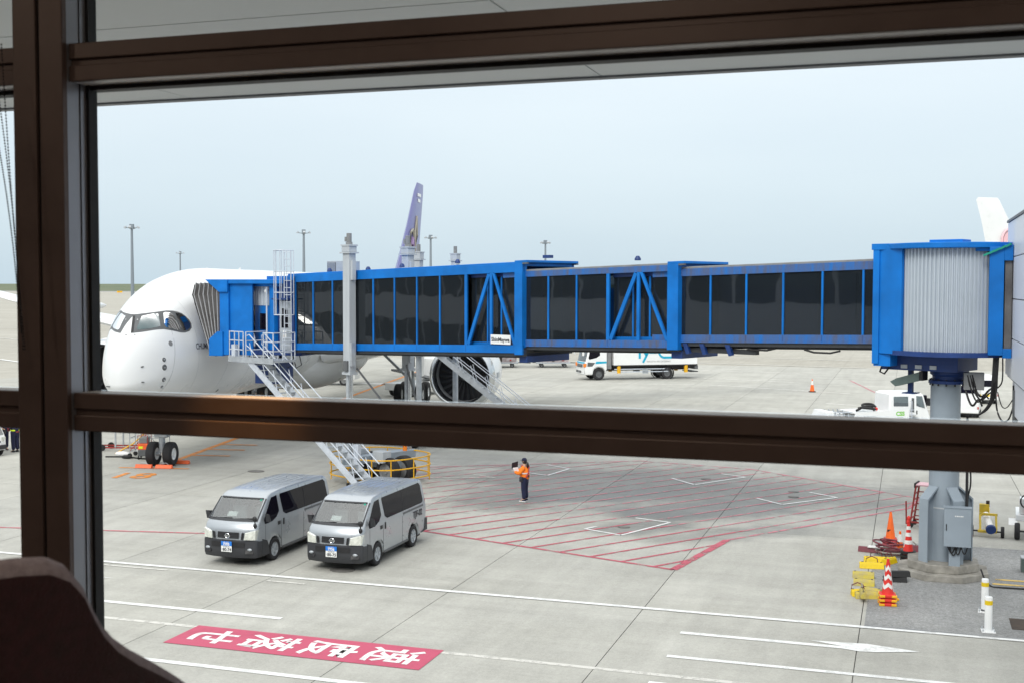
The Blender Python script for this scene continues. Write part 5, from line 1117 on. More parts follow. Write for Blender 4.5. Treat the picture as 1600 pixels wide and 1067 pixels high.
    for z in (.55, .8, 1.05, 1.3): MB().bar((1.47, -.99, z), (1.74, -.99, z), .03).build('step_rung', M['steel_rail'], v)
    return v
service_truck()

# wrapped cargo on dollies in a train
for k, (u, lbl) in enumerate(((858, 'wrapped cargo pallet with brown tag on a low dolly by the box lorry'), (776, 'wrapped cargo pallet on a low dolly behind the engine'))):
    p = G(u, 574); d = thing('cargo_dolly', lbl, 'cargo dolly', (p.x, p.y+1.2, 0), R(19), 'cargo dollies in a train')
    MB().box(-1.65, 1.65, -1.2, 1.2, .38, .52).build('deck', M['steel'], d, bevel=.02)
    for x in (-1.1, 1.1):
        for y in (-.9, .9): wheel(d, (x, y, .2), (0, math.copysign(1, y), 0), .2, .16, M['mid_grey'])
    MB().bar((1.65, 0, .42), (2.9, 0, .38), .08).build('tow_bar', M['dark_grey'], d); MB().bar((-1.65, 0, .42), (-1.95, 0, .42), .08).build('hitch', M['dark_grey'], d)
    c = MB().box(-1.5, 1.5, -1.1, 1.1, .53, 2.1)
    bm = bmesh.new(); me = c.mesh('cargo'); bm.from_mesh(me); bmesh.ops.subdivide_edges(bm, edges=bm.edges, cuts=7, use_grid_fill=True)
    for v in bm.verts:
        if v.co.z > .6: v.co += Vector((random.uniform(-.05, .05), random.uniform(-.05, .05), random.uniform(-.05, .05)))
    bm.to_mesh(me); bm.free(); me.materials.append(M['wrap']); o = bpy.data.objects.new('wrapped_load', me); COL.objects.link(o); o.parent = d
    MB().box(-.12, .12, -1.18, -1.14, .6, 1.2).build('cargo_tag', M['pit'], d)
    for x in (-.75, .95): MB().ball((x, -1.17, .72), (.07, .03, .07)).build('reflector', M['lamp_red'], d)
    MB().box(-1.5, .9, -1.1, 1.1, 2.1, 2.16).build('net_edge', M['yellow'], d)
# loader and tug by the main gear
def loader(name, label, u, v, rz, L_, H_):
    p = G(u, v); t = thing(name, label, 'loader', (p.x, p.y, 0), rz)
    MB().box(-L_/2, L_/2, -1.0, 1.0, .45, .95).build('chassis', M['white'], t, bevel=.05); MB().box(L_/2-1.5, L_/2, -1.0, 1.0, .95, H_).build('cab', M['white'], t, bevel=.12, seg=3)
    MB().box(L_/2-1.45, L_/2-.3, -1.012, 1.012, 1.3, H_-.3).build('cab_window', M['glass_dark'], t, bevel=.02); MB().box(L_/2-.01, L_/2+.01, -.85, .85, 1.25, H_-.25).build('windscreen', M['glass_dark'], t)
    MB().obox((-L_*.12, 0, 1.5), (L_*.75, .9, .16), Matrix.Rotation(R(12), 3, 'Y')).build('conveyor', M['mid_grey'], t, bevel=.03)
    for x in (-L_/2+.8, L_/2-.9):
        for s in (1, -1): wheel(t, (x, s*.88, .38), (0, s, 0), .38, .26, M['mid_grey'])
    return t
loader('belt_loader', 'white belt loader standing by the main landing gear', 655, 616, R(70), 5.0, 2.6)
loader('baggage_tug', 'low white vehicle seen under the belly of the airliner', 500, 600, R(15), 6.0, 1.9)
# ------------------------------------------------------------------ people
def skin(verts, edges, radii, sub=2, name='body'):
    me = bpy.data.meshes.new(name); me.from_pydata([tuple(v) for v in verts], edges, []); o = bpy.data.objects.new(name, me); COL.objects.link(o)
    md = o.modifiers.new('s', 'SKIN'); md.use_smooth_shade = True
    if not me.skin_vertices: me.skin_vertices.new() if hasattr(me.skin_vertices, 'new') else None
    bpy.context.view_layer.objects.active = o
    for i, r in enumerate(radii):
        sv = me.skin_vertices[0].data[i]; sv.radius = (r, r) if not isinstance(r, tuple) else r; sv.use_root = (i == 0)
    ss = o.modifiers.new('u', 'SUBSURF'); ss.levels = sub; ss.render_levels = sub
    dg = bpy.context.evaluated_depsgraph_get(); out = bpy.data.meshes.new_from_object(o.evaluated_get(dg))
    bpy.data.objects.remove(o); bpy.data.meshes.remove(me)
    for p in out.polygons: p.use_smooth = True
    return out
def put(me, m, name, parent):
    me.materials.clear(); me.materials.append(m); o = bpy.data.objects.new(name, me); COL.objects.link(o); o.parent = parent; me.name = name; return o
def person(label, loc, rz, h, arms, jacket, torso_band, group=None, cap='navy_cloth', stance=.10, shoes='paper', head_yaw=0):
    """Standing figure facing local +x. arms = {side: (elbow, wrist)} in metres for a 1.70 m figure."""
    P = thing('person', label, 'person', loc, rz, group); k = h/1.70; V = lambda *a: Vector(a)*k
    v = [V(0, 0, .93), V(.0, 0, 1.10), V(.0, 0, 1.30), V(.0, 0, 1.44), V(.015, 0, 1.52), V(.03, 0, 1.60), V(.03, 0, 1.67)]; e = [(0,1),(1,2),(2,3),(3,4),(4,5),(5,6)]
    r = [(.12*k, .10*k), (.11*k, .085*k), (.12*k, .09*k), (.075*k, .07*k), (.055*k, .055*k), (.085*k, .10*k), (.06*k, .075*k)]
    def chain(start, pts, rad):
        j = start
        for p_, q in zip(pts, rad): v.append(p_); r.append(q); e.append((j, len(v)-1)); j = len(v)-1
        return j
    hands = {}
    for s in (1, -1):
        chain(0, [V(0, s*.095, .86), V(.02, s*(stance*.9), .50), V(-.02, s*stance, .10), V(.06, s*stance, .05), V(.14, s*(stance+.02), .035)], [.085*k, .058*k, .04*k, .042*k, .035*k])
        el, wr = arms[s]; el, wr = V(*el), V(*wr); hd_ = (wr-el).normalized(); j = chain(3, [V(0, s*.10, 1.41), V(.0, s*.185, 1.38), el, wr, wr+hd_*.05*k], [.06*k, .052*k, .042*k, .027*k, .032*k]); hands[s] = (wr, hd_)
    put(skin(v, e, r), M['skin'], 'body', P)
    # hands: fingers and thumb
    for s, (wr, hd_) in hands.items():
        side = hd_.cross(Vector((0, 0, 1))); side = side.normalized() if side.length > .1 else Vector((0, 1, 0))
        fb = MB()
        for q, ln in ((-.03, .062), (-.01, .075), (.01, .072), (.03, .055)):
            b = wr+hd_*.075*k+side*q*k; fb.tube([b, b+hd_*ln*.5*k, b+hd_*ln*.85*k+Vector((0, 0, -.02))*k], [.010*k, .009*k, .007*k], 6)
        b = wr+hd_*.03*k+side*.035*k; fb.tube([b, b+side*.025*k+hd_*.025*k, b+side*.03*k+hd_*.055*k], [.011*k, .010*k, .008*k], 6)
        fb.build('fingers', M['skin'], P, smooth=60)
    # trousers
    v, e, r = [V(-.005, 0, 1.05), V(0, 0, .90)], [(0, 1)], [(.19*k, .165*k), (.195*k, .17*k)]
    for s in (1, -1): chain(1, [V(0, s*.095, .82), V(.015, s*(stance*.92), .50), V(-.015, s*stance, .26), V(-.02, s*stance, .09)], [.125*k, .105*k, .095*k, .09*k])
    put(skin(v, e, r), M['navy_cloth'], 'trousers', P)
    # jacket with sleeves
    v, e, r = [V(0, 0, .84), V(0, 0, 1.12), V(-.005, 0, 1.30), V(0, 0, 1.46)], [(0, 1), (1, 2), (2, 3)], [(.215*k, .185*k), (.225*k, .195*k), (.225*k, .185*k), (.12*k, .11*k)]
    for s in (1, -1):
        el, wr = arms[s]; el, wr = V(*el), V(*wr); chain(2, [V(0, s*.13, 1.36), V(.0, s*.195, 1.36), el, wr], [.115*k, .10*k, .088*k, .066*k])
    jk = put(skin(v, e, r), jacket, 'jacket', P)
    for z0, z1, m in torso_band: MB().lathe([(.196*k, z0*k), (.199*k, z0*k+.004), (.199*k, z1*k), (.196*k, z1*k)], 24, Matrix.Diagonal((.92, 1.08, 1, 1)), cap=False).build('reflective_band', M[m], jk, smooth=60)
    # head details: face, ears, hair, cap
    hc = V(.032, 0, 1.625); rot_ = Matrix.Translation(hc) @ Matrix.Rotation(head_yaw, 4, 'Z')
    hp = lambda *a: rot_ @ (Vector(a)*k)
    MB().hull([hp(.095, 0, .02), hp(.125, 0, -.025), hp(.095, .018, -.03), hp(.095, -.018, -.03)]).build('nose', M['skin'], P, smooth=60)
    for s in (1, -1): MB().ball(hp(.088, s*.034, .005), (.012*k, .014*k, .009*k), 8, 5).build('eye', M['hair'], P); MB().ball(hp(0, s*.082, -.01), (.018*k, .012*k, .03*k), 8, 5).build('ear', M['skin'], P)
    MB().bar(hp(.088, -.022, -.06), hp(.088, .022, -.06), .008*k, .006*k).build('mouth', M['red_worn'], P)
    MB().lathe([(.002, .112*k), (.05*k, .104*k), (.085*k, .07*k), (.098*k, .02*k), (.094*k, -.05*k), (.07*k, -.10*k)], 18, rot_ @ Matrix.Translation((-.022*k, 0, 0)) @ Matrix.Diagonal((1.02, .93, 1, 1)), cap=False).build('hair', M['hair'], P, smooth=60)
    if cap:
        MB().lathe([(.002, .135*k), (.06*k, .128*k), (.098*k, .09*k), (.108*k, .04*k), (.107*k, .03*k)], 18, rot_ @ Matrix.Translation((-.008*k, 0, 0)), cap=False).build('cap', M[cap], P, smooth=60)
        MB().hull([hp(.08, -.075, .035), hp(.08, .075, .035), hp(.165, -.045, .022), hp(.165, .045, .022), hp(.08, -.075, .045), hp(.08, .075, .045), hp(.165, 0, .030)]).build('cap_peak', M[cap], P)
    for s in (1, -1):
        MB().hull([V(-.085, s*stance-.042, .0), V(-.085, s*stance+.042, 0), V(.17, s*stance-.04, 0), V(.17, s*stance+.04, 0), V(.19, s*stance, 0), V(-.08, s*stance-.036, .085), V(-.08, s*stance+.036, .085), V(.05, s*stance-.038, .085), V(.05, s*stance+.038, .085), V(.165, s*stance-.03, .04), V(.165, s*stance+.03, .04)]).build('shoe', M['ink'] if shoes == 'ink' else M['navy_cloth'], P, smooth=50, bevel=.01)
        if shoes != 'ink': MB().hull([V(-.09, s*stance-.045, -.0), V(-.09, s*stance+.045, 0), V(.185, s*stance-.042, 0), V(.185, s*stance+.042, 0), V(-.09, s*stance-.045, .028), V(-.09, s*stance+.045, .028), V(.19, s*stance-.04, .028), V(.19, s*stance+.04, .028)]).build('shoe_sole', M['paper'], P)
    return P, V
# ground handler holding a clipboard up, seen from behind
pg = G(820, 782.5)
P, V = person('person in orange safety jacket and navy trousers holding a clipboard up', (pg.x, pg.y, 0), R(172), 1.53, {1: ((.12, .27, 1.14), (.36, .19, 1.20)), -1: ((.13, -.25, 1.14), (.37, -.10, 1.26))}, M['orange_cloth'], ((1.13, 1.18, 'redwhite'),))
MB().tube([V(.14, .10, 1.42), V(.03, .02, 1.50), V(-.17, -.03, 1.36), V(-.20, .06, 1.18), V(-.14, .19, 1.0)], .026).build('bag_strap', M['red_worn'], P)
MB().hull([V(.0, .18, .82), V(.14, .22, .82), V(.0, .22, .80), V(.0, .18, 1.02), V(.14, .22, 1.02), V(-.02, .27, 1.0), V(.12, .29, .84)]).build('waist_bag', M['ink'], P, bevel=.01)
MB().ball(V(-.20, .06, 1.04), (.025, .045, .05), 8, 6).build('radio', M['ink'], P)
MB().ball(V(-.125, 0, 1.47), (.04, .05, .12), 10, 8).build('long_hair', M['hair'], P, smooth=60)
pw = P.location; Rz = Matrix.Rotation(P.rotation_euler.z, 3, 'Z')
cb = MB().obox((0, 0, 0), (.30, .006, .22)).build('clipboard', M['ink']); cb.location = Vector((pw.x, pw.y, 0))+Rz @ V(.46, -.02, 1.44); cb.rotation_euler = (R(-12), R(6), P.rotation_euler.z+R(68)); tag(cb, 'black clipboard raised in the hand of the orange-jacketed person', 'clipboard')
sh = MB().obox((0, 0, 0), (.24, .004, .16)).build('paper_sheet', M['paper']); sh.location = Vector((pw.x, pw.y, 0))+Rz @ V(.38, .04, 1.27); sh.rotation_euler = (R(28), 0, P.rotation_euler.z+R(70)); tag(sh, 'white paper sheet under the raised clipboard', 'paper')
for (u, v_, rz, lb, bands) in ((24, 705.5, R(160), 'person in navy uniform with lime belt and one red sleeve', ((.99, 1.05, 'lime'),)), (7, 702.5, R(-30), 'person in navy uniform with lime harness straps and belt', ((.99, 1.05, 'lime'),))):
    q = G(u, v_); PP, VV = person(lb, (q.x, q.y, 0), rz, 1.72, {1: ((.05, .27, 1.14), (.22, .18, 1.02)), -1: ((.03, -.27, 1.12), (.20, -.15, 1.05))}, M['navy_cloth'], bands, 'ground crew by the white car', shoes='ink')
    if u == 24: MB().tube([VV(.0, .24, 1.26), VV(.05, .275, 1.14), VV(.2, .19, 1.03)], .075).build('red_sleeve', M['red_worn'], PP, smooth=60); MB().hull([VV(-.17, .05, .92), VV(-.17, -.1, .92), VV(-.15, .05, 1.0), VV(-.15, -.1, 1.0), VV(-.2, 0, .95)]).build('waist_pouch', M['red_worn'], PP)
    else:
        for s in (1, -1):
            for f in (1, -1): MB().tube([VV(f*.145, s*.06, 1.03), VV(f*.15, s*.09, 1.25), VV(f*.05, s*.10, 1.43)], .022, 6).build('harness_strap', M['lime'], PP)

# ------------------------------------------------------------------ cones, chocks, bollards and other kit by the column
def cone(label, loc, kind, rz=0, group=None, z=0):
    c = thing('traffic_cone', label, 'traffic cone', (*loc[:2], z), rz, group)
    if kind == 'orange':      # tall plain cone
        MB().box(-.19, .19, -.19, .19, 0, .03).build('base', M['red_worn'], c, bevel=.02); MB().lathe([(.145, .03), (.14, .06), (.035, .80), (.03, .82), (.022, .82)], 24, cap=False).build('shell', M['orange'], c, smooth=50)
        MB().obox((-.05, -.10, .27), (.10, .01, .07), Matrix.Rotation(R(12), 3, 'X')).build('marking', M['ink'], c)
        return c
    f = lambda zz: .125-(.125-.028)*(zz-.05)/.63
    if kind == 'chevron':
        MB().box(-.17, .17, -.17, .17, 0, .055).build('base', M['red'], c, bevel=.015)
        for sx in (1, -1):
            for sy in (1, -1): MB().box(min(sx*.185, sx*.07), max(sx*.185, sx*.07), min(sy*.185, sy*.07), max(sy*.185, sy*.07), .004, .05).build('corner_block', M['yellow_rail'], c, bevel=.012)
    else:
        MB().lathe([(.19, 0), (.195, .02), (.19, .05), (.13, .055)], 24).build('base', M['rubber'], c, smooth=40)
    sh_ = MB().lathe([(.13, .05), (f(.1), .1), (f(.66), .66), (f(.68)+.004, .67), (.03, .70), (.0, .705)], 24, cap=False).build('shell', M['red'] if kind != 'far' else M['orange'], c, smooth=50)
    if kind == 'chevron':
        for z0 in (.14, .30, .46):
            P_ = []
            for i in range(25):
                a = 2*math.pi*i/24; dz = abs(((i/24*4) % 1)-.5)*.12; P_.append([Vector(((f(z0+t+dz)+.003)*math.cos(a), (f(z0+t+dz)+.003)*math.sin(a), z0+t+dz)) for t in (0, .075)])
            MB().loft(P_, ring=False).build('chevron_band', M['redwhite'], sh_)
    else:
        for z0, z1 in (((.2, .28), (.36, .44), (.50, .57)) if kind == 'band' else ((.40, .62),)): MB().lathe([(f(z0)+.003, z0), (f(z1)+.003, z1)], 24, cap=False).build('white_band', M['redwhite'], sh_)
    if kind == 'band': c.scale = (1.1, 1.1, 1.35)
    if kind == 'chevron': c.scale = (1.12, 1.12, 1.32)
    if kind == 'band': MB().ball((0, 0, .73), (.045, .045, .06)).build('lamp_top', M['red'], c, smooth=60)
    return c
gcone = 'cones stacked beside the support column'
p = G(1386, 944)
for k in range(3): cone(('bottom', 'middle', 'top')[k]+' red chevron cone with yellow corners in the stack of three', (p.x+.004*k, p.y), 'chevron', R(8), gcone, .105*k)
cone('red chevron cone standing behind the three-cone chevron stack', (p.x+.02, p.y+.55), 'chevron', R(20), gcone, 0.0)
p = G(1418, 880)
for k in range(4): cone(('lowest', 'second', 'third', 'topmost')[k]+' red and white banded cone in the stack by the column', (p.x+.01*(k % 2), p.y), 'band', R(30*k), gcone, .10*k)
p = G(1407, 868); cone('plain slim red cone leaning on the banded cone stack', (p.x-.02, p.y+.1), 'far', 0, gcone)
p = G(1391, 853)
for k in range(3):
    b = thing('traffic_cone', ('lowest', 'middle', 'uppermost')[k]+' dark red square cone base under the tall plain orange cone', 'traffic cone', (p.x, p.y, .075*k), R(5*k), 'square cone bases stacked'); MB().box(-.23, .23, -.23, .23, 0, .05).build('base', M['red_worn'], b, bevel=.02); MB().lathe([(.15, .05), (.14, .07)], 20).build('collar', M['red_worn'], b)
cone('tall plain orange cone on a stack of dark red bases', (p.x, p.y), 'orange', R(4), gcone, .225)
p = G(1269, 612); cone('lone orange cone with white top on the open apron', (p.x, p.y), 'far').scale = (1.35, 1.35, 1.35)
def chock(label, loc, rz, L_=.62, w=.26, h=.22, m='chock_worn', rope=True, z=0, rx=0):
    c = thing('wheel_chock', label, 'wheel chock', (*loc[:2], z), rz, 'yellow wheel chocks laid out by the column')
    MB().prism([(-w/2, 0), (w/2, 0), (w*.34, h*.7), (w*.18, h), (-w*.18, h), (-w*.34, h*.7)], 'x', -L_/2, L_/2).build('block', M[m], c, bevel=.012)
    if rope: MB().tube([(-.16, 0, h), (-.14, .02, h+.10), (0, .03, h+.16), (.14, .02, h+.10), (.16, 0, h)], .014).build('rope', M['maroon_hose'] if m == 'chock_yellow' else M['cast_concrete'], c, smooth=60)
    for x in (-L_*.38, L_*.38): MB().cyl((x, 0, h-.01), (x, 0, h+.006), .03, n=10).build('bolt_plate', M['pit'], c)
    return c
for u, v, rz, L_, m, lb in ((1362, 887, 5, .84, 'chock_yellow', 'large bright yellow chock with arched rope handle'), (1369, 878, 8, .86, 'chock_yellow', 'bright yellow chock behind the one with arched rope'), (1389, 880, 60, .7, 'chock_yellow', 'bright yellow chock lying end-on beside the other bright pair'),
                        (1349, 902, 2, .72, 'chock_worn', 'faded yellow chock, rear one of the worn pair'), (1350, 914, 0, .68, 'chock_worn', 'faded yellow chock, front one of the worn pair'),
                        (1357, 934, 12, .84, 'chock_worn', 'scuffed yellow chock under the chock lying across it'), (1362, 928, -20, .62, 'chock_worn', 'paint-worn pale chock behind the crossed chocks'), (1340, 930, 15, .4, 'chock_yellow', 'short bright yellow chock end beside the crossed chocks')):
    p = G(u, v); chock(lb, (p.x, p.y), R(rz), L_*.78, .24, .17, m, m == 'chock_yellow')
p = G(1346, 941); chock('weathered yellow chock lying crosswise on top, pointing at the white line', (p.x+.02, p.y+.28), R(97), .62, .16, .16, 'chock_worn', True, .10)
# dark rubber blocks behind the chevron cones
for dx, dy, z in ((0, 0, 0), (.08, .05, .14)):
    p = G(1398, 908); c = thing('rubber_chock', ('upper' if z else 'lower')+' black rubber chock stacked behind the chevron cones', 'wheel chock', (p.x+dx, p.y+dy, z), R(10+60*z), 'black rubber chocks'); MB().prism([(-.13, 0), (.13, 0), (.07, .14), (-.07, .14)], 'x', -.3, .3).build('block', M['rubber'], c, bevel=.01); MB().cyl((-.29, 0, .07), (-.31, 0, .07), .03, n=8).build('end_ring', M['steel'], c)
# red hoses and tow gear heaped behind
p = G(1392, 868)
hz = thing('hose_heap', 'tangled maroon ropes heaped in front of the plain orange cone', 'rope', (p.x, p.y, 0))
for k in range(9):
    a0 = random.uniform(0, 6.28); rr = random.uniform(.22, .5); MB().tube([(rr*math.cos(a0+t*5.2)*(1+.2*math.sin(3*t+k)), .55*rr*math.sin(a0+t*5.2), .04+.03*k+.12*max(0, math.sin(3.1*t))*(k % 3)) for t in [i/18 for i in range(19)]], .018+.006*(k % 2), 6).build('rope_loop', M['maroon_hose'] if k % 3 else M['cast_concrete'], hz, smooth=60)
MB().ball((.1, .1, .08), (.34, .22, .12)).build('rope_coil', M['maroon_hose'], hz, smooth=60)
p = G(1362, 862); tb = thing('chock_bar', 'dark red chock bar on the concrete behind the bright yellow chocks', 'wheel chock', (p.x, p.y, 0), R(-8)); MB().prism([(-.10, 0), (.10, 0), (.05, .15), (-.05, .15)], 'x', -.38, .32).build('block', M['maroon_hose'], tb, bevel=.01); MB().box(-.1, .35, -.11, .11, .15, .18).build('label_panel', M['redwhite'], tb)
p = G(1430, 862); tb = thing('chock_bar', 'dark red chock bar against the concrete footing', 'wheel chock', (p.x-.15, p.y, 0), R(0)); MB().prism([(-.14, 0), (.14, 0), (.07, .2), (-.07, .2)], 'x', -.3, .3).build('block', M['maroon_hose'], tb, bevel=.01); MB().tube([(-.2, 0, .2), (-.1, 0, .32), (.1, 0, .3), (.2, 0, .2)], .02).build('rope', M['cast_concrete'], tb)
# red step ladder on castors behind the column
p = G(1436, 822); sl = thing('step_ladder', 'dark red wheeled step ladder half hidden by the grey column', 'step ladder', (p.x, p.y, 0), R(-12))
for y in (-.28, .28):
    MB().bar((-.22, y, .16), (-.06, y, 1.38), .05).build('stile', M['red_steel'], sl); MB().bar((.75, y, .16), (.45, y, 1.38), .05).build('stile', M['red_steel'], sl); MB().bar((-.25, y, .18), (.78, y, .18), .05).build('base_bar', M['red_steel'], sl)
for k in range(6): MB().bar((-.20+.03*k*.8, -.28, .30+.2*k), (-.20+.03*k*.8, .28, .30+.2*k), .035).build('rung', M['red_steel'], sl)
for k in range(6): MB().bar((-.20+.03*k*.8, .28, .30+.2*k), (.72-.05*k, .28, .30+.2*k), .03).build('side_rung', M['red_steel'], sl)
MB().box(-.10, .55, -.30, .30, 1.37, 1.42).build('top_platform', M['pink'], sl, bevel=.01); MB().box(-.12, -.06, -.31, .31, 1.30, 1.46).build('bumper', M['rubber'], sl, bevel=.02)
for x in (-.2, .72):
    for y in (-.28, .28): MB().cyl((x, y-.03, .08), (x, y+.03, .08), .08, n=14).build('castor', M['rubber'], sl)
MB().cyl((-.34, -.3, .1), (-.36, -.3, .85), .025, n=8).build('pull_handle', M['red_steel'], sl)
# yellow tow-bar dolly
p = G(1542, 838); td = thing('towbar_dolly', 'yellow tow-bar carriage with two small tyres beyond the column', 'tow bar', (p.x+.0, p.y, 0), R(-4)); td.scale = (.9, .9, .88)
for x in (-.50, .50): wheel(td, (x, 0, .20), (math.copysign(1, x), 0, 0), .20, .12, M['mid_grey'])
MB().cyl((-.5, 0, .2), (.5, 0, .2), .03, n=10).build('axle', M['black'], td); MB().box(-.30, .32, -.07, .07, .15, .24).build('cross_beam', M['yellow'], td, bevel=.01)
for x in (-.22, .30): MB().bar((x, .02, .22), (x-.02, .35, .72), .07).build('upright', M['yellow'], td)
MB().bar((-.27, .36, .74), (.33, .36, .74), .08).build('top_beam', M['yellow'], td); MB().cyl((.12, -.18, .33), (-.06, .75, .66), .115, n=18).build('ram_cylinder', M['redwhite'], td, smooth=40); MB().cyl((.135, -.26, .30), (.12, -.17, .335), .17, n=18).build('cylinder_head', M['navy'], td, smooth=40)
MB().box(-.28, .05, .9, 1.1, .55, 1.0).build('pump_box', M['yellow'], td, bevel=.02); MB().cyl((-.0, 1.0, .9), (-.0, 1.0, 1.12), .06, n=10).build('valve', M['pit'], td); MB().bar((0, .3, .25), (0, 3.6, .35), .10).build('tow_bar', M['yellow'], td); MB().box(-.70, -.45, -.25, -.1, .0, .05).build('wheel_block', M['red_worn'], td)
# white cart cut by the picture's edge
p = G(1588, 842); wc = thing('service_cart', 'white wheeled service cart with coiled black hose beside the tow-bar carriage', 'cart', (p.x+.02, p.y, 0), R(-4))
wheel(wc, (.0, 0, .26), (-1, 0, 0), .26, .16, M['mid_grey']); wheel(wc, (1.3, 0, .26), (1, 0, 0), .26, .16, M['mid_grey']); MB().cyl((0, 0, .26), (1.3, 0, .26), .03, n=8).build('axle', M['black'], wc)
MB().box(-.05, 1.4, .1, 1.6, .55, .75).build('tray', M['white'], wc, bevel=.02); MB().box(.05, .55, .15, .7, .75, 1.25).build('tank', M['white'], wc, bevel=.04); MB().box(.6, 1.3, .1, .9, .75, 1.35).build('tank', M['white'], wc, bevel=.04)
MB().tube([(.25+.17*math.cos(t), .1, 1.18+.2*math.sin(t)) for t in [2*math.pi*i/18 for i in range(19)]], .025).build('hose', M['cable'], wc, smooth=60); MB().box(.2, .36, .09, .15, .80, .92).build('label_panel', M['red'], wc); MB().cyl((.45, .3, 1.2), (.45, .3, 1.75), .01, n=6).build('aerial', M['cable'], wc); MB().add([(-.25, -.05, .45), (.0, -.05, .45), (.0, .2, .62), (-.25, .2, .62)], [(0,1,2,3)]).build('mudguard', M['white'], wc)
# bollards
for k, (u, v, rz) in enumerate(((1544, 986.5, 3), (1538.5, 955.5, -4))):
    p = G(u, v); b = thing('bollard', ('white bollard with yellow band, the one next to the white road line' if k == 0 else 'white bollard with yellow band, the one next to the concrete footing'), 'bollard', (p.x, p.y, .006), R(rz), 'white bollards with yellow bands')
    MB().box(-.15, .15, -.15, .15, 0, .025).build('base_plate', M['white'], b, bevel=.005); MB().lathe([(.085, .02), (.083, .78), (.075, .80), (0, .80)], 24).build('post', M['white'], b, smooth=40); MB().lathe([(.0865, .62), (.0865, .72)], 24, cap=False).build('yellow_band', M['chock_yellow'], b)
    for sx in (-1, 1):
        for sy in (-1, 1): MB().cyl((sx*.12, sy*.12, .02), (sx*.12, sy*.12, .075), .014, n=6).build('anchor_bolt', M['steel'], b)
    if k: MB().lathe([(.090, .03), (.092, .07)], 20, cap=False).build('scuff_ring', M['dark_grey'], b)
p = G(1600, 892); gb = thing('battery_box', 'small green-grey box on the asphalt at the cable', 'box', (p.x+.1, p.y, .006)); MB().box(-.18, .3, -.15, .2, 0, .36).build('case', M['green_box'], gb, bevel=.015); MB().box(-.19, .31, -.16, .21, .36, .40).build('lid', M['steel'], gb, bevel=.01); MB().box(-.05, .1, -.17, -.15, .2, .28).build('latch', M['black'], gb)

# ------------------------------------------------------------------ kit round the nose gear
for k, (dx, dy, lb) in enumerate(((-.50, -.75, 'orange chock against the outer side of the nose wheels'), (.40, -.75, 'orange chock with wire handle in front of the port nose tyre'), (.62, .62, 'orange chock behind the port nose tyre'))):
    q = NLG+AXB*dy+AXP*dx; c = thing('aircraft_chock', lb, 'wheel chock', (q.x, q.y, .012), math.atan2(AXP.y, AXP.x), 'orange chocks at the nose wheels'); MB().prism([(-.11, 0), (.11, 0), (.05, .15), (-.05, .15)], 'x', -.36, .36).build('block', M['chock_orange'], c, bevel=.01)
    MB().tube([(-.2, 0, .14), (-.1, 0, .22), (.1, 0, .22), (.2, 0, .14)], .01).build('handle', M['steel'], c)
p = G(222, 717); gc = thing('generator_cart', 'orange and black generator on a small cart beside the nose wheels', 'generator', (p.x, p.y+.2, 0), R(20))
MB().box(-.22, .22, -.3, .3, .15, .45).build('tank', M['dark_grey'], gc, bevel=.02); MB().box(-.23, .23, -.31, .31, .45, .72).build('housing', M['chock_orange'], gc, bevel=.02); MB().box(-.18, .0, -.32, -.30, .5, .6).build('label_panel', M['lime'], gc); MB().box(-.18, .18, -.25, .25, .72, .98).build('engine', M['mid_grey'], gc, bevel=.03); MB().tube([(-.22, -.3, .7), (-.22, -.3, 1.08), (.22, -.3, 1.08), (.22, -.3, .7)], .02).build('handle', M['red_steel'], gc); MB().tube([(-.22, .3, .7), (-.22, .3, 1.08), (.22, .3, 1.08), (.22, .3, .7)], .02).build('handle', M['red_steel'], gc)
for x in (-.22, .22):
    for y in (-.22, .22): MB().cyl((x-.02, y, .08), (x+.02, y, .08), .08, n=12).build('wheel', M['rubber'], gc)
p = G(207, 715); wf_ = thing('work_stand', 'grey tubular wheeled work stand next to the generator', 'work stand', (p.x, p.y+.5, 0), R(15))
for x in (-.3, 1.3):
    for y in (-.35, .35): MB().cyl((x, y, .1), (x, y, 1.9), .02, n=6).build('upright', M['steel'], wf_); MB().cyl((x, y-.03, .1), (x, y+.03, .1), .1, n=12).build('castor', M['rubber'], wf_)
for z in (.3, .9, 1.5, 1.9):
    for y in (-.35, .35): MB().bar((-.3, y, z), (1.3, y, z), .03).build('cross_bar', M['steel'], wf_)
    for x in (-.3, 1.3): MB().bar((x, -.35, z), (x, .35, z), .03).build('cross_bar', M['steel'], wf_)
MB().bar((-.3, -.35, .3), (1.3, -.35, 1.9), .025).build('brace', M['red_steel'], wf_); MB().bar((1.3, -.35, .3), (-.3, -.35, 1.9), .025).build('brace', M['steel'], wf_); MB().box(-.35, 1.35, -.4, .4, 1.9, 1.94).build('deck', M['steel'], wf_)
p = G(158, 702); ms = thing('maintenance_steps', 'red wheeled maintenance steps behind the window post', 'steps', (p.x-.3, p.y, 0), R(10))
for y in (-.4, .4): MB().bar((-.6, y, .15), (1.2, y, 2.2), .07).build('stringer', M['red_steel'], ms); MB().bar((-.6, y, 1.0), (1.2, y, 3.0), .04).build('handrail', M['steel'], ms); MB().bar((1.2, y, .15), (1.2, y, 3.0), .06).build('post', M['steel'], ms); MB().bar((-.6, y, .15), (2.6, y, .18), .06).build('base_bar', M['red_steel'], ms)
for k in range(7): MB().box(-.55+.25*k-.1, -.55+.25*k+.1, -.4, .4, .25+.285*k, .28+.285*k).build('tread', M['steel'], ms)
for x in (-.5, .55, 2.5):
    for y in (-.45, .45): MB().cyl((x, y-.04, .15), (x, y+.04, .15), .15, n=14).build('wheel', M['rubber'], ms)
p0, p1 = G(165, 714), G(243, 717); gl = thing('ground_power_cable', 'black ground power cable lying towards the nose gear', 'cable', (p0.x, p0.y, 0)); d_ = p1-p0
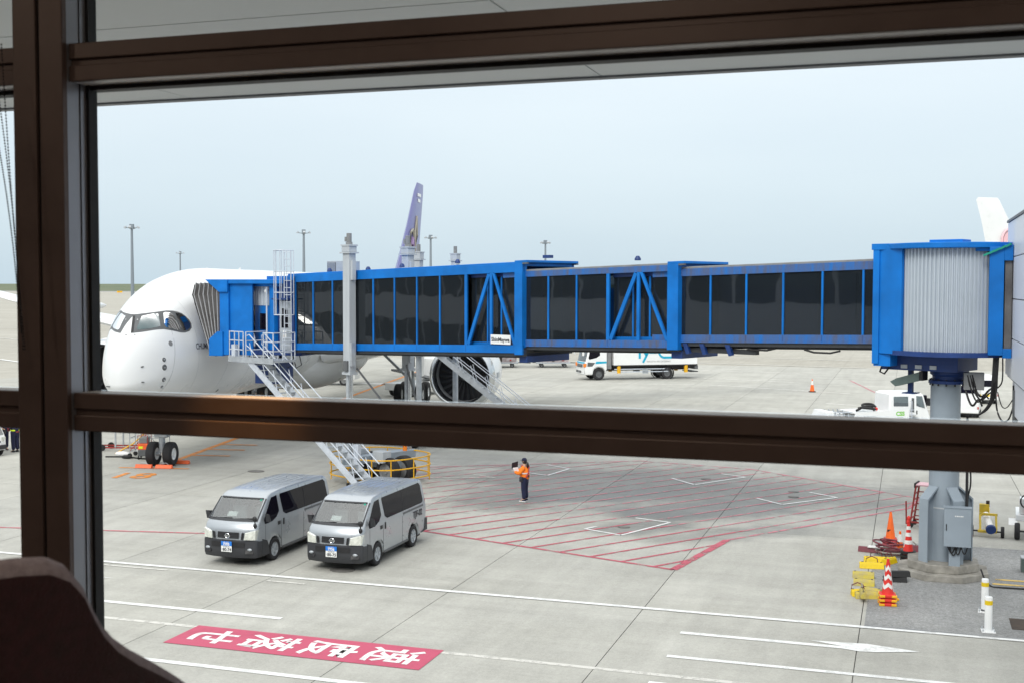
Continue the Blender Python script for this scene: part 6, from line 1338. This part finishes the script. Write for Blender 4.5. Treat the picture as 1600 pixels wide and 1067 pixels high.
MB().tube([(d_.x*t+.12*math.sin(7*t), d_.y*t+.2*math.sin(5*t), .035) for t in [i/20 for i in range(21)]], .035).build('lead', M['cable'], gl, smooth=60); MB().ball((d_.x*.45, d_.y*.45-.1, .08), (.28, .16, .08)).build('connector', M['rubber'], gl, smooth=60); MB().ball((.55, .5, .12), (.4, .2, .12)).build('cloth_cover', M['paper'], gl, smooth=60)
p0 = G(180, 711); q1 = NLG+AXB*-.2; yh = thing('air_hose', 'amber hose slung from the cable up to the nose gear', 'hose', (p0.x, p0.y, 0)); MB().tube([(0, 0, .08), (.6, .5, .5), (1.3, 1.1, 1.3), (1.9, 1.2, 2.3)], .035).build('tube', M['yellow_rail'], yh, smooth=60); MB().cyl((1.86, 1.19, 2.25), (1.96, 1.22, 2.42), .06, n=10).build('coupling', M['steel'], yh)

# ------------------------------------------------------------------ floodlight masts, far tail, fixed building
for k, (u, vt) in enumerate(((207, 352), (282, 394), (475, 360), (673, 368), (852, 376))):
    D_ = (30-CAM_H)*F_PX/(446.5-vt)/1.0; fx = ray(u, 446); fx = Vector((fx.x, fx.y, 0)); pos = fx*D_
    nb = ('floodlight mast rising behind the airliner\'s nose', 'most distant small floodlight mast over the airliner\'s crown', 'floodlight mast rising between the caged ladder and the lift column', 'floodlight mast next to the purple tail fin', 'floodlight mast standing over the middle of the bridge roof')[k]
    t = thing('floodlight_mast', nb, 'floodlight mast', (pos.x, pos.y, -.03), R(18+7*k), 'apron floodlight masts')
    MB().lathe([(.65, 0), (.62, 10), (.5, 20), (.42, 28), (.42, 28.5)], 12).build('pole', M['mast'], t, smooth=50); MB().box(-.7, .7, -.7, .7, 28.2, 30).build('head_frame', M['mast'], t, bevel=.05)
    for a in (0, 90, 180, 270):
        c_, s_ = math.cos(R(a)), math.sin(R(a)); MB().bar((0, 0, 28.4), (2.3*c_, 2.3*s_, 28.7), .25).build('arm', M['mast'], t); MB().obox((2.35*c_, 2.35*s_, 28.85), (.9, .9, .6), Matrix.Rotation(R(a), 3, 'Z') @ Matrix.Rotation(R(35), 3, 'Y')).build('floodlight', M['steel'], t)
def far_tail():
    D_ = 150; c = far_pt(1548, D_); v = thing('distant_airliner', 'white tail fin of another airliner behind the rotunda', 'airliner', (c.x, c.y, 0), R(18+200))
    X = lambda px: (px-1548)*D_/F_PX; Z = lambda py: CAM_H+(446-py)*D_/F_PX
    # local -x points to the picture's right (the aircraft faces right), fin built in its own plane
    rows = []
    for z, x0, x1, t in ((Z(440), 1548, 1640, .7), (Z(382), 1537, 1594, .5), (Z(350), 1528.5, 1579, .4), (Z(322), 1519, 1561, .26), (Z(318), 1522, 1557, .1)):
        a, b = -X(x0), -X(x1); rows.append([Vector((a+(b-a)*f, t*g_, z)) for f, g_ in ((0, 0), (.3, .3), (.7, .5), (.95, .3), (1, 0), (.95, -.3), (.7, -.5), (.3, -.3))])
    fin_ = MB().loft(rows).build('tail_fin', M['white'], v, smooth=50)
    MB().tube([Vector((-X(1578+16*math.cos(tt)), s_*.42, Z(380+18*math.sin(tt)))) for s_ in (1,) for tt in [2*math.pi*i/20 for i in range(21)]], .12).build('emblem', M['pink'], fin_); MB().lathe([(1.2, 0), (1.2, .05)], 24, Matrix.Translation((-X(1580), .38, Z(380))) @ Matrix.Rotation(R(-90), 4, 'X')).build('emblem', M['pink'], fin_)
    MB().lathe([(.2, -3), (1.4, 1), (2.4, 6), (2.9, 12), (2.95, 40), (2.0, 47), (.2, 51)], 32, Matrix.Translation((5.5, 0, 5.0)) @ Matrix.Rotation(R(-90), 4, 'Y')).build('fuselage', M['hull_white'], v, smooth=60)
far_tail()
fb = thing('fixed_corridor', 'white panelled fixed corridor building that the bridge rotunda joins', 'building', (2.52, 3.4, 0))
core = MB().box(.03, 3.2, 0, 31.6, 5.40, 9.48).build('core_wall', M['dark_grey'], fb)
zs = [5.45, 6.47, 7.48, 8.55, 9.50]; NYp = 13
for i in range(NYp):
    y0, y1 = 31.7-2.45*(i+1), 31.7-2.45*i
    for a, b in zip(zs, zs[1:]): MB().box(-.02, .035, y0+.012, y1-.012, a+.014, b-.014).build('wall_panel', M['panel_white'], fb, bevel=.004)
for a, b in zip(zs, zs[1:]): MB().box(.02, 3.2, 31.6, 31.66, a+.014, b-.014).build('wall_panel', M['panel_white'], fb, bevel=.004)
MB().box(-.05, 3.25, -.0, 31.75, 9.50, 9.56).build('parapet_cap', M['dark_grey'], fb); MB().box(.15, 3.2, 0, 31.4, 5.1, 5.40).build('soffit_beam', M['panel_white'], fb); MB().box(.5, 2.8, 28.5, 29.5, 0, 5.1).build('support_pier', M['panel_white'], fb) if False else None
MB().box(.04, .30, 25.5, 29.4, 4.55, 5.40).build('duct', M['panel_white'], fb, bevel=.02); MB().box(.0, .12, 29.2, 29.36, 4.35, 5.2).build('cable_box', M['dark_grey'], fb)
for yy in (6, 16): MB().box(1.2, 2.2, yy, yy+1, 0, 5.1).build('support_pier', M['panel_white'], fb, bevel=.03)

# ---- second bridge behind, serving the next door
d2 = math.atan2(56.5-46.3, -26.0+1.0)
b2 = thing('rear_boarding_bridge', 'second boarding bridge hidden behind the blue one, grey lift columns and stair showing', 'boarding bridge', (1.38, 49.9, 0), R(167.8))
MB().cyl((0, 0, 5.4), (0, 0, 8.2), 1.5, n=28).build('rotunda', M['curtain'], b2, smooth=40); MB().cyl((0, 0, 0), (0, 0, 5.4), .40, n=24).build('support_column', M['grey_paint'], b2, smooth=40)
MB().box(1.2, 28.5, -1.2, 1.2, 5.35, 7.85).xf(shear(.012)).build('tunnel', M['blue'], b2, bevel=.03)
MB().box(28.0, 30.5, -1.6, 1.6, 4.95, 7.6).build('cab', M['blue'], b2, bevel=.05)
pc = Matrix.Translation((1.38, 49.9, 0)) @ Matrix.Rotation(R(167.8), 4, 'Z')
def b2pt(u, D_):
    r_ = ray(u, 446); r_ = Vector((r_.x, r_.y, 0)); w = r_*D_; return pc.inverted() @ w
for q in (Vector((23.85, -1.6, 0)), Vector((23.85, 1.6, 0))):
    lc = MB().box(q.x-.16, q.x+.16, q.y-.16, q.y+.16, 4.4, 9.0).build('lift_column', M['col_grey'], b2, bevel=.015); MB().box(q.x-.26, q.x+.26, q.y-.22, q.y+.22, 9.0, 9.05).build('column_flange', M['col_grey'], lc); MB().box(q.x-.19, q.x+.19, q.y-.18, q.y+.18, 9.05, 9.35).build('gear_housing', M['col_grey'], lc, bevel=.02); MB().box(q.x-.22, q.x+.22, q.y-.2, q.y+.2, 9.35, 9.4).build('column_flange', M['col_grey'], lc); MB().cyl((q.x, q.y, 9.4), (q.x, q.y, 9.75), .09, n=12).build('lift_motor', M['mid_grey'], lc)
    MB().cyl((q.x, q.y, .8), (q.x, q.y, 4.5), .14, n=16).build('inner_tube', M['steel'], lc, smooth=40); wheel(lc, (q.x+.3, q.y, .5), (0, 1, 0), .5, .4, M['mid_grey'])
MB().box(23.6, 24.1, -1.7, 1.7, .72, .98).build('bogie_beam', M['grey_paint'], b2, bevel=.02)
st2 = bpy.data.objects.new('stair', None); COL.objects.link(st2); st2.parent = b2
qa, qb = b2pt(672, 57.0), b2pt(872, 56.5); qa.z, qb.z = 4.9, .1; dd = qb-qa; sn = Vector((-dd.y, dd.x, 0)).normalized()*.45
for s in (1, -1):
    MB().bar(qa+sn*s, qb+sn*s, .05, .24).build('stringer', M['steel'], st2)
    for hh in (.5, 1.0): MB().tube([qa+sn*s+Vector((0, 0, hh)), qb+sn*s+Vector((0, 0, hh))], .022).build('handrail', M['steel_rail'], st2)
    for k in range(9): p = qa+dd*(k+.3)/9+sn*s; MB().cyl(p, p-dd.normalized()*.3+Vector((0, 0, .75)), .016, n=6).build('rail_post', M['steel_rail'], st2)
for k in range(1, 20): p = qa+dd*k/20; MB().bar(p-sn, p+sn, .24, .03).build('tread', M['steel'], st2)
MB().box(qa.x-.9, qa.x+.9, qa.y-.6, qa.y+.6, 4.78, 4.88).build('platform', M['steel'], b2)
# distant airfield specks
for u, v, lb in ((187, 453, 'wide yellow taxiway sign by the grass bank'), (184, 453.5, 'narrow yellow taxiway sign by the grass bank')):
    q = far_pt(u, 1180); s_ = thing('taxiway_sign', lb, 'sign', (q.x, q.y, 0), R(18), 'taxiway signs'); MB().box(-2.4 if u == 187 else -.8, 2.4 if u == 187 else .8, -.1, .1, .4, 2.0).build('board', M['yellow_rail'], s_); MB().box(-.1, .1, -.05, .05, 0, .4).build('post', M['mast'], s_)
# ------------------------------------------------------------------ the lounge window, frame and chair
H0 = CAM_H; YM, YT, YG = 2.872, 2.900, 2.995; FZ = H0-1.30; CZ = H0+1.75
struct(MB().box(-9, 7, -7, 2.86, FZ-.12, FZ).build('floor', M['carpet']), 'dark carpet floor of the lounge'); struct(MB().box(-9, 7, -7, 2.86, CZ, CZ+.1).build('ceiling', M['ceil_int']), 'plain lounge ceiling')
struct(MB().box(-9, 7, -7.1, -7, FZ, CZ).build('wall_back', M['wall_int']), 'back wall of the lounge'); struct(MB().box(-9.1, -9, -7, 3.0, FZ, CZ).build('wall_left', M['wall_int']), 'side wall of the lounge'); struct(MB().box(7, 7.1, -7, 3.0, FZ, CZ).build('wall_right', M['wall_int']), 'side wall of the lounge')
struct(MB().box(-9, 7, 2.86, 3.1, -.02, FZ-.02).build('facade_wall', M['panel_white']), 'terminal facade below the lounge windows')
struct(MB().box(-9, 7, 2.86, 3.1, CZ, CZ+1.5).build('facade_head', M['panel_white']), 'terminal facade above the lounge windows')
win = thing('window_wall', 'dark bronze framed glass window wall of the lounge', 'window', (0, 0, 0))
mull_x = (-5.40, -2.373, .66, 3.7)
for x in mull_x:
    w = .170/2
    mu = MB().box(x-w, x-.006, YM, YM+.022, FZ, CZ).build('mullion', M['brown'], win, bevel=.003); MB().box(x+.006, x+w, YM, YM+.022, FZ, CZ).build('mullion_cap', M['brown'], mu, bevel=.003); MB().box(x-.012, x+.012, YM+.012, YM+.03, FZ, CZ).build('mullion_groove', M['gasket'], mu)
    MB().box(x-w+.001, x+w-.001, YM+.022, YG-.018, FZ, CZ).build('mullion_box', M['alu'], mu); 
    for s in (1, -1): MB().box(x+s*(w+.004)-.005, x+s*(w+.004)+.005, YG-.018, YG+.02, FZ, CZ).build('gasket', M['gasket'], mu); MB().box(min(x+s*w, x+s*(w-.06)), max(x+s*w, x+s*(w-.06)), YG-.018, YG+.022, FZ, CZ).build('outer_frame', M['gasket'], mu)
    MB().box(x+w-.0005, x+w+.0015, YM+.075, YM+.077, FZ, CZ).build('seam', M['gasket'], mu)
levels = [(H0-.420, H0-.310), (H0+.578, H0+.686), (FZ, FZ+.11), (CZ-.11, CZ)]
for a, b in zip(mull_x, mull_x[1:]):
    x0, x1 = a+.086, b-.086
    for z0, z1 in levels:
        zm = (z0+z1)/2
        tr = MB().box(x0, x1, YT, YT+.02, z0, zm-.009).build('transom', M['brown'], win, bevel=.003); MB().box(x0, x1, YT, YT+.02, zm+.009, z1).build('transom_cap', M['brown'], tr, bevel=.003); MB().box(x0, x1, YT+.012, YT+.03, zm-.02, zm+.02).build('transom_groove', M['brown'], tr)
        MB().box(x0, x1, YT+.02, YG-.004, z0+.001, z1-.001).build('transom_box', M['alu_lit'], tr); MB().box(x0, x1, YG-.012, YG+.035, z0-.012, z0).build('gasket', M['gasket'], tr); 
    zz = sorted(levels); 
    for (l0, l1), (u0, u1) in zip(zz, zz[1:]): MB().box(x0, x1, YG, YG+.012, l1, u0).build('glass_pane', M['glass_window'], win)
# canopy outside, over the windows
sf = MB().box(-40, 30, 3.1, 3.4, H0+1.05, H0+1.35).build('canopy', M['mid_grey']); tag(sf, 'pale panelled soffit of the canopy outside the lounge windows', 'canopy'); E_ = 6.02
for i in range(-14, 12):
    for y0, y1 in ((3.4, 4.28), (4.29, E_-.03)): MB().box(i*2.4+.004+.9, i*2.4+2.396+.9, y0, y1, H0+1.06, H0+1.09).build('soffit_panel', M['soffit'], sf)
MB().box(-40, 30, 3.4, E_-.03, H0+1.10, H0+1.32).build('canopy_core', M['dark_grey'], sf); MB().box(-40, 30, E_-.03, E_+.03, H0+1.05, H0+1.36).build('fascia', M['mid_grey'], sf)
# bead chains of the blind, tied to the post
for k, (ua, va, ub, vb, lb) in enumerate(((2, 110, 39, 545, 'dark bead chain of the blind, the longer strand by the window post'), (-8, 150, 36, 545, 'dark bead chain of the blind, the strand nearer the pane'), (-14, 200, 33, 520, 'dark bead chain of the blind, the slack inner strand'))):
    Yc = 2.80; A_, B_ = [CAM+ray(*q)*(Yc/ray(*q).y) for q in ((ua, va-40), (ub, vb))]; ch = MB(); n_ = 95
    for i in range(n_+1):
        t = i/n_; p = A_.lerp(B_, t)+Vector((.012*math.sin(math.pi*t)*(1 if k else -.4), 0, 0)); ch.ball(p, .0027, 6, 4)
    ch.tube([A_.lerp(B_, i/20)+Vector((.012*math.sin(math.pi*i/20)*(1 if k else -.4), 0, 0)) for i in range(21)], .0008, 4); tag(ch.build('bead_chain', M['chain'], smooth=60), lb, 'blind chain', 'blind chains')
# lounge chairs: wrapped tub shells with a rim coloured pale for window light
def tub_chair(label, cx, cy, rz, group):
    c = thing('lounge_chair', label, 'chair', (cx, cy, FZ), rz, group)
    # plan: a U open to local -x; rim height high at the back, sweeping down to the arms
    N = 220; top, pl = [], []
    ZP = [(0, .892), (.28, .892), (.33, .888), (.365, .872), (.39, .845), (.405, .815), (.425, .782), (.455, .752), (.50, .722), (.56, .690), (.64, .645), (.75, .58), (1.0, .44)]
    for i in range(N+1):
        t = -1+2*i/N; a = t*R(118); rad = .36
        x, y = rad*math.cos(a)*1.02, rad*math.sin(a)
        if abs(t) > .76: x -= (abs(t)-.76)*.9; 
        z = next(za+(zb-za)*(abs(t)-ta)/(tb-ta) for (ta, za), (tb, zb) in zip(ZP, ZP[1:]) if abs(t) <= tb+1e-9); pl.append((x, y)); top.append(z)
    def wall(off, lo):
        return [[Vector((x*(1+off/.36), y*(1+off/.36), lo)), Vector((x*(1+off/.36)*1.02, y*(1+off/.36)*1.02, z*.6)), Vector((x*(1+off/.36)*1.06, y*(1+off/.36)*1.06, z))] for (x, y), z in zip(pl, top)]
    out, inn = wall(.022, .16), wall(-.022, .40)
    MB().loft(out, ring=False).build('outer_shell', M['upholstery'], c, smooth=60); MB().loft(inn, ring=False).build('inner_shell', M['upholstery'], c, smooth=60)
    rim = []
    for o_, i_ in zip(out, inn):
        a, b = o_[-1], i_[-1]; m_ = (a+b)/2; rim.append([a, a.lerp(m_, .3)+Vector((0, 0, .016)), m_+Vector((0, 0, .022)), b.lerp(m_, .3)+Vector((0, 0, .016)), b])
    MB().loft(rim, ring=False).build('rim', M['rim_lit'], c, smooth=70)
    for s in (0, -1):
        e = [out[s][0], out[s][1], out[s][2], inn[s][2], inn[s][1], inn[s][0]]; MB().add(e, [(0, 1, 2, 3, 4, 5)]).build('arm_end', M['upholstery'], c)
    MB().lathe([(.02, .42), (.30, .43), (.345, .40), (.35, .34), (.33, .20), (.02, .18)], 36, Matrix.Diagonal((1.05, 1, 1, 1)) @ Matrix.Translation((-.04, 0, 0))).build('seat', M['upholstery'], c, smooth=60)
    for sx in (-.22, .22):
        for sy in (-.22, .22): MB().cyl((sx*1.15, sy*1.15, 0), (sx, sy, .2), .014, .02, n=10).build('leg', M['black'], c)
    return c
tub_chair('maroon tub chair with rim coloured pale for window light standing by the window post', -1.505, 1.625, R(-70), 'lounge chairs by the window')

# ceiling lamps of the lounge (warm, lit; their reflections show in the window)
for k, (x, y) in enumerate(((-4.2, .6), (-1.2, .6), (1.8, .6), (-4.2, -2.6), (-1.2, -2.6), (1.8, -2.6), (4.8, -1))):
    d_ = thing('ceiling_lamp', 'round warm downlight recessed in the lounge ceiling', 'lamp', (x, y, CZ), 0, 'lounge ceiling lamps')
    MB().lathe([(.16, 0), (.16, -.03), (.125, -.03), (.12, 0)], 24, cap=False).build('trim', M['white'], d_, smooth=40)
    ld_ = bpy.data.lights.new('lamp_glow', 'AREA'); ld_.shape = 'DISK'; ld_.size = .22; ld_.energy = 9; ld_.color = (1, .80, .62); lo = bpy.data.objects.new('lamp_glow', ld_); COL.objects.link(lo); lo.parent = d_; lo.location = (0, 0, -.035)
spd = bpy.data.lights.new('accent_glow', 'SPOT'); spd.energy = 190; spd.spot_size = R(12); spd.spot_blend = .9; spd.color = (1, .48, .12); spd.shadow_soft_size = .04
al = thing('accent_lamp', 'small warm accent downlight above the window transom', 'lamp', (-1.72, 2.40, CZ)); MB().lathe([(.05, 0), (.05, -.06), (.035, -.06), (.03, 0)], 16, cap=False).build('trim', M['white'], al, smooth=40)
spo = bpy.data.objects.new('accent_glow', spd); COL.objects.link(spo); spo.parent = al; spo.location = (0, 0, -.07); spo.rotation_euler = (R(13.6), 0, 0)
# the rest of the terminal front, either side and below
tf = thing('terminal_front', 'long terminal facade with dark window bands beneath and beside the lounge', 'building', (0, 0, 0))
for x0, x1 in ((-190, -9.1), (7.1, 30)):
    MB().box(x0, x1, 2.6, 3.02, 0, 11.5).build('facade', M['panel_white'], tf)
    n_ = int((x1-x0)/6.0)
    for i in range(n_):
        for z0, z1 in ((.4, 3.4), (6.6, 9.6)): MB().box(x0+6*i+.3, x0+6*i+5.7, 3.02, 3.06, z0, z1).build('window_pane', M['glass_dark'], tf)
